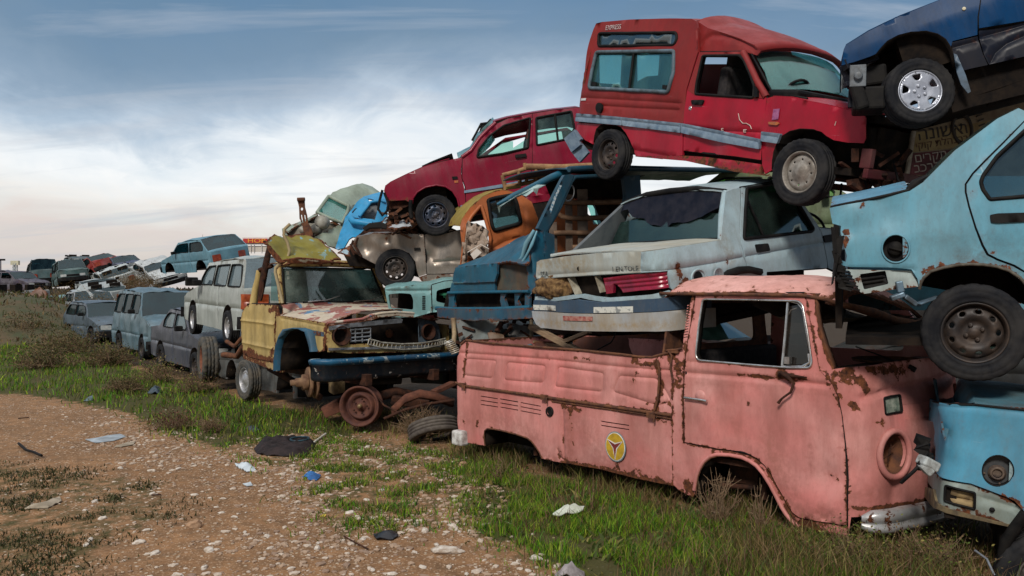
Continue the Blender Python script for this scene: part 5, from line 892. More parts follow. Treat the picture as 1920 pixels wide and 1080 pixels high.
def blue_shell():
    P=paint('petrol_blue_paint',(.004,.085,.15),.25,(.02,.16,.25),.5,.45,(.06,.06,.05),.42,off=(8,1,1)); PD=paint('night_blue_paint',(.012,.06,.10),.20,(.02,.10,.15),.5,.5,(.04,.04,.04),.4,off=(8,2,1))
    PW=paint('scraped_blue_paint',(.10,.30,.40),.3,(.40,.52,.55),.8,.5,(.15,.13,.1),.5,off=(8,2,6))
    V=Veh('blue_car_shell','dark blue car shell with shattered windscreen hanging from the roof edge and dented grille panel','car',(.234,9.3,1.10),(.79,.616,.01),1.55,4.2,.06,.03,ins=lambda a,z:.12*np.maximum(0,z-.9))
    S=Y7
    # front: upper panel, lower panel, grille opening, bumper
    V.panel('front_panel',S([(104,604),(200,592),(336,580),(335,640),(322,684),(200,690),(84,690),(90,640)]),P,grid=.05,thick=.03,off=.03,cru=.012,cs=8,edge=.5)
    V.panel('lamp_panel',S([(336,580),(500,580),(512,640),(512,738),(430,745),(322,745),(322,684),(335,640)]),paint('rusty_blue',(.02,.05,.06),.9,(.16,.12,.07),.9,.9,(.12,.07,.04),.7),grid=.05,thick=.03,off=-.04,cru=.02,cs=6,edge=.8)
    V.panel('front_apron',S([(70,740),(80,692),(200,692),(322,688),(322,742),(200,748),(60,752)]),P,grid=.06,thick=.03,off=.0,cru=.01,cs=6,edge=.5,dirt=[(S([(80,740),(300,745)]),.03,.8)])
    V.panel('grille_opening',S([(50,752),(520,742),(520,840),(30,840)]),DARK,grid=.1,off=-.12,dent=.02)
    for q in ([(60,752),(100,750),(92,790),(100,838),(60,838),(64,790)],[(356,750),(388,750),(376,780),(392,830),(360,832),(352,790)],[(432,748),(470,748),(450,790),(470,830),(436,830)],[(492,746),(520,744),(515,830),(490,830)]): V.panel('support',S(q),P,grid=.06,thick=.03,off=.0,edge=.6)
    V.line('front_rail',S([(60,748),(200,744),(350,742),(515,740)]),P,.020,.02)
    BD=paint('bumper_blue_black',(.012,.05,.09),.3,(.02,.12,.2),.7,.5,(.14,.11,.07),.5); V.panel('bumper',S([(-8,832),(100,838),(330,838),(440,836),(524,828),(526,888),(440,896),(200,902),(0,886)]),BD,grid=.06,thick=.09,off=.10,dent=.015,edge=.8)
    mb=MB(); p=V.E3(S([(-6,834),(100,840),(330,840),(524,830)]),off=.06); mb.tube(p,.028,6); mb.build('bumper_rim',P,V.e)
    # bonnet and wing
    e=V.E3(S([(512,584),(516,540),(528,470),(545,425),(560,400)]),off=0); V.panel('wing',S([(560,398),(604,402),(610,480),(608,555),(566,566),(560,640),(552,720),(524,760),(512,740),(505,640),(500,580),(450,572),(470,530),(500,490),(535,430)]),P,grid=.05,thick=.02,cru=.02,cs=6,edge=.7,rust=[(S([(520,480),(500,540)]),.06,.9)])
    V.panel('side',S([(604,402),(660,420),(660,620),(600,760),(560,800),(552,720),(566,566),(608,555)]),PD,grid=.08,thick=.03,edge=.4)
    mb=MB(); mb.tube(V.E3(S([(545,395),(500,470),(480,540),(460,578)]),off=.03),[.02,.03,.022,.03],6); mb.tube(V.E3(S([(560,400),(535,470),(500,540),(480,575)]),off=.05),[.01,.02,.012,.02],6); mb.build('torn_edge',PW,V.e)
    # pillars, roof edge, broken screen
    V.panel('windscreen_pillar',S([(566,384),(640,230),(700,110),(716,84),(745,80),(772,84),(745,140),(690,260),(640,360),(606,410),(600,460),(590,400)]),PD,grid=.05,thick=.05,edge=.3)
    V.panel('pillar_scrape',S([(632,280),(660,205),(690,140),(700,145),(672,205),(650,270),(640,300)]),mat('bare_scrape',(.50,.56,.58),(.10,.22,.32),.5,24,lo=.5,hi=.56),grid=.05,thick=.004,off=.006,dent=0)
    V.panel('door_pillar',S([(1046,92),(1140,84),(1150,240),(1112,262),(1080,300),(1040,330),(1060,200)]),PD,grid=.06,thick=.05,edge=.2)
    V.line('door_frame',S([(600,470),(606,408),(690,262),(752,120),(772,96),(900,90),(1030,92),(1046,110),(1056,200),(1040,330)]),PD,.028,-.03)
    re=V.E3(S([(560,125),(640,85),(740,52),(850,46),(1000,44),(1140,48),(1400,54),(1650,58),(1830,70)]),off=-.01)
    # roof over the cabin (near edge traced, crushed a little)
    V.across('roof',re[2:],PD,.05,3,14,grid=.12,cru=.012,cs=3,rust=.3)
    mb=MB(); mb.tube(re[2:],.035,7); mb.build('roof_rail',PD,V.e)
    hx=V.E3(S([(740,56)]))[0]; tip=[V.at(*S([q])[0],9.9+d) for q,d in (((740,60),.2),((640,100),.05),((540,150),-.05),((430,200),-.15),((336,250),-.2))]
    mb=MB(); mb.tube(tip,[.05,.045,.04,.035,.015],8); mb.build('roof_header',P,V.e)
    SG=glass('shattered_glass',(.35,.55,.55),(.45,.60,.60),.9,.5,9); mb=MB(); poly=[(336,250),(348,300),(356,262),(400,232),(470,196),(500,205),(540,175),(560,195),(570,160),(610,140),(560,138),(450,195)]
    ps=[V.at(*S([q])[0],9.72+.03*math.sin(i*2.)) for i,q in enumerate(poly)]; ce=sum(ps,Vector())/len(ps); mb.add([p for p in ps]+[V.at(*S([(440,208)])[0],9.72),V.at(*S([(540,160)])[0],9.72)],[(0,1,2),(0,2,3,12),(12,3,4),(12,4,5,13),(13,5,6),(13,6,7,8),(13,8,9,10),(12,13,10,11),(0,12,11)]); o=mb.build('screen_fragment',SG,V.e); so=o.modifiers.new('s','SOLIDIFY'); so.thickness=.008
    mb=MB(); c=V.at(*S([(742,186)])[0],9.9); M_=Matrix.Translation(c)@Matrix.Rotation(.3,4,'X')@Matrix.Rotation(-.5,4,'Z'); mb.lathe([(-.01,.085),(-.015,.095),(0,.105),(.015,.095),(.01,.085),(-.01,.085)],20); mb.build('door_speaker_ring',mat('grey_ring',(.35,.36,.36),(.2,.2,.2),.5,9),V.e,M=M_@Matrix.Scale(.6,4,(1,0,0)))
    V.panel('roof_lining',S([(560,130),(740,75),(1040,90),(1040,70),(740,58)]),DARK,grid=.1,off=-.4)
    mb=MB(); mb.box((2.4,.8,.28),(3.6,1.4,.08)); mb.box((.9,.8,.7),(.5,1.2,.5),jit=.06); mb.box((2.4,.8,.6),(2.6,1.3,.3),jit=.03); mb.build('floor_pan',DARK,V.e)
blue_shell()
def maroon():
    P=paint('maroon_paint',(.20,.003,.022),.16,(.26,.03,.06),.45,.28,(.08,.02,.03),.28,off=(2,8,1))
    X=(math.cos(R(12.6)),0.03,math.sin(R(12.6))); O=local_O(hubat(817,404,11.8),X,.74,.29)
    V=Veh('maroon_hatchback','maroon five door car with crazed windscreen, nose down behind the red van','car',O,X,1.62,4.1,.15,.06,ins=lambda a,z:.16*np.maximum(0,z-.85)**1.1)
    S=Z8; arch=[(738,560),(742,530),(765,497),(810,470),(870,458),(920,466),(958,490),(985,530),(996,575)]
    d1=[(1012,312),(1006,370),(1008,420),(1022,470),(1028,520),(1030,585)]
    V.panel('front_wing',S([(583,490),(590,462),(620,440),(700,402),(790,362),(900,330),(1012,306)]+d1[1:]+[(1000,592)]+arch[::-1]+[(700,540),(610,545),(596,530)]),P,grid=.06,thick=.02,dent=.01,edge=.35,dimples=[(S([(690,430)])[0],.12,.012)],rust=[(S([(600,545),(720,545)]),.05,.8)])
    w1=rc(S([(1093,306),(1103,262),(1160,190),(1240,132),(1384,90),(1372,254),(1232,286)]),3); w2=rc(S([(1416,90),(1608,54),(1626,150),(1590,206),(1420,240)]),3)
    V.panel('front_door',S([(1014,310),(1060,282),(1112,202),(1192,128),(1260,96),(1394,68),(1396,200),(1394,320),(1386,420),(1380,520),(1034,588),(1030,470),(1012,420)]),P,holes=[w1],grid=.06,thick=.025,dent=.008,edge=.3,dimples=[(S([(1260,360)])[0],.25,.02)])
    V.panel('rear_door',S([(1397,68),(1500,50),(1640,33),(1760,60),(1900,200),(1900,440),(1383,522),(1390,420),(1397,320)]),P,holes=[w2],grid=.07,thick=.025,edge=.3)
    V.panel('sill',S([(1030,590),(1380,522),(1900,440),(1900,480),(1380,560),(1000,640),(996,600)]),P,grid=.1,thick=.03,edge=.3)
    ST=mat('blue_grey_strip',(.10,.18,.28),(.18,.24,.32),.5,9); V.panel('side_strip',S([(1022,488),(1235,452),(1400,420),(1400,438),(1235,470),(1022,502)]),ST,grid=.1,thick=.02,off=.02,dent=0); V.panel('sill_strip',S([(1002,570),(1080,554),(1180,535),(1180,560),(1002,598)]),ST,grid=.1,thick=.02,off=.02,dent=0)
    for w in (w1,w2): V.line('window_seal',w,BLACK,.016,.004,closed=True)
    GM=glass('clear_green_glass',(.62,.85,.78),(.3,.4,.38),.15,.15); V.pane('rear_window_glass',w2,GM); V.line('window_divider',S([(1518,70),(1535,212)]),BLACK,.016,0)
    V.panel('broken_glass',S([(1097,300),(1110,250),(1150,215),(1140,270),(1190,262),(1230,225),(1290,218),(1290,255),(1372,200),(1370,250),(1230,284)]),GM,grid=.1,thick=.004,off=-.02,dent=0)
    V.panel('door_handle',rc(S([(1300,292),(1362,284),(1364,304),(1302,310)]),2),BLACK,grid=.05,thick=.03,off=.02,dent=0)
    V.panel('badge_patch',S([(955,412),(985,410),(988,425),(958,428)]),BLACK,grid=.1,thick=.01,off=.012,dent=0); V.panel('indicator',S([(968,434),(990,432),(990,444),(970,447)]),mat('orange_lens',(1,1,1)),grid=.1,thick=.01,off=.012,dent=0)
    V.skirt('wheel_housing',S(arch),DARK,.5); V.line('arch_lip',S(arch),P,.014,.006)
    be=V.E3(S([(590,460),(620,438),(700,400),(790,358),(900,322),(940,312)]),off=-.01); V.across('bonnet',be,P,.05,2.5,12,grid=.1,rust=.3)
    V.across('bonnet_rear_lip',V.E3(S([(790,352),(850,325),(915,300),(955,285)]),off=-.05),BLACK,.05,2.5,10,grid=.1,thick=.02)
    we=V.E3(S([(905,318),(990,312),(1060,272),(1110,200),(1160,150),(1190,112)]),off=-.03); SGm=glass('crazed_screen',(.25,.55,.55),(.30,.50,.50),.6,.5,7)
    V.across('windscreen',we[1:],SGm,.17,2.6,14,grid=.07,dent=.03,ds=5,thick=.006,rust=0); V.line('pillar',S([(1010,306),(1060,270),(1110,198),(1160,148),(1195,118)]),P,.03,-.01)
    mb=MB(); pk=[V.at(*S([q])[0],12.2) for q in ((1065,215),(1090,170),(1115,122),(1150,118),(1165,100),(1190,115))]; mb.tube(pk,.018,6); mb.add([pk[2],pk[5],V.at(*S([(1150,180)])[0],12.2),V.at(*S([(1100,190)])[0],12.2)],[(0,1,2,3)]); mb.build('bent_screen_edge',SGm if 0 else BLACK,V.e)
    re=V.E3(S([(1180,108),(1260,86),(1400,60),(1520,42),(1640,30),(1760,58)]),off=-.02); V.across('roof',re,P,.09,3,12,grid=.15,rust=.3)
    P4=S([(1110,200),(1260,96),(1640,33),(1900,200),(1900,480),(1000,620),(1012,312)]); V.panel('far_side',V.S(P4),P,holes=[w for w in (V.S(w1),V.S(w2))],px=False,plane=(1,1.58),grid=.15)
    mb=MB()
    for y in (.4,1.15): mb.box((2.25,y,.95),(.14,.45,.6),Matrix.Rotation(.3,3,'Y')); mb.box((2.0,y,.62),(.5,.45,.15)); mb.box((2.36,y,1.26),(.08,.22,.18))
    mb.build('seat',mat('seat_maroon',(.12,.04,.035),(.05,.03,.03),.9,9),V.e,.05)
    mb=MB(); mb.box((2,.8,.25),(3.6,1.4,.06)); mb.box((.5,.8,.55),(.8,1.3,.35),jit=.06); mb.build('floor_pan',DARK,V.e)
    mb=MB(); mb.tube([V.at(*S([q])[0],11.7) for q in ((575,485),(560,540),(552,590),(575,625),(600,600),(608,560),(585,500))],.02,6); mb.tube([V.at(*S([q])[0],11.7) for q in ((730,540),(728,600),(735,640))],.03,6); mb.build('front_cable',BLACK,V.e)
    V.panel('front_corner',S([(598,535),(610,548),(720,535),(735,560),(700,580),(620,590),(602,570)]),RUSTD,grid=.08,off=-.08,cru=.03)
    c=V.P(*V.inv(*S([(865,622)])[0])); V.wheel((c[0],.05,c[2]),.285,.17,'steel',rim=mat('blue_black_steel',(.03,.05,.09),(.06,.05,.05),.4,9,.3),steer=5)
maroon()
def silver():
    P=paint('silver_brown_paint',(.27,.235,.20),.20,(.34,.30,.27),.5,.45,(.12,.08,.05),.30,metal=.45,off=(5,9,1))
    X=(.995,.09,-.01); O=local_O(hubat(742,502,11.9),X,.80,.29)
    V=Veh('silver_car','flattened silver brown car with a buckled nose, squeezed beneath the maroon car','car',O,X,1.62,4.,.15,.06)
    S=Z8; arch=[(545,895),(558,862),(600,832),(660,816),(720,830),(754,878),(762,930),(772,962)]
    V.panel('front_wing',S([(408,775),(430,742),(530,722),(600,728),(700,724),(803,728),(806,800),(812,880),(816,945),(772,960)]+arch[::-1]+[(500,872),(440,840),(415,800)]),P,grid=.045,thick=.02,cru=.02,cs=5,dent=.02,edge=.6,dimples=[(S([(470,800)])[0],.1,.05),(S([(590,760)])[0],.06,.04),(S([(560,830)])[0],.1,.03),(S([(430,760)])[0],.06,-.03)],rust=[(S([(600,740),(585,800)]),.03,1.),(S([(430,800),(420,770)]),.04,1.)])
    V.panel('front_door',S([(808,728),(900,722),(1010,705),(1090,700),(1090,940),(1000,938),(860,944),(820,944),(815,880),(810,800)]),P,grid=.05,thick=.02,cru=.01,cs=4,dent=.02,edge=.3,feats=[(S([(860,880),(960,872),(1060,868)]),.02,.02,.1)],dimples=[(S([(830,850)])[0],.07,.05),(S([(900,770)])[0],.2,.03)])
    V.panel('sill',S([(772,962),(816,948),(1090,944),(1090,985),(900,990),(790,985)]),P,grid=.08,thick=.03,edge=.8,dirt=[(S([(772,975),(1090,970)]),.05,.8)])
    V.panel('repeater_hole',S([(748,802),(782,800),(782,816),(750,818)]),BLACK,grid=.06,thick=.01,off=.008,dent=0)
    V.skirt('wheel_housing',S(arch),DARK,.5)
    e=V.E3(S([(430,740),(530,718),(600,724),(803,724),(900,718),(1090,696)]),off=-.01); V.across('crushed_top',e,P,.03,2,12,grid=.08,cru=.06,cs=3,dent=.05,rust=.9)
    c=V.P(*V.inv(*S([(645,916)])[0])); V.wheel((c[0],.05,c[2]),.283,.17,'steel',rim=STEELD)
    mb=MB(); mb.box((.35,.8,.45),(.5,1.3,.3),jit=.08); mb.box((2.2,.8,.35),(3,1.3,.1)); mb.build('engine',DARK,V.e,.01)
    mb=MB()
    for q in [((415,760),(400,800),(420,840)),((440,745),(425,790),(460,850)),((400,780),(415,820),(440,835))]: mb.tube([V.at(*S([p])[0],11.85) for p in q],.018,5)
    mb.build('torn_rail',RUSTD,V.e)
silver()
# ------------------------------------------------------------------ helpers for wrecks made of loose sheets
def root(name,label,cat,loc,group=None):
    e=bpy.data.objects.new(name,None); col.objects.link(e); e.location=loc; return tag(e,label,cat,group)
def facet(e,name,pts,m,thick=.02,grid=.08,cru=0,cs=4,dent=.01,holes=(),edge=.6,bow=0.,seed=0,d=None):
    """a sheet whose outline is given as photo pixel + distance in metres"""
    rotp=e is not None and e.matrix_world.to_3x3()!=Matrix.Identity(3) and e.matrix_world.translation.length>0 and hasattr(e,'matrix_world') and any(abs(e.rotation_euler[i])>1e-6 for i in range(3))
    loc=Vector() if (e is None or rotp) else e.location; W3=np.array([tuple(at(p[0],p[1],p[2] if d is None else d)-loc) for p in pts]); c=W3.mean(0); u_,s_,vt=np.linalg.svd(W3-c); ax,ay,n=vt
    if n@(np.array([0,0,CAMZ])-np.array(loc)-c)<0: n=-n
    q=[((p-c)@ax,(p-c)@ay) for p in W3]; hh=[]
    for h in holes:
        hp=[]
        for p in h:
            r=np.array(ray(p[0],p[1])); o=np.array([0,0,CAMZ])-np.array(loc); t=((c-o)@n)/(r@n); x=o+r*t-c; hp.append((x@ax,x@ay))
        hh.append(hp)
    P,A,loops=cdt(q,hh,grid); Q=np.array(q); res=(W3-c)@n; dd=((P[:,None]-Q[None])**2).sum(2)+1e-5; w=1/dd**1.5; off=(w*res).sum(1)/w.sum(1)
    P3=c+P[:,:1]*ax+P[:,1:]*ay; D=segdist(P,[list(l)+[l[0]] for l in loops]); off=off+bow*np.minimum(1,D/.3)
    off=off+fbm(P3,2.5,dent,seed+3.1)
    if cru: off=off+crump(P3,cs,cru,seed)-.4*cru
    Nn=np.tile(n,(len(P),1)); P3=P3+Nn*off[:,None]; wc=np.zeros((len(P),3)); wc[:,0]=edge*np.exp(-D/.03)
    v=P3[A]
    if np.cross(v[:,1]-v[:,0],v[:,2]-v[:,0]).sum(0)@n<0: A=A[:,::-1]
    o=shell(name,P3,Nn,A,thick,m,e,wc)
    if rotp: o.data.transform(e.matrix_world.inverted())
    return o
def wt(e,pts,r,name,m,n=6,d=None):
    mb=MB(); mb.tube([at(p[0],p[1],p[2] if d is None else d)-e.location for p in pts],r,n); return mb.build(name,m,e)
BS=bpy.data.objects['blue_car_shell']; BP=bpy.data.materials['petrol_blue_paint']
q7=lambda l:[(*Y7([(a,b)])[0],d) for a,b,d in l]
facet(BS,'bonnet',q7([(98,606,10.55),(335,582,9.75),(505,578,9.2),(530,480,9.4),(556,402,9.8),(480,430,10.3),(400,478,10.6),(280,530,10.7),(190,572,10.7)]),BP,grid=.06,cru=.012,cs=5,dent=.02,edge=.9,bow=.03)
# ------------------------------------------------------------------ the cream off-roader
def offroader():
    P=paint('cream_paint',(.47,.34,.12),.42,(.52,.42,.20),.6,.75,(.13,.10,.045),.55,off=(3,3,7),bump=.3)
    PH=paint('flaked_bonnet_paint',(.56,.50,.40),.42,(.50,.42,.30),.5,.3,(.25,.15,.08),.5,patches=[((.27,.055,.055),.50,1.7),((.04,.20,.38),.60,3.1),((.60,.55,.48),.60,4.3)],off=(1,2,9))
    PB=paint('flare_blue_paint',(.012,.08,.15),.3,(.04,.15,.24),.5,.4,(.08,.08,.07),.5)
    V=Veh('off_roader_pickup','cream off-roader cab without front wheels, flaked red and blue bonnet, dark blue bumper','off-roader',(-3.96,12.32,0),(.643,-.766,0),1.9,2.64,.05,.03,ins=lambda a,z:.10*np.maximum(0,z-1.45))
    S=Z7; flo=[(284,742),(286,690),(292,630),(308,580),(335,545),(375,528),(410,530),(444,545),(458,590),(468,625),(470,645)]
    V.panel('door',S([(86,480),(92,450),(108,424),(132,404),(200,407),(264,412),(264,470),(258,520),(258,600),(262,650),(256,698),(200,690),(120,672),(98,655),(90,600),(84,540)]),P,grid=.05,thick=.03,dent=.012,feats=[(S([(86,487),(180,498),(258,510)]),.015,-.014,.2),(S([(94,600),(180,618),(256,635)]),.015,-.012,.5)],rust=[(S([(98,655),(180,675),(256,698)]),.06,1.35),(S([(230,440),(250,430),(262,420)]),.05,1.3),(S([(120,640),(150,650)]),.06,1.2),(S([(100,415),(118,410)]),.04,1.1),(S([(236,660),(250,640)]),.05,1.3)],dirt=[(S([(130,450),(140,600)]),.06,.5),(S([(200,430),(205,620)]),.05,.5)],edge=.9)
    V.panel('front_wing',S([(268,412),(276,462),(400,482),(520,502),(522,560),(510,642),(472,650)]+flo[::-1][1:]+[(270,730),(262,650),(260,560),(266,480)]),P,grid=.05,thick=.025,dent=.010,rust=[(S([(300,440),(330,455)]),.06,1.2),(S([(268,420),(262,560),(262,720)]),.02,1.2),(S([(515,520),(508,640)]),.04,1.1)],dirt=[(S([(340,500),(480,530)]),.1,.5)],edge=.9,feats=[(S([(290,478),(400,497),(515,520)]),.012,.01,.4)])
    V.panel('number_stencil',S([(450,538),(506,548),(506,570),(452,562)]),PB,grid=.1,thick=.003,off=.006)
    V.panel('sill',S([(96,658),(130,678),(200,694),(262,704),(284,728),(284,752),(200,722),(120,690),(98,680)]),paint('rusted_cream',(.36,.26,.10),.85,None,.5,.8,(.12,.06,.03),.7),grid=.06,thick=.06)
    # flared arch: a raised band round the opening
    fl=V.S(S(flo)); fo=V.S(S([(274,742),(276,690),(282,622),(300,566),(322,532),(372,524),(412,525),(448,536),(462,560),(472,620),(478,645)]))
    mb=MB(); A_=V.P(*np.array(fo).T,.0); B_=V.P(*np.array(fo).T*1.0,.07); C_=V.P(*np.array(fl).T,.10); D_=V.P(*np.array(fl).T,-.05); k=len(fl); Vv=np.concatenate([A_,B_,C_,D_]); mb.add(Vv,[(r*k+i,r*k+i+1,(r+1)*k+i+1,(r+1)*k+i) for r in range(3) for i in range(k-1)],True); o=mb.build('arch_flare',PB,V.e); a=o.data.color_attributes.new('W','FLOAT_COLOR','POINT'); a.data.foreach_set('color',[.2,0,.2,1]*len(o.data.vertices))
    V.skirt('wheel_housing',flo,DARK,.5) if 0 else V.skirt('wheel_housing',S(flo),DARK,.6)
    # bonnet
    be=V.E3(S([(276,462),(340,472),(400,482),(460,491),(520,502)]),off=-.01)
    def fn(P3):
        P3=P3.copy(); t=np.clip(P3[:,1]/1.9,0,1); P3[:,2]+=.05*np.exp(-((P3[:,0]-1.0)/.25)**2)*0; return P3
    V.across('bonnet',be,PH,.15,2.6,26,grid=.06,dent=.014,cru=.008,cs=7,rust=.9,fn=fn)
    x0=be[0][0]
    # cowl, screen, roof
    gb=V.ony(.16,S([(302,402)]))[0]; gt=V.ony(.24,S([(284,218)]))[0]
    V.across('cowl',np.array([(gb[0]-.02,.12,gb[1]-.01),(gb[0]+.12,.09,gb[1]-.04),(be[0][0]+.1,.02,be[0][2]+.01)]),PH,.05,3,16,grid=.06,rust=.9)
    SG=glass('dusty_screen_glass',(.22,.34,.34),(.17,.21,.19),1.0,.3,2.2)
    E=np.array([(gb[0],.17,gb[1]+.02),((gb[0]+gt[0])/2,.20,(gb[1]+gt[1])/2),(gt[0],.24,gt[1]-.02)]); bow=lambda P3:P3+np.stack([.10*(1-(2*P3[:,1]/1.9-1)**2),0*P3[:,0],0*P3[:,0]],1)
    V.across('windscreen',E,SG,0,2,14,grid=.15,dent=0,thick=.008,rust=0,fn=bow)
    fr=[(gb[0],.12,gb[1]),((gb[0]+gt[0])/2,.155,(gb[1]+gt[1])/2),(gt[0],.20,gt[1]+.01)]
    def bx(y): return .10*(1-(2*y/1.9-1)**2)
    ring=[np.array((x+bx(y),y,z)) for x,y,z in fr]+[np.array((gt[0]+bx(y),y,gt[1]+.03+.02*math.sin(PI*(y-.2)/1.5))) for y in (.35,.6,.95,1.3,1.55)]+[np.array((x+bx(y),1.9-y,z)) for x,y,z in fr[::-1]]
    mb=MB(); mb.tube(ring,.04,8); o=mb.build('screen_frame',P,V.e); a=o.data.color_attributes.new('W','FLOAT_COLOR','POINT'); a.data.foreach_set('color',[.6,0,.3,1]*len(o.data.vertices))
    mb=MB(); mb.tube([np.array((x+bx(y)+.02,y+.045,z)) for x,y,z in fr]+[np.array((gt[0]+bx(y)+.03,y,gt[1]-.01)) for y in (.4,.95,1.5)]+[np.array((x+bx(y)+.02,1.9-y-.045,z)) for x,y,z in fr[::-1]]+[np.array((gb[0]+bx(y)+.02,y,gb[1]+.01)) for y in (1.5,.95,.4)],.014,6); mb.build('screen_seal',BLACK,V.e)
    rt=np.array([(gt[0]-.35,.20,gt[1]+.05),(gt[0]-.15,.19,gt[1]+.06),(gt[0]+.0,.20,gt[1]+.05),(gt[0]+.05,.21,gt[1]+.02)]); V.across('roof',rt,P,.06,3,18,grid=.07,dent=.015,cru=.01,rust=1.1,fn=bow)
    mb=MB()
    for y in (.45,1.15): mb.tube([(gb[0]+bx(y)+.06,y,gb[1]+.02),(gb[0]+bx(y)+.05,y+.3,gb[1]+.04),(gb[0]+bx(y)+.04,y+.5,gb[1]+.10)],[.012,.008,.004],5)
    mb.build('wiper',CHROME,V.e); 
    V.panel('decal',S([(303,238),(320,236),(326,286),(308,290)]),mat('decal_white',(.4,.45,.42),(.2,.3,.25),.6,20),plane=(1,.2),grid=.1,thick=.003,dent=0) if 0 else None
    mb=MB(); q=V.hit(*S([(318,248)])[0],1,.215); mb.box((q.x+.03,q.y,q.z),(.004,.04,.05)); q=V.hit(*S([(320,272)])[0],1,.215); mb.box((q.x+.03,q.y,q.z),(.004,.03,.04)); mb.build('decal',mat('decal_white',(.45,.5,.46),(.2,.3,.25),.6,20),V.e)
    # posts standing up at the back of the door and the bent door frame
    mb=MB(); mb.tube([V.at(*S([q])[0],12.1) for q in ((150,405),(160,330),(172,280),(178,235))],[.06,.05,.045,.04],7); mb.build('door_pillar',P,V.e)
    mb=MB(); mb.tube([V.at(*S([q])[0],12.05) for q in ((182,385),(195,300),(208,230),(222,160),(236,100),(240,85))],[.035,.05,.05,.045,.04,.02],7); mb.tube([V.at(*S([q])[0],12.05) for q in ((176,235),(200,225),(238,215),(248,208))],.03,6); mb.tube([V.at(*S([q])[0],12.05) for q in ((236,110),(222,95),(200,88))],.018,5); mb.tube([V.at(*S([q])[0],12.0) for q in ((185,390),(200,330),(198,280))],.015,5); mb.build('rusty_post',RUSTD,V.e)
    mb=MB(); mb.tube([V.at(*S([q])[0],11.2) for q in ((296,400),(278,320),(260,245),(262,222),(290,195),(325,165),(333,135),(320,90),(303,55),(308,25),(335,0))],.022,7); mb.build('bent_door_frame',paint('cream_tube',(.40,.33,.18),.7,None,.3,.5,(.2,.1,.05),.6),V.e)
    mb=MB(); mb.add([V.at(*S([q])[0],11.75) for q in ((240,245),(262,250),(285,390),(236,388))],[(0,1,2,3)]); mb.build('quarter_glass',glass('teal_dim_glass',(.3,.5,.5),(.12,.25,.25),.4,.3),V.e)
    # face
    IN=lambda q:S(q)
    lh=ell(588,566,44,46,24); lh=[(x,y) for x,y in lh]
    V.panel('face',IN([(524,508),(600,498),(700,486),(744,478),(748,498),(640,520),(634,610),(760,604),(1000,606),(1100,600),(1104,640),(900,650),(640,655),(524,648),(516,600)]),P,holes=[IN(lh)],grid=.05,thick=.03,off=.01,edge=.8,dent=.006)
    V.panel('grille_void',IN([(560,500),(760,470),(900,455),(1060,468),(1100,560),(1100,640),(640,640),(530,630)]),DARK,grid=.12,thick=.02,off=-.14,dent=.03)
    V.panel('lamp_box',IN(rc([(536,524),(628,514),(632,606),(540,612)],6)),DARK,grid=.08,off=-.03)
    mb=MB(); c=V.P(*V.inv(*IN([(592,566)])[0]),.0); k=V.W
    Mx=Matrix.Translation(Vector(c))@Matrix.Rotation(R(90),4,'Z'); mb.lathe([(-.03,.105),(-.045,.115),(-.03,.125),(.0,.12)],28); mb.lathe([(-.03,.105),(.03,.08),(.05,.03),(.05,.001)],24); mb.build('lamp_ring',RUSTD,V.e,M=Mx)
    mb=MB(); c2=V.P(*V.inv(*IN([(1036,546)])[0]),-.02); Mx=Matrix.Translation(Vector(c2))@Matrix.Rotation(R(90),4,'Z'); mb.lathe([(-.03,.09),(-.045,.10),(-.03,.11),(.0,.11)],28); mb.lathe([(-.03,.09),(.03,.07),(.05,.03),(.05,.001)],24); c3=V.P(*V.inv(*IN([(1112,545)])[0]),-.05); mb.build('lamp_ring',RUSTD,V.e,M=Mx)
    V.panel('lamp_surround',IN([(985,480),(1060,478),(1090,520),(1096,598),(990,604)]),mat('blue_grey_plate',(.08,.12,.16),(.04,.05,.06),.6,9),holes=[IN(ell(1036,546,34,38,20))],grid=.06,thick=.02,off=-.03)
    ALb=mat('dull_bright_metal',(.42,.46,.50),(.20,.21,.22),.35,12,.7)
    for q in ([(530,518),(640,502),(895,478),(905,484),(900,500),(640,524),(532,538)],[(530,628),(760,622),(1098,612),(1100,622),(760,634),(530,640)]): V.panel('bright_strip',IN(q),ALb,grid=.06,thick=.03,off=.035,dent=.004,edge=.4)
    mb=MB()
    for y in (536,556,576,594): mb.tube(V.E3(IN([(642,y),(690,y-3),(742,y-8)]),off=.01),.012,5)
    for x in (642,665,700,742): mb.tube(V.E3(IN([(x,528),(x,598)]),off=.012),.010,5)
    mb.build('grille',ALb,V.e)
    mb=MB(); a=V.E3(IN([(735,582),(800,600),(900,608),(1000,604),(1080,590),(1120,580)]),off=.03); b=a-np.array([0,0,.07]); mb.tube(a,.012,5); mb.tube(b,.012,5)
    for i in range(24): t=i/23*(len(a)-1); j=min(int(t),len(a)-2); f=t-j; p=a[j]*(1-f)+a[j+1]*f; mb.tube([p,p-np.array([0,.02,.07])],.008,4)
    mb.tube([V.at(*S([q])[0],11.4) for q in ((1080,595),(1120,590),(1160,625),(1180,655))],.014,5); mb.build('hanging_grille',mat('bare_strip',(.45,.44,.38),(.2,.18,.15),.5,12,.3),V.e)
    mb=MB()
    for z,w in ((.0,.5),(.14,.3)): mb.lathe([(-.01,.001),(-.02,.05),(0,.06)],16,c=(0,0,0))
    Mx=Matrix.Translation(Vector(V.P(*V.inv(*IN([(858,556)])[0]),-.10)))@Matrix.Rotation(R(90),4,'Z'); mb.build('fan_hub',RUST,V.e,M=Mx)
    V.panel('bonnet_brow',IN([(524,503),(600,494),(700,480),(745,460),(800,449),(870,444),(960,449),(1050,464),(1090,486),(1060,492),(1000,478),(880,466),(790,472),(750,486),(640,506),(526,522)]),PH,grid=.05,thick=.03,off=.03,edge=.9)
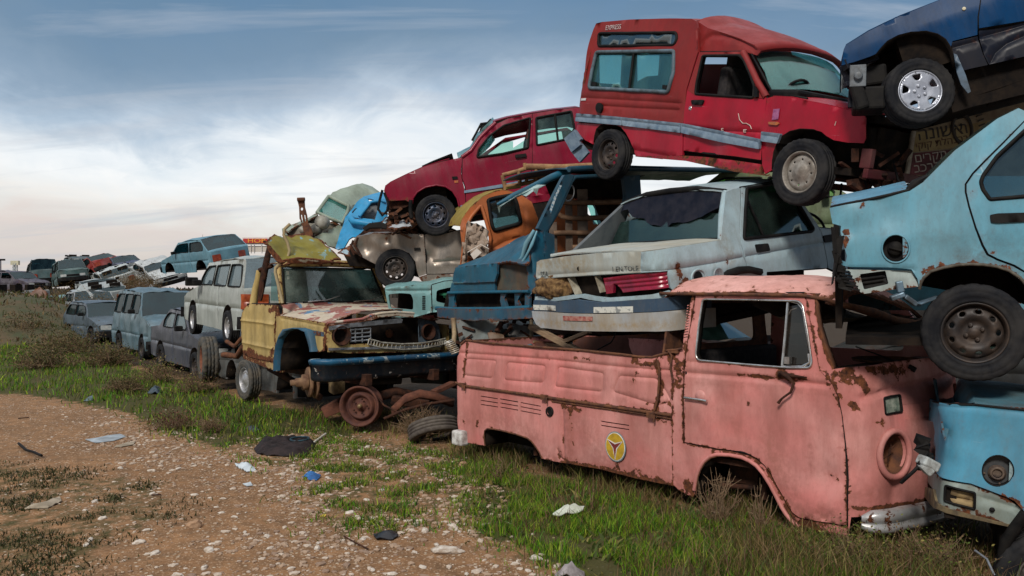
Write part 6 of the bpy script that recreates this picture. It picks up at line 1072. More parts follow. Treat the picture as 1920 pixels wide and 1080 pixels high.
    # hanging bonnet lip
    mb=MB(); mb.tube(V.E3(IN([(522,502),(600,494),(700,482),(745,462),(800,452),(870,446),(960,452),(1030,466),(1060,468)]),off=.02),.020,6); o=mb.build('bonnet_lip',PH,V.e)
    # bumper
    BB=paint('bumper_dark_blue',(.0015,.005,.010),.15,(.008,.02,.035),.5,.3,(.06,.05,.04),.45,patches=[((.50,.48,.45),.64,9)]); BT=paint('bumper_top_blue',(.006,.055,.12),.15,(.02,.16,.30),.5,.3,(.06,.06,.06),.4,patches=[((.40,.48,.50),.56,7)])
    s0=V.inv(*IN([(525,680)])[0])[0]; s1=V.inv(*IN([(1100,660)])[0])[0]; ss=np.linspace(s0-.12,s1+.3,34); zt=V.inv(*IN([(700,665)])[0])[1]; zb=V.inv(*IN([(700,742)])[0])[1]; h=(zt-zb)*1.45; zb=zt-h-.02
    def sweep(prof,nm,m_):
        mb=MB(); rows=[np.array([V.P(s_,zb+h*f,.16+o_) for o_,f in prof]) for s_ in ss]; k=len(prof); mb.add(np.concatenate(rows),[(i*k+j,i*k+j+1,(i+1)*k+j+1,(i+1)*k+j) for i in range(len(ss)-1) for j in range(k-1)],True); mb.add(rows[0],[tuple(range(k))]); mb.add(rows[-1],[tuple(range(k))]); o=mb.build(nm,m_,V.e); so=o.modifiers.new('s','SOLIDIFY'); so.thickness=.01; a=o.data.color_attributes.new('W','FLOAT_COLOR','POINT'); a.data.foreach_set('color',[.2,0,.1,1]*len(o.data.vertices))
    sweep([(-.14,1.0),(-.02,1.0),(.0,.97),(.01,.9),(-.005,.74)],'bumper_top',BT); sweep([(-.005,.74),(-.02,.70),(-.02,.2),(-.03,.06),(-.06,.0),(-.14,0)],'bumper',BB)
    # chassis, hub and brake disc, engine
    mb=MB(); mb.bar((.2,.45,.62),(2.9,.45,.62),.09,.14); mb.bar((.2,1.45,.62),(2.9,1.45,.62),.09,.14); mb.build('chassis_rail',RUSTD,V.e,.005)
    c=V.hit(*S([(425,800)])[0],1,.04); mb=MB(); mb.lathe([(.0,.03),(-.0,.19),(.03,.19),(.035,.05),(.07,.05),(.075,.21),(.10,.21),(.10,.03)],40); mb.lathe([(-.22,.001),(-.22,.035),(-.16,.04),(-.15,.055),(-.08,.06),(-.07,.10),(-.01,.10)],20)
    for k in range(5): a=2*PI*k/5; mb.lathe([(-.06,.001),(-.06,.012),(0,.013)],6,c=(.075*math.cos(a),0,.075*math.sin(a)))
    mb.build('brake_disc',mat('tan_rust',(.22,.13,.07),(.10,.05,.03),.8,12,.1),V.e,M=Matrix.Translation(c)@Matrix.Rotation(R(-12),4,'Z'))
    mb=MB(); mb.tube([(c.x,.3,c.z),(c.x,1.75,c.z)],.05,10); mb.lathe([(-.12,.001),(-.12,.08),(0,.15),(.12,.08),(.12,.001)],20,c=(c.x,1.1,c.z)); mb.bar((c.x-.6,.45,c.z+.1),(c.x+.6,.45,c.z+.14),.07,.05); mb.build('front_axle',RUSTD,V.e)
    mb=MB(); mb.box((1.7,.95,.95),(.9,.6,.5),jit=.05); mb.box((2.2,.95,.75),(.3,.7,.5),jit=.04); mb.box((1.8,.95,.45),(.7,.4,.25),jit=.04); mb.build('engine',DARK,V.e,.02)
    mb=MB(); mb.box((.6,.95,.78),(1.1,1.8,.05)); mb.box((1.12,.95,1.0),(.04,1.7,.5)); mb.box((.05,.95,1.15),(.05,1.7,.75)); mb.build('floor',DARK,V.e)
    mb=MB(); mb.box((.55,.5,1.0),(.5,.5,.15)); mb.box((.3,.5,1.25),(.12,.5,.5)); mb.box((.55,1.4,1.0),(.5,.5,.15)); mb.box((.3,1.4,1.25),(.12,.5,.5)); mb.build('seat',SEAT,V.e,.04)
    mb=MB(); mb.box((c.x+.18,.35,.55),(.20,.16,.28),jit=.02); mb.build('steering_box',mat('ochre_dirt_metal2',(.22,.16,.08),(.1,.07,.04),.8,12),V.e,.01)
    V.panel('far_side',[(.1,.75),(2.6,.75),(2.6,1.25),(.1,1.35)],P,px=False,plane=(1,1.86),grid=.2)
    # a crumpled olive bonnet lies on the roof
    OL=paint('olive_flaked_paint',(.17,.15,.012),.5,(.26,.22,.04),.6,.3,(.12,.08,.02),.55,patches=[((.16,.32,.36),.62,4.2)],off=(3,1,1)); PI_=paint('pale_flaked_paint',(.46,.47,.38),.5,(.4,.4,.3),.5,.5,(.25,.15,.07),.6)
    e=root('crumpled_bonnet','crumpled olive green bonnet with flaking paint lying on the off-roader roof','bonnet',at(560,492,11.6))
    facet(e,'sheet',[(497,452,11.0),(506,443,11.3),(540,441,11.9),(580,440,12.1),(606,452,11.9),(625,470,11.7),(640,486,11.5),(600,490,11.3),(545,488,11.1),(530,492,11.0),(515,470,11.0)],OL,grid=.06,cru=.05,cs=5,dent=.03,edge=1.3)
    facet(e,'torn_flap',[(498,452,10.98),(515,470,10.98),(532,491,10.98),(522,494,10.96),(503,470,10.96)],PI_,grid=.06,cru=.02,edge=1.3)
    facet(e,'folded_rim',[(530,488,10.95),(560,484,11.0),(600,487,11.1),(625,492,11.2),(600,496,11.15),(545,494,11.0)],PI_,grid=.06,cru=.02,edge=1.3)
offroader()
# the rusty axle lying in front of it
def axle():
    c=at(678,760,10.5); e=root('rusty_axle','rusty bare axle with one steel wheel lying below the cream off-roader bumper','axle',(c.x,c.y,0))
    w=bpy.data.objects.new('wheel',None); col.objects.link(w); w.parent=e; w.location=(0,0,c.z); w.rotation_euler=(0,0,R(-8)); mb=MB()
    mb.lathe([(.10,.245),(.07,.25),(.05,.235),(.0,.225),(-.05,.225),(-.08,.245),(-.10,.248),(-.105,.235),(-.06,.215),(-.02,.20),(.0,.19),(-.02,.17),(-.06,.155),(-.07,.14),(-.02,.12),(-.01,.06),(-.04,.05),(-.05,.001)],56)
    o=mb.build('rim',mat('deep_red_rust',(.06,.022,.018),(.13,.05,.032),.8,9,.1),w); so=o.modifiers.new('s','SOLIDIFY'); so.thickness=.005
    mb=MB(); mb.lathe([(-.10,.001),(-.10,.022),(-.04,.03)],14); mb.build('hub_cap',mat('brass_hub',(.35,.27,.14),(.2,.13,.07),.4,9,.5),w)
    mb=MB()
    for k in range(5): a=2*PI*k/5; mb.lathe([(-.075,.001),(-.075,.012),(-.06,.013)],6,c=(.09*math.cos(a),0,.09*math.sin(a)))
    mb.build('wheel_bolts',RUSTD,w)
    Lc=e.location
    def t(name,pts,r,m=RUSTD): mb=MB(); mb.tube([at(*p)-Lc for p in pts],r,8); return mb.build(name,m,e)
    t('axle_tube',[(690,750,10.6),(740,735,10.9),(800,745,11.2),(850,752,11.4)],[.06,.07,.05,.04])
    mb=MB(); R2=mat('orange_rust',(.13,.045,.024),(.06,.022,.014),.9,9); pts=[(736,765,10.4),(760,742,10.45),(785,733,10.5),(812,738,10.6),(848,752,10.7)]
    A_=[at(u,v,d)-Lc for u,v,d in pts]; B_=[at(u,v+16-i*1.0,d-.05)-Lc for i,(u,v,d) in enumerate(pts)]; k=len(A_); mb.add(A_+B_,[(i,i+1,i+1+k,i+k) for i in range(k-1)],True); o=mb.build('leaf_spring',R2,e); so=o.modifiers.new('s','SOLIDIFY'); so.thickness=.05
    t('tie_rod',[(720,785,10.2),(760,768,10.2),(800,758,10.3),(852,750,10.4)],.018); t('brake_pipe',[(700,735,10.6),(720,760,10.4),(745,772,10.3),(757,785,10.3)],.012)
    mb=MB(); mb.bar(at(812,736,10.8)-Lc,at(850,718,11.0)-Lc,.12,.05); mb.build('bracket',R2,e,.005)
    mb=MB(); mb.box(at(625,765,10.8)-Lc,(.25,.2,.14),Matrix.Rotation(-.4,3,'Y'),jit=.03); mb.bar(at(605,768,10.8)-Lc,at(650,744,10.9)-Lc,.05,.07); mb.build('spring_seat',R2,e,.01)
    mb=MB(); mb.box(at(770,752,10.9)-Lc,(.5,.3,.10),Matrix.Rotation(.2,3,'Y'),jit=.03); mb.build('diff_case',RUSTD,e,.02)
axle()
# ------------------------------------------------------------------ the orange cab with a brown ladder rack
def orange():
    P=paint('orange_paint',(.42,.115,.033),.34,(.46,.18,.08),.5,.35,(.15,.06,.03),.45,off=(1,9,2))
    O=at(866,560,11.2); V=Veh('orange_cab','orange cab with small side window and torn foam hanging in its rear opening','van',O,(.93,.30,.10),1.5,3.2,.2,.05,ins=lambda a,z:.18*np.maximum(0,z-.9)**1.1)
    S=Y7; w=rc(S([(286,226),(330,212),(428,196),(446,240),(470,350),(450,362),(322,396),(308,370)]),4); op=rc(S([(152,440),(158,380),(190,320),(246,254),(262,300),(300,440),(290,520),(200,560),(150,540)]),4)
    V.panel('body_side',S([(128,370),(140,330),(190,262),(260,205),(320,180),(372,168),(470,196),(530,235),(566,330),(570,420),(566,500),(300,590),(180,640),(118,640),(130,560),(138,480)]),P,holes=[w,op],grid=.05,thick=.03,dent=.012,edge=.5,feats=[(S([(310,500),(380,460),(470,435),(545,430)]),.04,.03,.1),(S([(440,210),(490,300),(500,380)]),.03,.015,.1)],rust=[(S([(305,450),(320,500)]),.04,.8),(S([(140,560),(130,620)]),.05,1.)])
    V.pane('side_window',w,glass('smoky_glass',(.25,.4,.42),(.12,.16,.16),.3,.5)); V.line('window_seal',w,BLACK,.028,.005,closed=True); V.line('opening_rim',op,P,.025,.01,closed=True)
    re=V.E3(S([(122,372),(138,328),(190,258),(260,200),(320,174),(372,164),(470,192)]),off=0); V.across('roof',re,paint('mossy_orange',(.30,.22,.05),.4,(.32,.28,.10),.7,.5,(.1,.08,.03),.6),.04,2.5,10,grid=.1)
    FM=mat('torn_foam',(.42,.34,.28),(.22,.16,.12),.95,7,0,.8); facet(V.e if 0 else V.e,'foam',[],FM) if 0 else None
    mb=MB(); n=9; VV=[]
    for i in range(n+1):
        for j in range(n+1):
            u=140+(285-140)*i/n+10*noise.noise(Vector((i*.6,j*.6,0))); v=(460 if i<2 else 345+ (i-2)*6)+(540-360)*j/n+20*noise.noise(Vector((i*.5,j*.8,5))); p=V.at(*S([(u,v)])[0],11.05+.12*noise.noise(Vector((i*.9,j*.9,2)))); VV.append(p)
    mb.add(VV,[(i*(n+1)+j,i*(n+1)+j+1,(i+1)*(n+1)+j+1,(i+1)*(n+1)+j) for i in range(n) for j in range(n)],True); o=mb.build('torn_foam',FM,V.e); so=o.modifiers.new('s','SOLIDIFY'); so.thickness=.02
    mb=MB(); mb.add([V.at(*S([q])[0],10.95) for q in ((186,530),(222,496),(250,520),(205,560))],[(0,1,2,3)]); mb.tube([V.at(*S([q])[0],10.95) for q in ((170,520),(245,475),(290,500))],.008,4); mb.build('paper_scrap',mat('paper',(.6,.55,.5),(.4,.35,.3),.8,6),V.e)
    V.panel('load_side',S([(650,350),(760,352),(800,360),(920,362),(955,420),(960,500),(700,540),(655,540)]),P,grid=.1,thick=.03,off=-.2,feats=[(S([(660,470),(955,445)]),.02,.02,.1)],edge=.3)
    V.panel('load_gable',S([(742,195),(790,230),(870,362),(760,352),(735,300)]),P,grid=.1,thick=.03,off=-.15,edge=.3)
    mb=MB(); mb.box((1.6,.7,.4),(2.6,1.3,.5),jit=.05); mb.build('underbody',DARK,V.e)
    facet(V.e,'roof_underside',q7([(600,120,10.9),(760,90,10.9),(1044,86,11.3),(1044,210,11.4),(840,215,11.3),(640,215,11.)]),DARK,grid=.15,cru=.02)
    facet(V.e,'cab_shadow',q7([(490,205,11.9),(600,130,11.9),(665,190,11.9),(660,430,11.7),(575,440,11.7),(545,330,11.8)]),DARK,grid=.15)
    facet(V.e,'tilted_side',q7([(655,210,11.6),(735,198,11.6),(800,240,11.7),(870,330,11.8),(955,420,11.8),(965,520,11.7),(655,540,11.5)]),P,grid=.1,cru=.01,edge=.4)
    facet(V.e,'door_glass',q7([(828,212,11.5),(870,215,11.5),(925,362,11.6),(880,360,11.5)]),glass('van_glass',()),thick=.006,grid=.3,dent=0,edge=0)
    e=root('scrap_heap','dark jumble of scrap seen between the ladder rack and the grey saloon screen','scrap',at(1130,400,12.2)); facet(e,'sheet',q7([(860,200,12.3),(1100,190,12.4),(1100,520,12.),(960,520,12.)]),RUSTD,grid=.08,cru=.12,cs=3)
    RB=mat('brown_bar',(.24,.14,.08),(.13,.07,.04),.75,7); e=root('ladder_rack','brown steel ladder rack with four rungs seen through the blue shell','rack',at(930,470,10.7))
    for p in ([(690,237),(760,240),(870,240),(1040,236)],[(662,288),(700,318),(740,328),(860,326),(1032,322)],[(655,412),(760,410),(962,412)],[(760,492),(890,488)]): wt(e,[(*q,10.7) for q in Y7(p)],.034,'rung',RB)
    for x,y0,y1,w_ in ((650,350,540,.10),(738,195,520,.09),(815,165,490,.13)):
        mb=MB(); a=at(*Y7([(x,y0)])[0],10.76)-e.location; b=at(*Y7([(x+4,y1)])[0],10.76)-e.location; mb.bar(a,b,.06,w_); mb.build('upright',mat('grey_brown_post',(.17,.13,.10),(.09,.06,.045),.8,6),e,.006)
    e=root('roof_rack','rusty tubular roof rack tilted behind the blue shell roof','rack',at(940,350,11.1)); RT=mat('ochre_tube',(.30,.17,.07),(.16,.08,.04),.75,9)
    for p in ([(498,38),(700,42),(880,32)],[(366,86),(456,62),(500,46)],[(366,86),(374,120),(384,170)],[(456,62),(466,142)],[(555,50),(560,118)],[(498,128),(506,102),(560,94),(640,80)],[(714,28),(718,60)],[(492,18),(496,55)],[(384,150),(460,138),(560,118)],[(560,118),(640,96)]): wt(e,[(*q,11.0) for q in Y7(p)],.028 if p[0][1]!=38 else .042,'rack_tube',RT)
    mb=MB(); a=at(*Y7([(628,48)])[0],11.0)-e.location; b=at(*Y7([(632,92)])[0],11.0)-e.location; mb.bar(a,b,.12,.10); mb.build('wooden_block',WOODB,e)
    mb=MB(); a=at(*Y7([(385,160)])[0],10.95)-e.location; b=at(*Y7([(470,150)])[0],10.95)-e.location; mb.bar(a,b,.08,.03); mb.build('wooden_slat',mat('mossy_wood',(.28,.22,.05),(.15,.11,.04),.9,6),e)
orange()
def teal_quarter():
    P=paint('pale_teal_paint',(.16,.34,.35),.30,(.24,.42,.42),.5,.3,(.12,.10,.08),.45,off=(9,9,2))
    O=at(722,600,11.0); V=Veh('teal_hatchback','pale teal hatchback shell with louvred pillar trapped below the flattened silver car','car',O,(.99,.12,.05),1.5,3.,.1,.03,ins=lambda a,z:.1*np.maximum(0,z-.3))
    S=Y3; w=rc(S([(862,880),(960,870),(1040,876),(1058,920),(1058,1000),(880,985)]),4); w2=rc(S([(1240,850),(1330,828),(1400,820),(1400,940),(1300,950),(1236,935)]),4)
    V.panel('body_side',S([(838,842),(870,835),(1000,815),(1100,800),(1195,808),(1200,960),(1205,1020),(1060,1060),(880,1060),(850,920)]),P,holes=[w],grid=.05,thick=.03,edge=.5,feats=[(S([(842,850),(1180,850)]),.015,.02,.6)])
    V.panel('rear_door',S([(1203,808),(1300,780),(1450,765),(1450,1000),(1210,1020)]),P,holes=[w2],grid=.06,thick=.03,edge=.4)
    for k in range(8): V.panel('louvre',S([(1128,892+14*k),(1152,892+14*k),(1152,899+14*k),(1128,899+14*k)]),BLACK,grid=.1,thick=.01,off=.008,dent=0)
    e=V.E3(S([(838,840),(1000,812),(1195,802),(1300,775),(1450,760)]),off=-.01); V.across('roof',e,P,.05,3,10,grid=.1,cru=.03,rust=.6)
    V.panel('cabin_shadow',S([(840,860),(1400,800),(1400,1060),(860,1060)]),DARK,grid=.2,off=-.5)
    GC=mat('green_crates',(.02,.20,.10),(.01,.08,.05),.5,9)
    e=root('green_scrap','heap of torn green plastic strips inside the teal shell','plastic scrap',at(836,560,11.3)); mb=MB()
    for k in range(14): u,v=random.uniform(815,852),random.uniform(545,578); a=at(u,v,11.2)-e.location; mb.bar(a,a+Vector((random.uniform(.05,.2),random.uniform(-.1,.1),random.uniform(-.06,.06))),.02,.03)
    mb.build('strips',GC,e)['kind']='stuff'
teal_quarter()
# ------------------------------------------------------------------ the two cars behind the off-roader
def back_pair():
    PS=paint('sage_paint',(.24,.30,.24),.25,(.32,.37,.31),.5,.4,(.12,.12,.08),.45); G=glass('sage_screen',(.22,.48,.44),(.16,.26,.22),.4,.4)
    e=root('sage_saloon','sage green saloon without bonnet, its engine bay open to the sky','car',at(600,470,13.5)); q=lambda l:[(*Y3([(a,b)])[0],d) for a,b,d in l]
    facet(e,'roof',q([(408,112,13.6),(430,85,13.8),(520,50,14.0),(600,25,14.2),(660,16,14.4),(740,40,14.5),(800,82,14.5),(800,110,14.3),(680,150,14.),(560,195,13.6),(480,150,13.6)]),PS,grid=.1,bow=.05,edge=.3)
    facet(e,'windscreen',q([(400,118,13.55),(552,188,13.45),(545,230,13.4),(500,318,13.2),(400,280,13.3),(314,238,13.3)]),G,thick=.008,grid=.2,dent=0,edge=0)
    wt(e,q([(400,116,13.5),(556,190,13.4),(546,240,13.35),(502,324,13.15),(400,284,13.2),(310,240,13.2),(400,116,13.5)]),.03,'screen_frame',PS)
    facet(e,'side',q([(556,195,13.5),(680,150,14.1),(690,260,14.),(600,340,13.5),(520,420,13.2),(505,330,13.2)]),PS,grid=.1)
    facet(e,'wing',q([(290,432,12.9),(380,385,13.),(500,328,13.2),(520,400,13.2),(460,520,12.9),(400,500,12.8),(340,450,12.8)]),PS,grid=.1,cru=.02,edge=.6)
    facet(e,'far_wing',q([(50,370,13.2),(90,345,13.3),(170,315,13.4),(240,285,13.5),(310,240,13.5),(316,262,13.4),(240,300,13.3),(170,335,13.2),(80,390,13.1),(50,400,13.1)]),PS,grid=.1,edge=.8)
    facet(e,'engine_bay',q([(60,390,13.2),(170,330,13.3),(312,256,13.5),(400,300,13.4),(495,330,13.3),(380,390,13.1),(290,430,13.),(200,430,13.)]),paint('bay_grime',(.20,.19,.15),.7,(.1,.09,.07),.8,.8,(.08,.05,.03),.7),grid=.06,cru=.12,cs=3,edge=1.)
    wt(e,q([(50,372,13.),(55,410,12.95),(80,440,12.9),(96,520,12.8)]),.03,'front_rail',PS)
    mb=MB(); L_=e.location
    for u,v,r in ((345,318,.11),(300,370,.08),(250,390,.07),(200,380,.06)): p=at(*Y3([(u,v)])[0],12.95)-L_; mb.lathe([(-.08,.001),(-.08,r*.8),(0,r),(.1,r),(.1,.001)],14,c=p)
    mb.build('air_filter',mat('filter_grey',(.34,.34,.30),(.15,.13,.1),.6,6),e)
    e2=root('hinge_bracket','upright rusty bracket with holes sticking up beside the sage saloon','bracket',at(566,440,12.6))
    facet(e2,'plate',[(*Y3([(a,b)])[0],12.6) for a,b in [(156,150),(160,140),(212,140),(214,200),(230,262),(238,320),(262,360),(278,422),(240,425),(205,400),(190,330),(172,290),(168,200)]],RUST,holes=[Y3(ell(190,215,10,12,10)),Y3([(182,262),(190,258),(200,320),(192,322)]),Y3([(208,262),(216,262),(222,310),(214,312)])],grid=.05,cru=.01)
    wt(e2,[(*Y3([(156,142)])[0],12.58),(*Y3([(214,140)])[0],12.58)],.03,'flange',RUST)
    PB=paint('cobalt_paint',(.02,.25,.50),.15,(.06,.34,.58),.4,.2,(.06,.08,.1),.4); e=root('cobalt_car','bright blue car standing on its tail between the sage saloon and maroon hatchback','car',at(660,470,12.9))
    facet(e,'side',q([(672,118,13.1),(700,130,13.),(560,285,12.8),(740,330,12.7),(650,420,12.6),(560,450,12.5),(520,520,12.5),(468,528,12.5),(450,515,12.5),(470,450,12.6),(510,340,12.8),(560,240,13.)]),PB,grid=.08,dent=.03,cru=.015,edge=.3)
    w=q([(580,240,12.95),(660,150,13.1),(695,150,13.0),(598,262,12.85)]); facet(e,'quarter_window',w,BLACK,thick=.01,grid=.2,dent=0)
    facet(e,'door',q([(700,130,12.95),(720,160,12.9),(640,280,12.75),(760,300,12.7),(800,130,13.),(860,160,13.1),(860,320,12.8),(740,335,12.65),(630,285,12.72),(560,283,12.8),(640,195,12.9)]),PB,grid=.08,edge=.3)
    facet(e,'roof',q([(670,118,13.1),(820,80,13.4),(860,100,13.4),(860,140,13.2),(800,150,13.1),(700,132,13.)]),PB,grid=.1,edge=.2)
    wt(e,q([(640,275,12.7),(725,165,12.9),(800,150,13.),(850,160,13.)]),.025,'window_rail',PB); wt(e,q([(575,290,12.7),(590,315,12.65),(640,320,12.6),(740,335,12.6)]),.05,'waist_fold',PB)
    facet(e,'cabin_dark',q([(640,280,12.95),(720,165,13.1),(860,150,13.3),(860,330,13.),(740,330,12.9)]),mat('cabin_scrap',(.16,.17,.18),(.05,.05,.05),.7,4),grid=.06,cru=.1,cs=3)
    e=root('scrap_heap','dark scrap packed between the flattened silver car and the maroon nose','scrap',at(720,430,12.7)); facet(e,'sheet',q([(560,560,12.4),(620,420,12.5),(760,330,12.6),(900,250,12.7),(1080,250,12.8),(1420,380,12.8),(1420,600,12.6),(700,620,12.4)]),RUSTD,grid=.08,cru=.12,cs=3)
    # torn sheets heaped between silver and maroon
    names=[('white_sheet','torn white panel lying on top of the flattened silver car',[(860,355,11.6),(900,330,11.8),(990,290,12.),(1045,300,12.),(1050,345,11.7),(1000,350,11.6),(930,362,11.5)],(.50,.56,.60)),('blue_sheet','small torn light blue panel beside the crushed silver nose',[(470,548,11.5),(520,520,11.6),(575,488,11.7),(560,540,11.6),(570,578,11.5)],(.38,.56,.66)),('bent_sheet','bent pale blue strip standing under the maroon bumper',[(790,350,11.7),(830,280,11.9),(850,270,11.9),(858,290,11.8),(830,340,11.7),(800,365,11.6)],(.22,.42,.52))]
    for n_,l_,pts,c_ in names:
        e=root('torn_panel',l_,'car panel',at(*Y3([pts[0][:2]])[0],pts[0][2])); facet(e,'sheet',q(pts),paint(n_+'_p',c_,.45,None,.4,.4,(.2,.12,.08),.45),grid=.05,cru=.03,cs=5,edge=1.)
    e=root('black_trim','tangled black bumper trim on the flattened silver car','bumper',at(700,430,11.5))
    for k in range(5): wt(e,q([(670+4*k,370+3*k,11.5),(720,335+6*k,11.5),(800,325+8*k,11.5),(850,345+5*k,11.5)]),.02,'trim_strip',BLACK)
    e=root('engine_scrap','rusty engine scrap hanging below the maroon nose','engine',at(745,400,11.8)); mb=MB()
    for k in range(26): u,v=random.uniform(725,775),random.uniform(392,440); a=at(u,v,random.uniform(11.7,12.1))-e.location; mb.bar(a,a+Vector((random.uniform(-.15,.15),random.uniform(-.1,.1),random.uniform(-.12,.12))),random.uniform(.02,.06),random.uniform(.02,.05))
    mb.build('scrap_mass',RUST,e)['kind']='stuff'
back_pair()
# ------------------------------------------------------------------ whole cars of known proportions
PROF={ # half-length coordinates: x from nose (0) to tail (L), heights; belt line, screens
'saloon':dict(L=4.3,H=1.38,nose=[(0.02,.45),(.05,.68),(.35,.78),(1.15,.90)],scr=(1.75,1.33),roofe=(2.95,1.36),rear=(3.45,.98),tail=[(4.2,.92),(4.28,.6),(4.25,.4)],wh=(.80,3.35)),
'hatch':dict(L=3.8,H=1.40,nose=[(0.02,.45),(.05,.66),(.3,.76),(1.0,.90)],scr=(1.55,1.35),roofe=(3.15,1.37),rear=(3.65,.95),tail=[(3.74,.9),(3.78,.6),(3.74,.4)],wh=(.72,3.05)),
'wagon':dict(L=4.4,H=1.42,nose=[(0.02,.45),(.05,.68),(.35,.78),(1.2,.92)],scr=(1.75,1.37),roofe=(4.0,1.42),rear=(4.3,.95),tail=[(4.36,.9),(4.38,.6),(4.34,.4)],wh=(.85,3.45)),
'suv':dict(L=4.2,H=1.78,nose=[(0.03,.5),(.05,.85),(.3,.98),(1.0,1.08)],scr=(1.5,1.68),roofe=(4.0,1.74),rear=(4.15,1.1),tail=[(4.18,1.0),(4.2,.7),(4.18,.45)],wh=(.78,3.3)),
'van':dict(L=4.3,H=1.9,nose=[(0.03,.5),(.08,.9),(.3,1.08),(.6,1.15)],scr=(1.1,1.8),roofe=(4.2,1.86),rear=(4.27,1.15),tail=[(4.3,1.0),(4.3,.7),(4.28,.45)],wh=(.8,3.3))}
def gcar(name,label,cat,kind,O,X,P,front='L',roll=0,group=None,glassm=None,wheels=True,squash=1.,grid=.11,cru=.0,dent=.02,W=1.62,nowin=(),interior=True,far=True,mirror=False,wheelrim=None,steer=0):
    k=PROF[kind]; L=k['L']; fl=(lambda x:L-x) if front=='R' else (lambda x:x)
    V=Veh(name,label,cat,O,X,W,L,.14,.07,roll=roll,ins=lambda a,z:.22*np.maximum(0,z-.9)**1.05,group=group); V.seals=False
    sq=lambda pts:[(fl(x),z*squash if z>.9 else z) for x,z in pts]
    belt0=k['nose'][-1]; sx,sz=k['scr']; rx,rz=k['roofe']; bx_,bz=k['rear']; gl=glassm or GDK
    w1,w2=k['wh']
    def arch(c): return [(c+.36*math.cos(t),.30+.36*math.sin(t)) for t in [PI-PI*i/10 for i in range(11)]]
    low=[(0.02,.28),(w1-.38,.24)]+arch(w1)+[(w1+.38,.22),(w2-.38,.22)]+arch(w2)+[(w2+.38,.26),(L-.02,.3)]
    wins=[]
    cab=[belt0,(sx,sz),(rx,rz),(bx_,bz)]; m=(belt0[0]+.25+bx_)/2
    def at_top(x): return np.interp(x,[belt0[0],sx,rx,bx_],[belt0[1],sz,rz,bz])
    xs=[belt0[0]+.28,m-.45 if kind in('suv','wagon','van') else m-.1]; segs=[(belt0[0]+.30,m-.12),(m-.04,bx_-.28)] if kind not in('suv','wagon','van') else [(belt0[0]+.30,belt0[0]+1.15),(belt0[0]+1.25,belt0[0]+2.1),(belt0[0]+2.2,bx_-.12)]
    for a,b in segs:
        zb=.97 if kind!='suv' and kind!='van' else 1.14; pts=[(a,zb),(b,zb)]
        xa=max(a,min(a+.02,b)); tops=[(x,min(at_top(x)-.07,sz-.04)) for x in np.linspace(b,a,6)]; tops=[(x,z) for x,z in tops if z>zb+.03]
        if len(tops)>1: wins.append(rc(sq(pts+tops),.03,2))
    full=sq(low+k['tail'][::-1]+[(bx_,bz),(rx,rz),(sx,sz)]+k['nose'][::-1])
    door=[sq([(belt0[0]+.15,.28),(belt0[0]+.12,.9)]),sq([(m-.08,.28),(m-.08,.95)])]
    V.panel('body_side',full,P,holes=wins,px=False,grid=grid,thick=.03,dent=dent,cru=cru,cs=3,edge=.4,feats=[(d,.012,.012,.3) for d in door]+[(sq([(.2,.6),(L-.2,.62)]),.015,.012,.05)],mirror=far)
    for i,w in enumerate(wins):
        if i not in nowin: V.pane('side_window',w,gl,px=False,off=-.02)
        V.line('window_seal',w,BLACK,.014,.002,px=False,closed=True)
    def E(pts,o=.01): q=np.array(sq(pts)); return V.P(q[:,0],q[:,1],-o)
    V.across('bonnet',E(k['nose'][1:]+[belt0]),P,.05,2.5,10,grid=.15,dent=dent,cru=cru,cs=3,rust=.4)
    V.across('windscreen',E([belt0,((belt0[0]+sx)/2,(belt0[1]+sz)/2),(sx,sz-.02)],.03),gl,.03,2.2,8,grid=.2,dent=0,thick=.006,rust=0)
    V.across('roof',E([(sx,sz-.02),((sx*2+rx)/3,sz+.03),((sx+2*rx)/3,rz+.02),(rx,rz)]),P,.05,3,10,grid=.15,dent=dent*1.5,cru=cru*1.5,cs=2,rust=.4)
    V.across('rear_screen',E([(rx,rz),(bx_,bz)],.03),gl,.03,2.2,8,grid=.2,dent=0,thick=.006,rust=0)
    V.across('boot_lid',E([(bx_,bz),k['tail'][0]]+([k['tail'][1]] if kind!='saloon' else [])),P,.03,2.5,8,grid=.15,dent=dent,rust=.3)
    # ends
    for sgn,nm in ((0,'nose_panel'),(1,'tail_panel')):
        isx=(sgn==0)!=(front=='R'); h=.14*PI/2; top=(k['nose'][1][1] if sgn==0 else k['tail'][0][1])*1.0
        if isx: s0,s1=.14-h-(W-.28)-.05,.12
        else: s0,s1=L-.12,L-.14+h+(W-.28)+.05
        if s0>s1: s0,s1=s1,s0
        try:
            V.panel(nm,[(s0,.3),(s1,.3),(s1,top),(s0,top)],P,px=False,grid=grid*1.2,thick=.03,dent=dent,cru=cru,cs=3,edge=.3)
            V.panel('bumper',[(s0,.30),(s1,.30),(s1,.50),(s0,.50)],BLACK,px=False,grid=.2,thick=.05,off=.07,dent=.01)
            mid=(s0+s1)/2; hw=(W-.28)/2
            if sgn==0: V.panel('grille',[(mid-.4,.54),(mid+.4,.54),(mid+.4,.66),(mid-.4,.66)],BLACK,px=False,grid=.2,thick=.01,off=.012,dent=0)
            for q in (-1,1):
                a,b=sorted((mid+q*(hw-.02),mid+q*(hw-.32))); V.panel('headlamp' if sgn==0 else 'tail_lamp',rc([(a,.54),(b,.54),(b,.68 if sgn==0 else .78),(a,.68 if sgn==0 else .78)],.03,2),mat('lamp_glass',(.35,.38,.38),(.5,.5,.48),.15,9) if sgn==0 else mat('lamp_red',(.30,.05,.02),(.15,.02,.01),.25,9),px=False,grid=.15,thick=.02,off=.015,dent=0)
        except Exception as ex: print('END',name,ex)
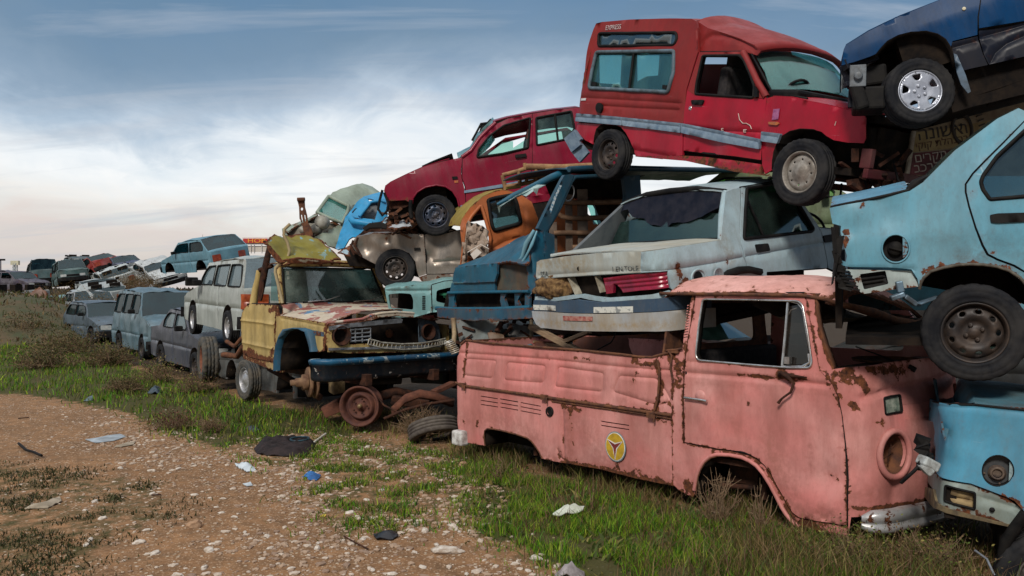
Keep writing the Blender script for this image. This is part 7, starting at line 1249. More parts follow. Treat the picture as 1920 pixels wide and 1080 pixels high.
    for c in (w1,w2):
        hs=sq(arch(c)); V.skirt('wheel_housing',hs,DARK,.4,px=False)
        if wheels:
            for y in (.06,W-.08):
                w=V.wheel((fl(c),y,.28),.285,.17,'steel',rim=wheelrim or STEELD,steer=(steer if c==w1 else 0)+(180 if y>.5 else 0))
    if interior:
        mb=MB(); mb.box((L/2,W/2,.3),(L-.3,W-.2,.05))
        for y in (.42,W-.42):
            for x in (m-.35,m+(.35 if kind in ('hatch','saloon') else .75)): mb.box((fl(x),y,.62),(.5,.45,.15)); mb.box((fl(x+.28),y,.9),(.13,.45,.5))
        mb.build('cabin',DARK,V.e)
    for y in (-.10,W+.02): mb=MB(); mb.box((fl(belt0[0]+.42),y,1.0 if kind!='suv' else 1.2),(.10,.16,.11)); mb.build('mirror',BLACK,V.e,.02)
    return V
def put(u,v,d): return tuple(at(u,v,d))
GC1=glass('pale_screen',(.20,.32,.36),(.22,.30,.34),.7,.3,2); GT2=glass('teal_screen',(.06,.17,.20),(.05,.11,.13),.3,.12)
def mids():
    w=gcar('estate_car','pale grey estate car with dark mirror and orange lamp, perched beside the cream off-roader','car','wagon',(-6.61,17.03,.88),(.54,-.84,-.02),paint('silver_green_paint',(.36,.40,.38),.22,(.46,.48,.45),.5,.35,(.12,.12,.09),.35,off=(6,1,1)),front='L',glassm=GC1,grid=.08,wheelrim=ALU)
    V=w; L=4.4
    V.panel('tail_lamp_cluster',[(L-.14+.05,.62),(L+.32,.62),(L+.32,.86),(L-.14+.05,.86)],mat('amber_lamp',(.42,.10,.03),(.20,.03,.01),.3,8),px=False,grid=.15,thick=.03,off=.03,dent=0,feats=[([(L-.1,.74),(L+.3,.74)],.015,.01)])
    mb=MB(); mb.box((1.5,-.16,1.02),(.10,.22,.16)); mb.build('door_mirror',BLACK,V.e,.02)
    gcar('grey_sedan','dull dark grey saloon sunk beside the loose off-road tyre','car','saloon',(-8.45,19.75,-.06),(.6,-.8,-.01),paint('slate_paint',(.055,.065,.09),.15,(.11,.12,.15),.6,.5,(.10,.09,.08),.35,off=(6,2,1)),front='R',glassm=GC1,nowin=(),grid=.09)
    gcar('grey_suv','grey blue off-road estate with torn front wing and broad dirty windscreen','car','suv',(-11.3,23.9,-.05),(.60,-.80,0),paint('steel_blue_paint',(.075,.14,.18),.20,(.19,.26,.29),.6,.4,(.10,.10,.09),.38,off=(6,3,1),),front='R',glassm=GT2,cru=.012,dent=.05,grid=.09)
    gcar('small_hatchback','small dark grey hatchback parked behind the grey off-road estate','car','hatch',(-15.5,29.2,-.1),(.68,-.73,0),paint('dark_slate_paint',(.07,.10,.13),.1,(.13,.17,.2),.5,.4,(.08,.08,.07),.4,off=(6,4,1)),front='R',glassm=GT2)
    gcar('light_blue_coupe','light blue saloon with black roof stripe, tilted on the heap behind the estate car','car','hatch',(-13.4,32.5,2.05),(.75,-.66,.02),paint('sky_blue_paint',(.11,.26,.34),.15,(.20,.34,.40),.5,.3,(.10,.12,.12),.35,off=(6,5,1)),front='L',roll=11,wheels=False,glassm=GT2,nowin=(0,))
    # wrecks that stand behind and below the cream off-roader and the pickup bed
    for i,(n_,l_,k_,O_,X_,c_,sq_) in enumerate([
        ('crushed_car','crushed dark green car deep in the gap behind the off-roader bumper','hatch',(-2.6,13.6,.05),(.93,-.36,0),(.03,.05,.045),.8),
        ('crushed_car','crushed dark red car behind the rusty axle','saloon',(-1.0,12.4,.0),(.86,-.5,.02),(.06,.015,.012),.85),
        ('crushed_car','crushed dark grey car behind the pickup bed','saloon',(-.3,12.9,.25),(.80,-.60,.0),(.05,.055,.06),.8),
        ('crushed_car','crushed brown car under the grey saloon','hatch',(1.1,10.4,-.05),(.78,-.62,.0),(.10,.035,.025),.8),
        ('crushed_car','squashed dark car seen through the pickup windscreen opening','hatch',(3.0,8.7,.35),(.85,-.5,.0),(.07,.08,.085),.8),
        ('crushed_car','dim green car behind the red van front wheel','saloon',(1.6,12.2,2.0),(.93,-.3,.0),(.10,.16,.06),1.),
        ('crushed_car','dark car in the gap below the light blue saloon','saloon',(3.6,8.2,1.05),(.9,-.42,.0),(.05,.05,.055),.75),
        ('crushed_car','grey green car under the estate car','saloon',(-5.8,16.6,-.25),(.60,-.8,.0),(.07,.08,.08),.8)]):
        gcar(n_,l_,'car',k_,O_,X_,paint('wreck_%d'%i,c_,.55,None,.5,.6,(.05,.04,.03),.7),squash=sq_,cru=.05,dent=.05,wheels=i in(5,),interior=False,glassm=GDK if i!=5 else glass('lime_glass',(.5,.8,.35),(.25,.42,.16),.6,.2),far=i in (5,),front='LR'[i%2],grid=.14)
mids()
# ------------------------------------------------------------------ loose wheels
def loose():
    c=at(390,674,14.6); e=root('off_road_tyre','big off-road tyre with rusty rim standing beside the dark grey saloon','tyre',(c.x,c.y,c.z)); e.rotation_euler=(0,R(4),R(-62)); make_wheel(e,.40,.27,'deep',RIMRUST,RUBBERD,.018,72,rr=.23)
    c=at(466,712,13.1); e=root('spare_tyre','tyre with grey steel rim leaning under the cream off-roader','wheel',(c.x,c.y,c.z)); e.rotation_euler=(0,R(-3),R(-50)); make_wheel(e,.31,.19,'cap',ALU,RUBBERD,.010,72)
loose()
# ------------------------------------------------------------------ garage sign with Hebrew writing
def sign():
    O=at(1697,332,7.3); X=Vector((.985,.0,.17)).normalized(); Z=Vector((-.02,0,1)); Z=(Z-X*Z.dot(X)).normalized(); Y=Z.cross(X); e=root('garage_sign','worn yellow and maroon tyre shop sign with Hebrew writing behind the light blue saloon','sign',O)
    M=Matrix(((X.x,Y.x,Z.x),(X.y,Y.y,Z.y),(X.z,Y.z,Z.z))).to_4x4(); e.matrix_world=Matrix.Translation(O)@M
    def uv(u,v): Mi=e.matrix_world.inverted(); o=Mi@Vector((0,0,CAMZ)); d=Mi.to_3x3()@ray(u,v); t=-o.y/d.y; p=o+d*t; return (p.x,p.z)
    def plate(n,pts,m,y0,y1): mb=MB(); mb.prism([uv(*p) for p in Z3(pts)],y0,y1); return mb.build(n,m,e)
    YL=mat('sign_yellow',(.30,.23,.10),(.20,.14,.06),.7,5); MR=mat('sign_maroon',(.11,.02,.025),(.06,.02,.02),.7,5); TN=mat('sign_tan',(.24,.19,.12),(.15,.11,.07),.8,4)
    plate('board',[(488,700),(455,935),(1300,935),(1300,520),(1080,545),(830,610)],TN,.0,.04)
    plate('yellow_band',[(487,730),(478,812),(700,790),(900,760),(900,640),(700,680),(500,706)],YL,-.004,-.001)
    plate('maroon_band',[(476,818),(458,932),(900,932),(900,768),(700,797)],MR,-.004,-.001)
    mb=MB(); mb.tube([Vector((uv(*Z3([(488,700)])[0])[0],-.01,uv(*Z3([(488,700)])[0])[1])),Vector((uv(*Z3([(452,935)])[0])[0],-.01,uv(*Z3([(452,935)])[0])[1]))],.022,6); mb.build('frame_edge',mat('sign_edge',(.38,.34,.26),(.2,.16,.12),.6,9),e)
    BK=mat('sign_black',(.02,.018,.015),(.05,.04,.03),.7,12); CRm=mat('sign_cream',(.42,.37,.30),(.28,.24,.2),.7,12); BR=mat('sign_brown',(.10,.045,.02),(.06,.03,.02),.7,12)
    def txt(s,px,size,m,nm,ang=0,shear=0,al='LEFT'):
        x,z=uv(*Z3([px])[0]); F_=Matrix.Translation((x,-.006,z))@Matrix.Rotation(R(90),4,'X')@Matrix.Rotation(ang,4,'Z')
        if shear: F_=F_@Matrix.Shear('XY' if 0 else 'XZ',4,(0,0))
        return put_text(s,None,None,size,m,nm,parent=e,frame=F_,align=al)
    txt('הנושא',(508,722),.155,BK,'lettering',-.02); txt('יקוק תלהנהב',(500,782),.085,BR,'lettering',-.01); txt('םירקת ינוקית',(494,848),.105,CRm,'lettering',-.02); txt('בכרה יגוס לכל',(492,902),.105,CRm,'lettering',-.02)
    cx,cz=uv(*Z3([(748,688)])[0]); mb=MB(); mb.lathe([(-.008,.085),(-.02,.095),(-.02,.115),(-.008,.12)],32,c=(cx,0,cz)); o=mb.build('circle',BK,e); o.scale=(.78,1,1.25); o.location=(cx*(1-.78),0,cz*(1-1.25))
    txt('ר',(734,690),.14,BK,'lettering'); mb=MB()
    for k in range(13):
        a=-1.3+2.6*k/12; x=cx+.06+.16*math.cos(a)*.55; z=cz+.20*math.sin(a); mb.bar((x,-.008,z),(x+.05,-.008,z+.012),.008,.012)
    mb.build('tyre_drawing',BK,e)
sign()
# ------------------------------------------------------------------ scrap between the cars
def scrap():
    def bar(n,l,c,p,r,m,n6=7): e=root(n,l,c,at(*p[0])); wt(e,p,r,n.split('_')[-1],m,n6); return e
    RB=paint('oxide_panel',(.09,.03,.022),.5,(.14,.06,.045),.6,.6,(.04,.03,.025),.7)
    e=root('scrap_iron','dark red brown rusty panel standing behind the pink pickup bed','panel',at(1150,650,9.2)); facet(e,'sheet',[(1075,632,9.4),(1180,628,9.3),(1290,622,9.2),(1290,700,9.1),(1160,700,9.2),(1070,690,9.4)],RB,grid=.08,cru=.02,edge=.8)
    e=root('scrap_iron','small cracked brown panel leaning beside the wooden planks','panel',at(1030,650,9.5)); facet(e,'sheet',[(1002,640,9.5),(1040,640,9.5),(1070,650,9.4),(1070,690,9.4),(1005,680,9.5)],RB,grid=.08,cru=.03,edge=.8)
    for l,p,w,h in (('long weathered plank lying behind the pickup bed under the pale bumper',[(996,612,9.55),(1096,664,9.0)],.10,.05),('short weathered plank crossing the long plank',[(1060,640,9.2),(1105,622,9.0)],.09,.04),('thin weathered batten behind the pickup bed edge',[(1000,640,9.6),(1075,655,9.4)],.05,.03)):
        e=root('wooden_plank',l,'plank',at(*p[0])); mb=MB(); mb.bar(at(*p[0])-e.location,at(*p[1])-e.location,w,h); mb.build('board',WOODB,e,.004)
    bar('cream_pipe','cream stained pipe standing under the dark blue bumper','pipe',[(850,596,9.6),(852,625,9.6),(850,655,9.5)],.028,mat('stained_cream',(.34,.26,.15),(.18,.12,.07),.7,8))
    bar('rusty_post','thin brown post standing behind the pickup bed near the blue bumper','post',[(996,600,9.7),(997,650,9.6)],.022,mat('ochre_dirt_metal',(1,1,1)))
    bar('black_hose','thin black cable curling behind the pickup bed','cable',[(1155,625,9.0),(1146,642,9.0),(1120,656,9.0)],.008,BLACK)
    c=at(968,645,9.6); e=root('blue_drum','pale blue drum lid showing above the pickup bed','drum',c); mb=MB(); mb.lathe([(-.0,.001),(-.02,.17),(.0,.19),(.04,.19),(.3,.18)],28); o=mb.build('drum',mat('drum_blue',(.10,.22,.28),(.05,.09,.11),.6,9),e); o.rotation_euler=(R(-75),0,0)
    for l,pts,c_,sd in (('large grey green curved sheet below the dark blue bumper',[(855,600,10.2),(905,600,10.2),(945,602,10.1),(925,640,10.),(900,650,10.),(862,650,10.1)],(.10,.13,.13),1),('dark grey sheet behind the drum lid',[(950,605,10.3),(1000,610,10.2),(1000,650,10.),(955,650,10.)],(.06,.065,.065),2),('brown crumpled sheet wedged above the drum lid',[(915,622,9.8),(945,626,9.8),(948,645,9.75),(920,645,9.7)],(.16,.10,.06),3)):
        e=root('scrap_sheet',l,'scrap',at(*pts[0])); facet(e,'sheet',pts,paint('scrap%d'%sd,c_,.4,None,.5,.6,(.08,.06,.04),.6),grid=.06,cru=.05,cs=4,edge=.6)
    e=root('coil_spring','small bright coil spring at the tail of the pink pickup','spring',at(846,650,9.3)); pts=[]
    for k in range(90): a=k*.5; t=k/90; p=at(840+16*t,640+22*t,9.3)-e.location; pts.append(p+Vector((math.cos(a)*.045,math.sin(a)*.045,math.cos(a)*.02)))
    mb=MB(); mb.tube(pts,.009,5); mb.build('coil',mat('bright_spring',(.45,.45,.42),(.25,.18,.1),.4,9,.5),e)
    e=root('engine_scrap','tangle of rusty engine parts in the gap below the dark blue bumper','engine',at(930,620,9.9)); mb=MB()
    for k in range(46): u,v=random.uniform(850,1010),random.uniform(600,655); a=at(u,v,random.uniform(9.8,10.6))-e.location; mb.bar(a,a+Vector((random.uniform(-.15,.15),random.uniform(-.1,.1),random.uniform(-.12,.12))),random.uniform(.015,.06),random.uniform(.015,.05))
    mb.build('scrap_mass',RUSTD,e)['kind']='stuff'
    e=root('engine_scrap','dark tangle of engine parts under the red van nose','engine',at(1650,330,7.2)); mb=MB()
    for k in range(60): u,v=random.uniform(1590,1700),random.uniform(290,350); a=at(u,v,random.uniform(7.0,7.8))-e.location; mb.bar(a,a+Vector((random.uniform(-.15,.15),random.uniform(-.1,.1),random.uniform(-.12,.12))),random.uniform(.015,.06),random.uniform(.015,.05))
    mb.build('scrap_mass',RUSTD,e)['kind']='stuff'
    for l,c_,p in (('thin hanging wire below the red van left of the pale gap',None,[(1578,345,7.6),(1576,365,7.5),(1570,380,7.5)]),('thin hanging wire right of the pale gap below the red van',None,[(1603,348,7.6),(1604,362,7.5)])): bar('hanging_wire',l,'wire',p,.010,BLACK)
    # drive shafts and frames lying under the off-roader and the estate car
    bar('drive_shaft','rusty drive shaft lying in the shadow behind the grey steel wheel','shaft',[(505,690,12.6),(560,720,12.2),(600,745,11.8)],.05,RUSTD)
    bar('rusty_rail','rusty bent rail between loose tyre and cream off-roader','rail',[(418,665,14.),(445,668,13.8),(456,650,13.6)],.05,RUST)
    bar('rusty_rail','rusty rail above the loose grey wheel','rail',[(425,640,14.),(440,650,13.8),(455,632,13.8)],.035,RUST)
scrap()
# ------------------------------------------------------------------ the far heap
def far():
    col_=lambda n,c:paint('far_'+n,c,.3,None,.5,.4,(.09,.08,.07),.45)
    items=[('far_wreck','white pickup bed lying in the weeds at the far end','hatch',0,584,36,(1,-.1,0),0,(.42,.42,.40),.55,(-2.6)),
     ('far_wreck','dark saloon roof behind the white pickup bed','saloon',2,552,50,(.9,-.4,0),0,(.06,.05,.08),1,-2.),
     ('far_wreck','dark teal van shell on the skyline of the far heap','van',52,550,64,(.55,-.83,.05),4,(.05,.11,.12),.9,-1.5),
     ('far_wreck','dark green van shell with open side on the far heap','van',104,552,60,(.55,-.83,.08),6,(.04,.10,.10),.9,-1.6),
     ('far_wreck','dull red car tipped steeply on the far heap','hatch',158,545,60,(.72,-.6,.33),14,(.30,.02,.015),1,-1.8),
     ('far_wreck','navy car leaning on the dull red car','hatch',206,536,60,(.70,-.7,.14),10,(.02,.04,.10),1,-1.6),
     ('far_wreck','white bonnet and nose sticking out of the weeds','saloon',190,556,52,(.60,-.8,-.12),20,(.45,.50,.50),.8,-2.),
     ('far_wreck','white car with buckled roof at the near end of the far heap','saloon',268,546,50,(.65,-.75,-.15),16,(.45,.48,.48),.85,-2.),
     ('far_wreck','pale grey wreck half hidden in brown weeds','hatch',155,578,46,(.6,-.8,-.2),8,(.34,.38,.38),.7,-1.6),
     ('far_wreck','teal grey car sunk among the bushes','hatch',75,612,38,(.62,-.78,-.04),0,(.16,.28,.28),.95,-1.6),
     ('far_wreck','small pale car roof behind the small dark hatchback','hatch',122,606,37,(.6,-.8,0),0,(.32,.36,.38),1,-1.6),
     ('far_wreck','dark car lying on top of the green van shell','saloon',122,518,66,(.6,-.8,.05),0,(.03,.06,.07),.7,-1.6)]
    for i,(n,l,k,u,v,d,X,ro,c,sq_,sh) in enumerate(items):
        if i not in (0,1,9,10): v-=8; d*=.86
        X=Vector(X).normalized(); O=at(u,v,d)+X*sh
        gcar(n,l,'car',k,O,X,col_(str(i),c),roll=ro,squash=sq_,cru=.05,dent=.06,wheels=False,interior=True,far=True,front='LR'[i%2],grid=.2,group='wrecked cars on the far heap',nowin=(0,) if i%2 else (),glassm=GT2)
    # rusty cabin crushed in the weeds
    e=root('rusty_hulk','brown rusty hulk lying at the foot of the far heap','wreck',at(60,585,34)); facet(e,'sheet',[(30,580,34),(38,556,34.5),(75,538,35),(88,548,34.6),(86,585,34),(60,600,33.6)],paint('hulk',(.13,.06,.035),.8,None,.6,.6,(.1,.05,.03),.8),grid=.15,cru=.15,cs=1.5)
    e=root('open_bonnet','pale grey bonnet standing open beside the brown weeds','bonnet',at(165,560,36)); facet(e,'sheet',[(136,552,36),(152,532,36.3),(175,552,36),(172,566,35.8),(150,562,35.8)],col_('13',(.34,.40,.42)),grid=.15,cru=.05,cs=2)
    # hoarding, light masts, phone mast
    BW=mat('hoarding_white',(.70,.68,.66),(.5,.48,.46),.6,.4)
    e=root('hoarding','distant roadside hoarding with orange and yellow letters above the estate car','billboard',at(480,446,75)); Lc=e.location
    def q(u,v): return at(u,v,75)-Lc
    def plate(n,u0,v0,u1,v1,m,y): mb=MB(); a=q(u0,v0); b=q(u1,v1); mb.box(((a.x+b.x)/2,y,(a.z+b.z)/2),(abs(b.x-a.x),.15,abs(b.z-a.z))); return mb.build(n,m,e)
    plate('board',455,445,512,459,BW,0); plate('red_field',457,447.5,466,456,mat('hoarding_red',(.45,.03,.02),(.35,.02,.02),.6,1),-.1); plate('orange_field',466,447.5,502,456,mat('hoarding_red',(1,1,1)),-.1)
    put_text('HOP',None,None,.52,mat('hoarding_yellow',(.80,.42,.04),(.7,.3,.03),.6,1),'lettering',parent=e,frame=Matrix.Translation(q(482,452)+Vector((0,-.2,0)))@Matrix.Rotation(R(90),4,'X')@Matrix.Scale(1.5,4,(1,0,0)))
    for u in (457,470,476,490,508): plate('post',u,459,u+.8,475,BW,.1)
    plate('lower_board',457,461,500,472,mat('hoarding_cream',(.60,.57,.50),(.5,.45,.4),.7,.5),.2)
    e=root('light_mast','tall floodlight mast at the far left skyline','mast',(*at(1,540,120).xy,0)); mb=MB(); zt=at(1,487,120).z; mb.tube([(0,0,0),(0,0,zt)],[.16,.10],8); mb.build('pole',mat('mast_grey',(.16,.17,.20),(.12,.12,.15),.6,1),e); mb=MB(); mb.box((0,0,zt),(1.2,.3,.25)); mb.build('lamp_head',BLACK,e)
    e=root('lattice_mast','pale phone mast with cream top on the far skyline','mast',(*at(28.5,540,140).xy,0)); zt=at(28.5,494,140).z; mb=MB()
    for dx,dy in ((-.3,-.3),(.3,-.3),(.3,.3),(-.3,.3)): mb.tube([(dx,dy,0),(dx*.7,dy*.7,zt)],.09,5)
    for k in range(9): z=zt*k/9; mb.tube([(-.3,-.3,z),(.3,-.3,z+zt/9),(-.3,.3,z)],.05,4)
    mb.build('lattice',mat('mast_pale',(.40,.46,.48),(.3,.33,.35),.6,1),e); mb=MB(); mb.box((0,0,zt+.1),(1.3,.5,.7)); mb.build('antenna',mat('mast_cream',(.55,.52,.38),(.4,.4,.3),.6,1),e)
    e=root('radio_aerial','thin radio aerial above the light blue tilted saloon','aerial',at(380,462,32)); wt(e,[(380,462,32),(380,440,32)],.006,'rod',BLACK,4)
    for u,h in ((8,531),(12,530)):
        pass
far()
# ------------------------------------------------------------------ the ground
def gh(x,y):
    return .05*noise.noise(Vector((x*.35,y*.35,3.)))+.018*noise.noise(Vector((x*1.7,y*1.7,7.)))-.02
def ground():
    ys=[-6,-3,0]+list(np.arange(2,14,.14))+list(np.arange(14,34,.5))+list(np.arange(34,120,3))+[140,200,400,900,2500]
    V_=[];nx=150
    for y in ys:
        w=max(7.,abs(y)*.85+3) if y<300 else y*1.2
        for i in range(nx+1):
            x=(i/nx*2-1)*w; fine=max(0,1-max(0,y-25)/40); V_.append((x,y,gh(x,y)*fine+(.0 if y<900 else -.0)))
    F_=[(j*(nx+1)+i,j*(nx+1)+i+1,(j+1)*(nx+1)+i+1,(j+1)*(nx+1)+i) for j in range(len(ys)-1) for i in range(nx)]
    m,nt,N,L,b=nodes('dirt'); tc=N('ShaderNodeTexCoord').outputs['Object']; at_=N('ShaderNodeAttribute'); at_.attribute_name='G'
    sp=N('ShaderNodeSeparateColor'); L(at_.outputs['Color'],sp.inputs[0])
    n1=ntex(N,L,tc,.9,6,.6); n2=ntex(N,L,tc,7,8,.68); n3=ntex(N,L,tc,45,5,.7)
    c=mixc(N,L,mrange(N,L,n1,.35,.68),(.31,.165,.078),(.20,.105,.050)); c=mixc(N,L,mrange(N,L,n2,.36,.66,0,.75),c,(.085,.052,.03)); c=mixc(N,L,mrange(N,L,n3,.5,.72,0,.6),c,(.40,.27,.17))
    vo=N('ShaderNodeTexVoronoi'); vo.inputs['Scale'].default_value=26; L(tc,vo.inputs['Vector']); vc=N('ShaderNodeSeparateColor'); L(vo.outputs['Color'],vc.inputs[0])
    peb=nmath(N,L,'MULTIPLY',mrange(N,L,vo.outputs['Distance'],.34,.26),mrange(N,L,nmath(N,L,'ADD',vc.outputs[0],nmath(N,L,'MULTIPLY',n1,.6)),1.02,1.06)); c=mixc(N,L,peb,c,(.46,.36,.26))
    v2=N('ShaderNodeTexVoronoi'); v2.inputs['Scale'].default_value=60; L(tc,v2.inputs['Vector']); v2c=N('ShaderNodeSeparateColor'); L(v2.outputs['Color'],v2c.inputs[0]); p2=nmath(N,L,'MULTIPLY',mrange(N,L,v2.outputs['Distance'],.40,.30),mrange(N,L,v2c.outputs[1],.74,.78)); c=mixc(N,L,p2,c,(.42,.29,.19))
    gm_=nmath(N,L,'ADD',sp.outputs[0],nmath(N,L,'MULTIPLY',nmath(N,L,'SUBTRACT',n2,.5),1.3)); c=mixc(N,L,mrange(N,L,gm_,.30,.62,0,.9),c,(.045,.05,.015))
    so=nmath(N,L,'ADD',sp.outputs[1],nmath(N,L,'MULTIPLY',nmath(N,L,'SUBTRACT',n2,.5),.8)); c=mixc(N,L,mrange(N,L,so,.35,.7,0,.92),c,(.028,.021,.014)); L(c,b.inputs['Base Color']); b.inputs['Roughness'].default_value=.95; b.inputs['Specular IOR Level'].default_value=.15  # soil under and behind the car row painted near-black: gap shade put into colour
    bp=N('ShaderNodeBump'); bp.inputs['Strength'].default_value=.75; bp.inputs['Distance'].default_value=.025; h=nmath(N,L,'ADD',nmath(N,L,'ADD',n2,nmath(N,L,'MULTIPLY',n3,.35)),nmath(N,L,'MULTIPLY',peb,.5)); L(h,bp.inputs['Height']); L(bp.outputs[0],b.inputs['Normal'])
    mb=MB(); mb.add(V_,F_,True); o=mb.build('ground',m); tag(o,kind='structure'); a=o.data.color_attributes.new('G','FLOAT_COLOR','POINT'); g=np.ones((len(V_),4)); Pn=np.array(V_)[:,:2]; g[:,0]=gmask(Pn); ROW_SHADE=PZ([(1900,1010),(1600,985),(1300,925),(1000,850),(860,805),(700,775),(560,752),(440,725),(330,700),(220,672),(130,650),(60,640),(120,600),(300,570),(600,556),(900,552),(1400,552),(2600,552),(3600,700),(2600,1000)]); g[:,1]=np.where(inside(Pn,[ROW_SHADE]),1,np.exp(-segdist(Pn,[ROW_SHADE+[ROW_SHADE[0]]])/.12)); a.data.foreach_set('color',g.ravel())
# zones of grass, laid out on the ground in metres
PZ=lambda l:[tuple(gpt(u,v).xy) for u,v in l]
Z_LEFT=PZ([(-900,585),(-100,590),(60,590),(130,640),(270,700),(360,716),(440,748),(560,770),(640,790),(660,815),(560,800),(420,832),(330,812),(250,770),(120,745),(-20,732),(-400,700)])
Z_RIGHT=PZ([(870,845),(980,890),(1150,930),(1310,965),(1500,1010),(1700,1060),(1500,1200),(1180,1200),(1090,1080),(980,1010),(930,1005),(900,960),(915,910),(850,870)])
Z_MID=PZ([(560,800),(660,812),(850,835),(900,880),(920,960),(800,985),(640,1000),(560,930),(600,900),(480,860),(420,835)])
Z_LOW=PZ([(-60,860),(120,880),(300,900),(330,960),(200,1010),(160,1090),(-60,1090)])
def gmask(P):
    g=np.zeros(len(P)); edge=lambda z: np.exp(-segdist(P,[z+[z[0]]])/.25)
    for z,s_ in ((Z_LEFT,1.),(Z_RIGHT,1.),(Z_MID,.42),(Z_LOW,.40)):
        i=inside(P,[z]); g=np.maximum(g,np.where(i,s_,s_*.45*np.exp(-segdist(P,[z+[z[0]]])/.35)))
    g=np.maximum(g,.85*((P[:,0]<-.75*P[:,1]+9.)&(P[:,1]>22)))
    return g
def blades(name,P,h,w,cols,lean=.5,seed=0,kind='stuff'):
    r=np.random.default_rng(seed); n=len(P); z=np.array([gh(x,y) for x,y in P]); a=r.random(n)*2*PI; la=r.random(n)*2*PI; H=h[0]+(h[1]-h[0])*r.random(n)**1.5; Wd=w*(.6+.8*r.random(n)); ln=H*lean*r.random(n)*1.3
    dx,dy=np.cos(a)*Wd/2,np.sin(a)*Wd/2; lx,ly=np.cos(la)*ln,np.sin(la)*ln; B=np.stack([P[:,0],P[:,1],z-.01],1)
    v=np.zeros((n,5,3)); v[:,0]=B+np.stack([-dx,-dy,0*z],1); v[:,1]=B+np.stack([dx,dy,0*z],1); v[:,2]=B+np.stack([dx*.8+lx*.35,dy*.8+ly*.35,H*.6],1); v[:,3]=B+np.stack([-dx*.8+lx*.35,-dy*.8+ly*.35,H*.6],1); v[:,4]=B+np.stack([lx,ly,H],1)
    me=bpy.data.meshes.new(name); me.vertices.add(n*5); me.vertices.foreach_set('co',v.ravel()); k=np.arange(n)*5
    li=np.stack([k,k+1,k+2,k+3,k+3,k+2,k+4],1).ravel(); me.loops.add(n*7); me.loops.foreach_set('vertex_index',li); me.polygons.add(n*2); ls=np.stack([np.arange(n)*7,np.arange(n)*7+4],1).ravel(); me.polygons.foreach_set('loop_start',ls); me.update(calc_edges=True); me.validate()
    C=np.array(cols)[r.integers(0,len(cols),n)]*(.65+.7*r.random((n,1))); c4=np.ones((n,5,4)); c4[:,:,:3]=C[:,None]; at_=me.color_attributes.new('C','FLOAT_COLOR','POINT'); at_.data.foreach_set('color',c4.ravel())
    return link(name,me,GRASS)
def grassmat():
    m,nt,N,L,b=nodes('grass_blades'); a=N('ShaderNodeAttribute'); a.attribute_name='C'; L(a.outputs['Color'],b.inputs['Base Color']); b.inputs['Roughness'].default_value=.6; b.inputs['Specular IOR Level'].default_value=.25
    t=N('ShaderNodeBsdfTranslucent'); L(a.outputs['Color'],t.inputs[0]); mx=N('ShaderNodeMixShader'); mx.inputs[0].default_value=.35; L(b.outputs[0],mx.inputs[1]); L(t.outputs[0],mx.inputs[2]); L(mx.outputs[0],nt.nodes['Material Output'].inputs[0]); return m
GRASS=grassmat()
def scatter(zone,n,seed,clump=1.6,thr=.0,dens=None,soft=.16):
    r=np.random.default_rng(seed); z=np.array(zone); lo,hi=z.min(0),z.max(0); lo=np.maximum(lo,(-40,3.5)); hi=np.minimum(hi,(12,45)); out=[]
    while sum(len(o) for o in out)<n:
        P=lo+(hi-lo)*r.random((n*2,2)); P=P[inside(P,[zone])]; P=P+r.normal(0,soft,P.shape)
        q=np.array([noise.fractal(Vector((x*clump,y*clump,seed)),1,2,3) for x,y in P]); d=np.hypot(P[:,0],P[:,1]); keep=(q+.5*r.random(len(P))-.25>thr)&(r.random(len(P))<np.clip((9/d)**(dens or 1.2),0.05,1)); P=P[keep]
        out.append(P)
        if len(P)==0: break
    return np.concatenate(out)[:n]
GR1=[(.06,.19,.008),(.11,.26,.012),(.19,.32,.018),(.27,.33,.03),(.035,.08,.01),(.15,.14,.04)]; GR2=[(.07,.11,.018),(.13,.14,.03),(.20,.17,.05),(.06,.085,.015)]; DRY=[(.20,.13,.06),(.14,.08,.04),(.10,.055,.03),(.24,.17,.08)]
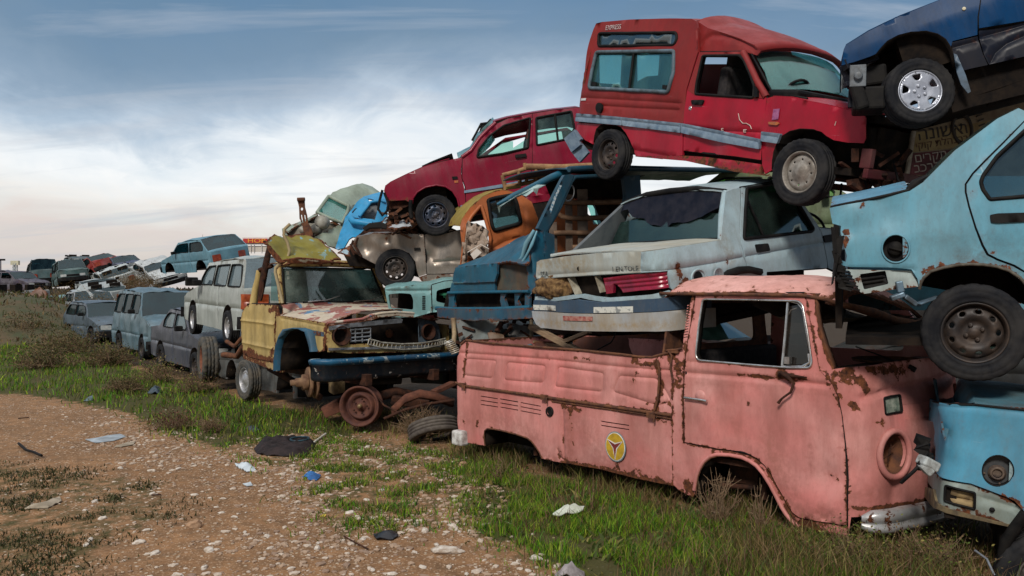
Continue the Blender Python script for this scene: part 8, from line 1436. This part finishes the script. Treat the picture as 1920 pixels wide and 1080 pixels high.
def grasses():
    tag(blades('grass',scatter(Z_RIGHT,28000,1,2.8,.04,.3),(.02,.11),.006,GR1,.7,1),'bright green grass growing in front of the pink pickup','grass',kind='stuff')
    tag(blades('grass',scatter(Z_LEFT,44000,2,1.3,-.14,1.1),(.03,.15),.014,GR1+GR2[:2],.7,2),'green grass strip along the left row of cars','grass',kind='stuff')
    tag(blades('weeds',scatter(Z_MID,9000,3,2.6,.12,.6),(.02,.08),.010,GR1+GR2,.9,3),'sparse low weeds between the stones','weeds',kind='stuff')
    tag(blades('weeds',scatter(Z_LOW,7000,4,1.8,.12,.6),(.01,.05),.010,[(.03,.04,.012),(.05,.06,.02),(.04,.035,.015)],.9,4),'dark low weeds on the dirt track','weeds',kind='stuff')
    zb=PZ([(560,772),(640,795),(850,815),(870,850),(990,890),(1310,965),(1620,1035),(1900,1090),(1900,1010),(1600,985),(1300,925),(1000,850),(860,800),(700,770)])
    tag(blades('dry_grass',scatter(zb,12000,5,1.5,-.1,.4),(.05,.20),.006,DRY+GR2,.8,5),'dry brown stalks along the foot of the pickup','dry grass',kind='stuff')
    zc=PZ([(1560,1030),(1900,1085),(1920,1300),(1400,1300),(1340,1010)]); tag(blades('weeds',scatter(zc,9000,6,1.4,-.1,.3),(.05,.22),.006,GR2+DRY,.9,6),'yellow green weeds below the chrome bumper','weeds',kind='stuff')
    tag(blades('broad_weeds',np.concatenate([scatter(Z_RIGHT,2600,61,2.,-.1,.3),scatter(Z_LEFT,5200,62,1.,-.05,1.)]),(.02,.08),.028,GR2+[(.05,.11,.015),(.09,.12,.03)],1.6,63),'broad leaved weeds mixed into the grass','weeds',kind='stuff')
    tag(blades('dead_stalks',np.concatenate([scatter(Z_RIGHT,1500,64,1.5,-.1,.3),scatter(Z_LEFT,3500,65,1.,-.05,1.)]),(.08,.24),.005,DRY,.9,66),'dead pale stalks in the grass','dry grass',kind='stuff')
    r=np.random.default_rng(9); d=np.array([(x,y) for x,y in zip(-r.random(26000)*46+2,r.random(26000)*48+20) if x<-.5*y+6]); tag(blades('far_grass',d,(.05,.22),.05,GR1+GR1+GR2,.6,9),'rough green and brown grass at the far left','grass',kind='stuff')
def stonebank():
    # small stones past counting, then the larger ones singly
    r=np.random.default_rng(11); V_=[];F_=[];oct_=np.array([(1,0,0),(-1,0,0),(0,1,0),(0,-1,0),(0,0,1),(0,0,-1)],float); ico=bmesh.new(); bmesh.ops.create_icosphere(ico,subdivisions=1,radius=1); IV=np.array([v.co[:] for v in ico.verts]); IF=[tuple(v.index for v in f.verts) for f in ico.faces]; ico.free()
    band=PZ([(150,760),(420,832),(560,800),(860,840),(950,900),(940,1000),(1080,1090),(300,1090),(520,930),(200,880)]); P1=scatter(band,5200,21,1.3,-.12,.5); zone2=PZ([(-200,720),(300,770),(700,850),(1100,1100),(-200,1100)]); P2=scatter(zone2,4200,22,1.,.0,.6)
    n0=0; cols=[]
    for P,s0,s1 in ((P1,.005,.022),(P2,.004,.014)):
        for x,y in P:
            s=s0+(s1-s0)*r.random()**3.2*1.6; q=IV*(1+.35*(r.random((12,1))-.5))*np.array([s*(.8+.7*r.random()),s*(.7+.5*r.random()),s*.45]); a=r.random()*6.3; c_,s_=math.cos(a),math.sin(a); q=np.stack([q[:,0]*c_-q[:,1]*s_,q[:,0]*s_+q[:,1]*c_,q[:,2]],1)+np.array([x,y,gh(x,y)+s*.12]); V_.append(q); F_+=[tuple(i+n0 for i in f) for f in IF]; n0+=12; k=r.random(); cols+=[((.50,.42,.34) if k<.28 else (.34,.24,.165) if k<.75 else (.24,.16,.11))]*12
    me=bpy.data.meshes.new('gravel'); me.from_pydata(np.concatenate(V_).tolist(),[],F_); a=me.color_attributes.new('C','FLOAT_COLOR','POINT'); c4=np.ones((len(cols),4)); c4[:,:3]=cols; a.data.foreach_set('color',c4.ravel())
    m,nt,N,L,b=nodes('gravel'); at_=N('ShaderNodeAttribute'); at_.attribute_name='C'; n=ntex(N,L,N('ShaderNodeTexCoord').outputs['Object'],60,4,.6); L(mixc(N,L,mrange(N,L,n,.35,.7,0,.5),at_.outputs['Color'],(.16,.10,.07)),b.inputs['Base Color']); b.inputs['Roughness'].default_value=.9
    tag(link('gravel',me,m),'pale gravel scattered over the dirt','gravel',kind='stuff')
    W1=mat('pale_stone',(.55,.50,.44),(.30,.23,.17),.9,14); W2=mat('tan_stone',(.36,.22,.13),(.24,.15,.09),.9,10)
    def stone(u,v,s,label,m_,flat=.5,group=None,sd=0):
        g=gpt(u,v); z=gh(g.x,g.y); bm=bmesh.new(); bmesh.ops.create_icosphere(bm,subdivisions=3,radius=1)
        for q in bm.verts: p=q.co.copy(); d=1+.35*noise.noise(p*1.3+Vector((sd,0,0)))+.12*noise.noise(p*4+Vector((0,sd,0))); q.co=Vector((p.x*s*1.25,p.y*s*.8,max(p.z,-.5)*s*flat))*d
        me=bpy.data.meshes.new('stone'); bm.to_mesh(me); bm.free(); o=link('stone',me,m_); o.location=(g.x,g.y,z+s*flat*.3); o.rotation_euler=(0,0,sd*1.7); tag(o,label,'stone',group); return o
    SP=[(365,988,.052,'rounded tan stone on the dirt track, biggest of the tan ones',W2,.8),(838,1028,.085,'long white stone slab on the dirt in front of the grass',W1,.35),(392,1028,.040,'flat pale stone below the tan stone',W1,.4),(868,870,.05,'pale yellowish stone beside the pickup rear wheel arch',W2,.7),(262,1013,.035,'oval pale stone left of the tan stone',W1,.5),(850,988,.035,'white pointed stone behind the white slab',W1,.9),(797,993,.03,'white rounded stone left of the black tray',W1,.7),(192,969,.026,'small white oval stone in the dark weeds',W1,.7),(285,880,.035,'white stone in the pebble band left of the white shard',W1,.4),(595,1026,.026,'grey stone beside the thin stick',W1,.6),(690,833,.035,'pale stone near the black mat edge',W1,.6),(463,862,.03,'small tan stone just left below the black mat',W2,.7),(1005,1045,.04,'cream stone at the lower edge of the grass',W1,.5)]
    for i,(u,v,s,l,m_,fl) in enumerate(SP): stone(u,v,s,l,m_,fl,None,i*1.3+.5)
    rr=random.Random(5); src=stone(500,1003,.026,'pale stone lying among the gravel',W1,.5,'pale stones among the gravel',40)
    src2=stone(415,960,.022,'pale stone lying among the gravel',W1,.4,'pale stones among the gravel',43)
    for i in range(80):
        u=rr.uniform(150,1000); v=rr.uniform(800,1078)
        if v<790+(u-150)*.08: continue
        g=gpt(u,v); o=(src if i%2 else src2).copy(); col.objects.link(o); o.location=(g.x,g.y,gh(g.x,g.y)+.004); k=rr.uniform(.5,1.25); o.scale=(k,k*rr.uniform(.7,1.1),k); o.rotation_euler=(0,0,rr.uniform(0,6.3))
def sheet_on(u,v,pts,m,name,label,cat,cru=.012,lift=.01,thick=.006,part='sheet',grid=.03,holes=()):
    g=gpt(u,v); e=root(name,label,cat,(g.x,g.y,gh(g.x,g.y))); o=e.location; q=[tuple((gpt(a,b)-Vector((g.x,g.y,0))).xy) for a,b in pts]; hh=[[tuple((gpt(a,b)-Vector((g.x,g.y,0))).xy) for a,b in h] for h in holes]
    P,A,loops=cdt(q,hh,grid); D=segdist(P,[list(l)+[l[0]] for l in loops]); z=np.array([gh(o.x+x,o.y+y)-o.z for x,y in P])+lift+crump(np.stack([P[:,0],P[:,1],0*P[:,0]],1),9,cru,3.)+cru*2*np.minimum(1,D/.08)
    P3=np.stack([P[:,0],P[:,1],z],1); Nn=np.tile([0,0,1.],(len(P),1)); v_=P3[A]
    if np.cross(v_[:,1]-v_[:,0],v_[:,2]-v_[:,0])[:,2].sum()<0: A=A[:,::-1]
    wc=np.zeros((len(P),3)); shell(part,P3,Nn,A,thick,m,e,wc); return e
def litter():
    e=sheet_on(530,838,[(476,838),(490,824),(545,821),(585,822),(592,830),(582,846),(560,853),(500,851),(482,848)],mat('mat_black',(.010,.007,.007),(.03,.02,.02),.7,9,spec=.2),'floor_mat','crumpled dark brown car floor mat lying on the gravel','car mat',.03,holes=[ell(562,829,12,4,12)])
    mb=MB(); c=gpt(562,829)-e.location; mb.tube([(c.x+.10*math.cos(t*.3),c.y+.14*math.sin(t*.3),.07) for t in range(22)],.012,5); mb.build('rubber_ring',mat('ring_blue',(.02,.06,.08),(.01,.02,.03),.5,9),e)
    GB=mat('grey_board',(.33,.38,.42),(.20,.22,.24),.8,6); TB=mat('tan_board',(.36,.30,.22),(.22,.18,.13),.8,6)
    sheet_on(198,820,[(160,824),(175,822),(225,812),(236,817),(215,824),(180,829)],GB,'grey_board','grey board lying on the dirt left of the pebbles','board',.006)
    sheet_on(235,832,[(214,838),(235,829),(254,825),(250,833),(228,838)],TB,'tan_board','short tan board beside the grey board','board',.006)
    sheet_on(85,940,[(46,950),(75,942),(112,929),(116,937),(90,948),(50,951)],TB,'bark_strip','curled tan bark strip on the dark weeds','bark',.015)
    sheet_on(167,746,[(156,750),(168,742),(178,741),(172,750)],mat('slate_plate',(.12,.17,.20),(.07,.09,.1),.6,8),'plate','small slate blue plate in the grass left of the loose tyre','plate',.01)
    sheet_on(460,875,[(440,869),(470,870),(480,880),(462,884),(455,878)],mat('white_shard',(.58,.64,.68),(.4,.45,.48),.5,8),'curved_shard','curved white blue shard below the black floor mat','shard',.03)
    sheet_on(466,906,[(455,905),(470,903),(474,909),(462,911)],mat('white_shard',(1,1,1)),'small_shard','small white shard left of the blue rag','shard',.01)
    sheet_on(583,892,[(566,893),(575,888),(590,888),(602,893),(594,899),(578,899)],mat('blue_rag',(.03,.16,.42),(.02,.07,.2),.8,9),'blue_rag','crumpled bright blue rag on the gravel','rag',.03)
    e=sheet_on(723,1001,[(700,999),(712,995),(745,994),(747,1002),(736,1008),(705,1008)],mat('tray_black',(.006,.006,.007),(.015,.015,.018),.35,9),'black_tray','small black plastic tray on the dirt','tray',.02)
    sheet_on(1066,966,[(1036,972),(1045,964),(1085,958),(1096,960),(1092,968),(1060,974)],mat('pale_slab',(.55,.58,.50),(.35,.38,.30),.8,7),'pale_slab','pale plastic slab lying in the green grass','slab',.03,.05)
    sheet_on(1065,1076,[(1040,1082),(1050,1073),(1080,1072),(1095,1078),(1098,1090),(1045,1090)],mat('grey_bag',(.30,.27,.27),(.15,.13,.13),.8,9),'grey_bag','grey plastic bag at the foot of the grass','bag',.04)
    sheet_on(606,966,[(600,967),(606,963),(612,964),(609,968)],mat('yellow_scrap',(.60,.42,.02),(.4,.3,.05),.6,9),'yellow_scrap','tiny yellow plastic scrap on the dirt','scrap',.01)
    sheet_on(300,736,[(276,738),(290,730),(302,728),(300,738)],mat('navy_plastic',(.03,.05,.07),(.05,.07,.09),.6,8),'dark_plastic','dark bent plastic piece in the grass behind the slate plate','plastic',.05)
    sheet_on(445,797,[(470,806),(462,800),(480,797),(486,804)],mat('navy_plastic',(1,1,1)),'plastic_scrap','small dark cap on the grass edge above the black mat','cap',.02)
    for l,pts,r_,c_ in (('dark forked stick on the dirt at the far left',[(35,834),(48,846),(62,850),(78,857)],.014,BLACK),('thin brown stick pointing at the black tray',[(645,1004),(662,1014),(690,1028)],.006,RUSTD),('short dark stick in the dirt below the white shard',[(284,928),(302,927)],.007,RUSTD),('white bent stick right of the black mat',[(588,829),(600,820),(611,812)],.013,mat('white_stick',(.60,.58,.50),(.45,.42,.35),.7,8)),('black pipe piece lying beside the pickup tail',[(812,823),(850,818),(858,815)],.022,BLACK),('short dark rod left on the bare dirt',[(34,785),(54,783)],.007,RUSTD)):
        g=gpt(*pts[0]); e=root('stick' if 'stick' in l else 'pipe',l,'stick' if 'stick' in l else 'pipe',(g.x,g.y,gh(g.x,g.y))); mb=MB(); mb.tube([gpt(*p)-Vector((g.x,g.y,0))+Vector((0,0,r_+.008)) for p in pts],r_,6); mb.build('shaft',c_,e)
    # old tyre half buried beside the pickup tail
    c=gpt(812,826); e=root('buried_tyre','old cracked tyre half buried under dry twigs by the pickup tail','tyre',(c.x,c.y+.1,.10)); e.rotation_euler=(R(62),0,R(25)); make_wheel(e,.30,.18,'none',None,mat('cracked_tyre',(.10,.085,.07),(.05,.04,.035),.9,9),.0,48)
    # trim lying in the weeds bottom right
    g=gpt(1845,1075); e=root('bent_trim','thin grey bent trim strip in the weeds below the blue saloon tail','trim',(g.x,g.y,0)); wt(e,[(1828,1032,5.0),(1850,1048,5.0),(1864,1078,4.98)],.007,'strip',mat('grey_trim',(.25,.28,.32),(.12,.13,.15),.5,9))
def shrub(u,v,hgt,rad,label,n=40,leaf=0,cols=DRY,seed=0,cat='bush',name='dry_bush',d=None,thin=.004,sub=3,group=None):
    r=random.Random(seed); g=gpt(u,v) if d is None else at(u,v,d); z=gh(g.x,g.y) if d is None else g.z; e=root(name,label,cat,(g.x,g.y,z),group); mb=MB(); LV=[]
    for i in range(n):
        a=r.uniform(0,6.3); t=r.random()**.6; tip=Vector((math.cos(a)*rad*t,math.sin(a)*rad*t,hgt*(1-.5*t*t)*r.uniform(.6,1.))); b=Vector((tip.x*.15,tip.y*.15,0)); pts=[b]
        for k in range(1,5): f=k/4; pts.append(b.lerp(tip,f)+Vector((r.uniform(-1,1),r.uniform(-1,1),r.uniform(-.5,.7)))*rad*.10)
        mb.tube(pts,[thin*2,thin*1.6,thin*1.2,thin,thin*.5],3,False)
        for s in range(sub):
            q=pts[r.randint(1,3)]; dd=Vector((r.uniform(-1,1),r.uniform(-1,1),r.uniform(0,1.2)))*rad*.35; mb.tube([q,q+dd*.5+Vector((r.uniform(-.2,.2),r.uniform(-.2,.2),0))*rad*.3,q+dd],[thin,thin*.8,thin*.4],3,False); LV.append(q+dd)
            LV.append(q+dd*.5)
    mb.build('branches',TWIG,e)
    if leaf:
        P=[];nn=leaf; vv=[];ff=[];cc=[]
        for i in range(nn):
            c=r.choice(LV)+Vector((r.gauss(0,1),r.gauss(0,1),r.gauss(0,1)))*rad*.13; c.z=max(.01,c.z); s=min(rad,.9)*r.uniform(.015,.04); a=Vector((r.uniform(-1,1),r.uniform(-1,1),r.uniform(-1,1))).normalized()*s; b=a.orthogonal().normalized()*s*.5; k=len(vv); vv+=[c-a,c+b,c+a,c-b]; ff.append((k,k+1,k+2,k+3)); q=r.choice(cols); m_=r.uniform(.5,1.7); cc+=[tuple(x*m_ for x in q)+(1,)]*4
        me=bpy.data.meshes.new('leaves'); me.from_pydata([tuple(x) for x in vv],[],ff); a_=me.color_attributes.new('C','FLOAT_COLOR','POINT'); a_.data.foreach_set('color',np.array(cc).ravel()); link('leaves',me,GRASS,e)
    return e
TWIG=mat('twig',(.13,.075,.04),(.22,.15,.09),.9,20)
def shrubs():
    shrub(397,808,.22,.24,'small round brown bush in the grass before the cream off-roader',60,700,DRY,1,thin=.002)
    shrub(330,800,.14,.45,'flat reddish dry bush left of the round brown bush',60,900,[(.10,.045,.03),(.14,.07,.04),(.06,.035,.02)],2,thin=.002)
    shrub(795,815,.38,.42,'tangled dry twig bush by the half buried tyre',90,160,DRY,3,thin=.003)
    shrub(1345,985,.50,.22,'bare thorny dry shrub in front of the pickup wheel arch',34,60,DRY,4,thin=.003)
    shrub(1425,1000,.46,.14,'thin bare shrub inside the pickup front wheel arch',14,20,DRY,5,thin=.003)
    shrub(1590,1050,.16,.35,'low yellow green shrub under the chrome bumper',50,700,GR2,6,thin=.002)
    shrub(1750,1062,.22,.35,'twiggy yellow shrub under the blue saloon tail',60,800,GR2+DRY[:1],7,thin=.002)
    shrub(935,900,.34,.14,'tall thin weed beside the pickup rear wheel arch',10,90,GR2,8,thin=.003,name='weed',cat='weed')
    shrub(1110,955,.42,.05,'single tall bent weed stalk in the grass by the round badge',3,14,GR2+DRY,9,thin=.003,name='weed',cat='weed')
    shrub(1310,975,.10,.18,'leafy green plant under the pickup sill behind the bare shrub',20,300,[(.03,.12,.03),(.05,.15,.03)],10,thin=.002,name='plant',cat='plant')
    shrub(520,712,.12,.3,'low dark weed at the foot of the loose steel wheel',40,500,GR1,11,thin=.002,name='weed',cat='weed')
    shrub(365,735,.35,.5,'dry yellow weeds at the foot of the loose tyre',50,500,GR2+DRY,12,thin=.003)
    shrub(300,715,.3,.6,'dry grass clump by the dark grey saloon wheel',60,900,DRY+GR2,13,thin=.003)
    far_=[(40,640,.75,1.2,'large brown weed bush left of the small dark hatchback'),(98,632,.8,.9,'tall brown bush touching the small dark hatchback'),(120,662,.35,1.1,'low green brown bush in front of the small hatchback'),(-10,630,.5,1.6,'low olive bush at the left picture edge'),(200,685,.35,.7,'dry brown weeds before the grey off-road estate'),(230,735,.2,.4,'low dry bush in the grass left of the dark saloon'),(85,690,.28,.8,'faded brown bush in the middle of the grass strip')]
    for i,(u,v,h,r_,l) in enumerate(far_): shrub(u,v,h,r_,l,70,2600,[(.11,.07,.03),(.07,.07,.02),(.15,.11,.05),(.05,.055,.018)],20+i,thin=.006)
    hp=[(75,588,38,.75,1.5,'brown weed thicket over the rusty hulk'),(112,585,42,.9,1.7,'yellowish brush in front of the green van shell'),(150,588,42,.8,1.5,'brown brush in front of the open pale bonnet'),(185,572,42,.6,1.8,'dark brush below the white bonnet wreck'),(228,548,42,.5,1.6,'brush below the navy wreck'),(262,545,40,.35,1.4,'thin brush under the white buckled car'),(30,580,44,.6,2.0,'olive scrub behind the white pickup bed'),(190,590,34,.5,1.2,'brown scrub behind the grey off-road estate')]
    for i,(u,v,d,h,r_,l) in enumerate(hp): shrub(u,v,h,r_,l,60,2400,[(.10,.065,.025),(.13,.09,.035),(.06,.055,.02),(.16,.10,.04)],40+i,d=d,thin=.008)
# heap of earth that carries the far wrecks
def mound():
    mb=MB(); n=40; m_=14; V_=[]
    for i in range(n+1):
        t=i/n; c=Vector((-15,26,0)).lerp(Vector((-46,74,0)),t); hh=1.5+.35*noise.noise(Vector((t*7,1,1)))
        for j in range(m_+1):
            s=j/m_*2-1; p=c+Vector((.78,.62,0))*s*3.4; V_.append((p.x,p.y,hh*max(0,1-s*s)**.8*min(1,i/4)*min(1,(n-i)/3+.2)-.03+.12*noise.noise(Vector((p.x*.8,p.y*.8,4)))))
    mb.add(V_,[(i*(m_+1)+j,i*(m_+1)+j+1,(i+1)*(m_+1)+j+1,(i+1)*(m_+1)+j) for i in range(n) for j in range(m_)],True); o=mb.build('earth_heap',mat('heap_earth',(.045,.05,.018),(.09,.06,.03),.95,1.2,0,.8)); tag(o,kind='structure')
    r=np.random.default_rng(77); V0=np.array(V_); k=r.integers(0,len(V0)-m_-3,16000); P=V0[k]*.5+V0[k+m_+1]*.5+np.stack([r.normal(0,.5,len(k)),r.normal(0,.5,len(k)),0*k],1)
    global gh; g0=gh; zz={}
    for p in P: zz[(p[0],p[1])]=p[2]
    gh=lambda x,y: zz.get((x,y),0.)-.05
    o=blades('weeds',P[:,:2],(.05,.26),.05,[(.07,.08,.02),(.13,.09,.04),(.16,.11,.05),(.05,.07,.015),(.09,.05,.03)],.9,78); gh=g0; tag(o,'brown and olive weeds covering the heap under the far wrecks','weeds',kind='stuff')
    # low scrub line on the horizon
    r=random.Random(3); P=[]
    for i in range(9000):
        u=r.uniform(-1.1,1.2); y=r.uniform(150,320); P.append((u*y,y))
    P=np.array(P); o=blades('scrub_line',P,(.6,2.2),1.2,[(.05,.055,.04),(.07,.06,.05)],.3,31); tag(o,'low dark scrub along the horizon','scrub',kind='stuff')
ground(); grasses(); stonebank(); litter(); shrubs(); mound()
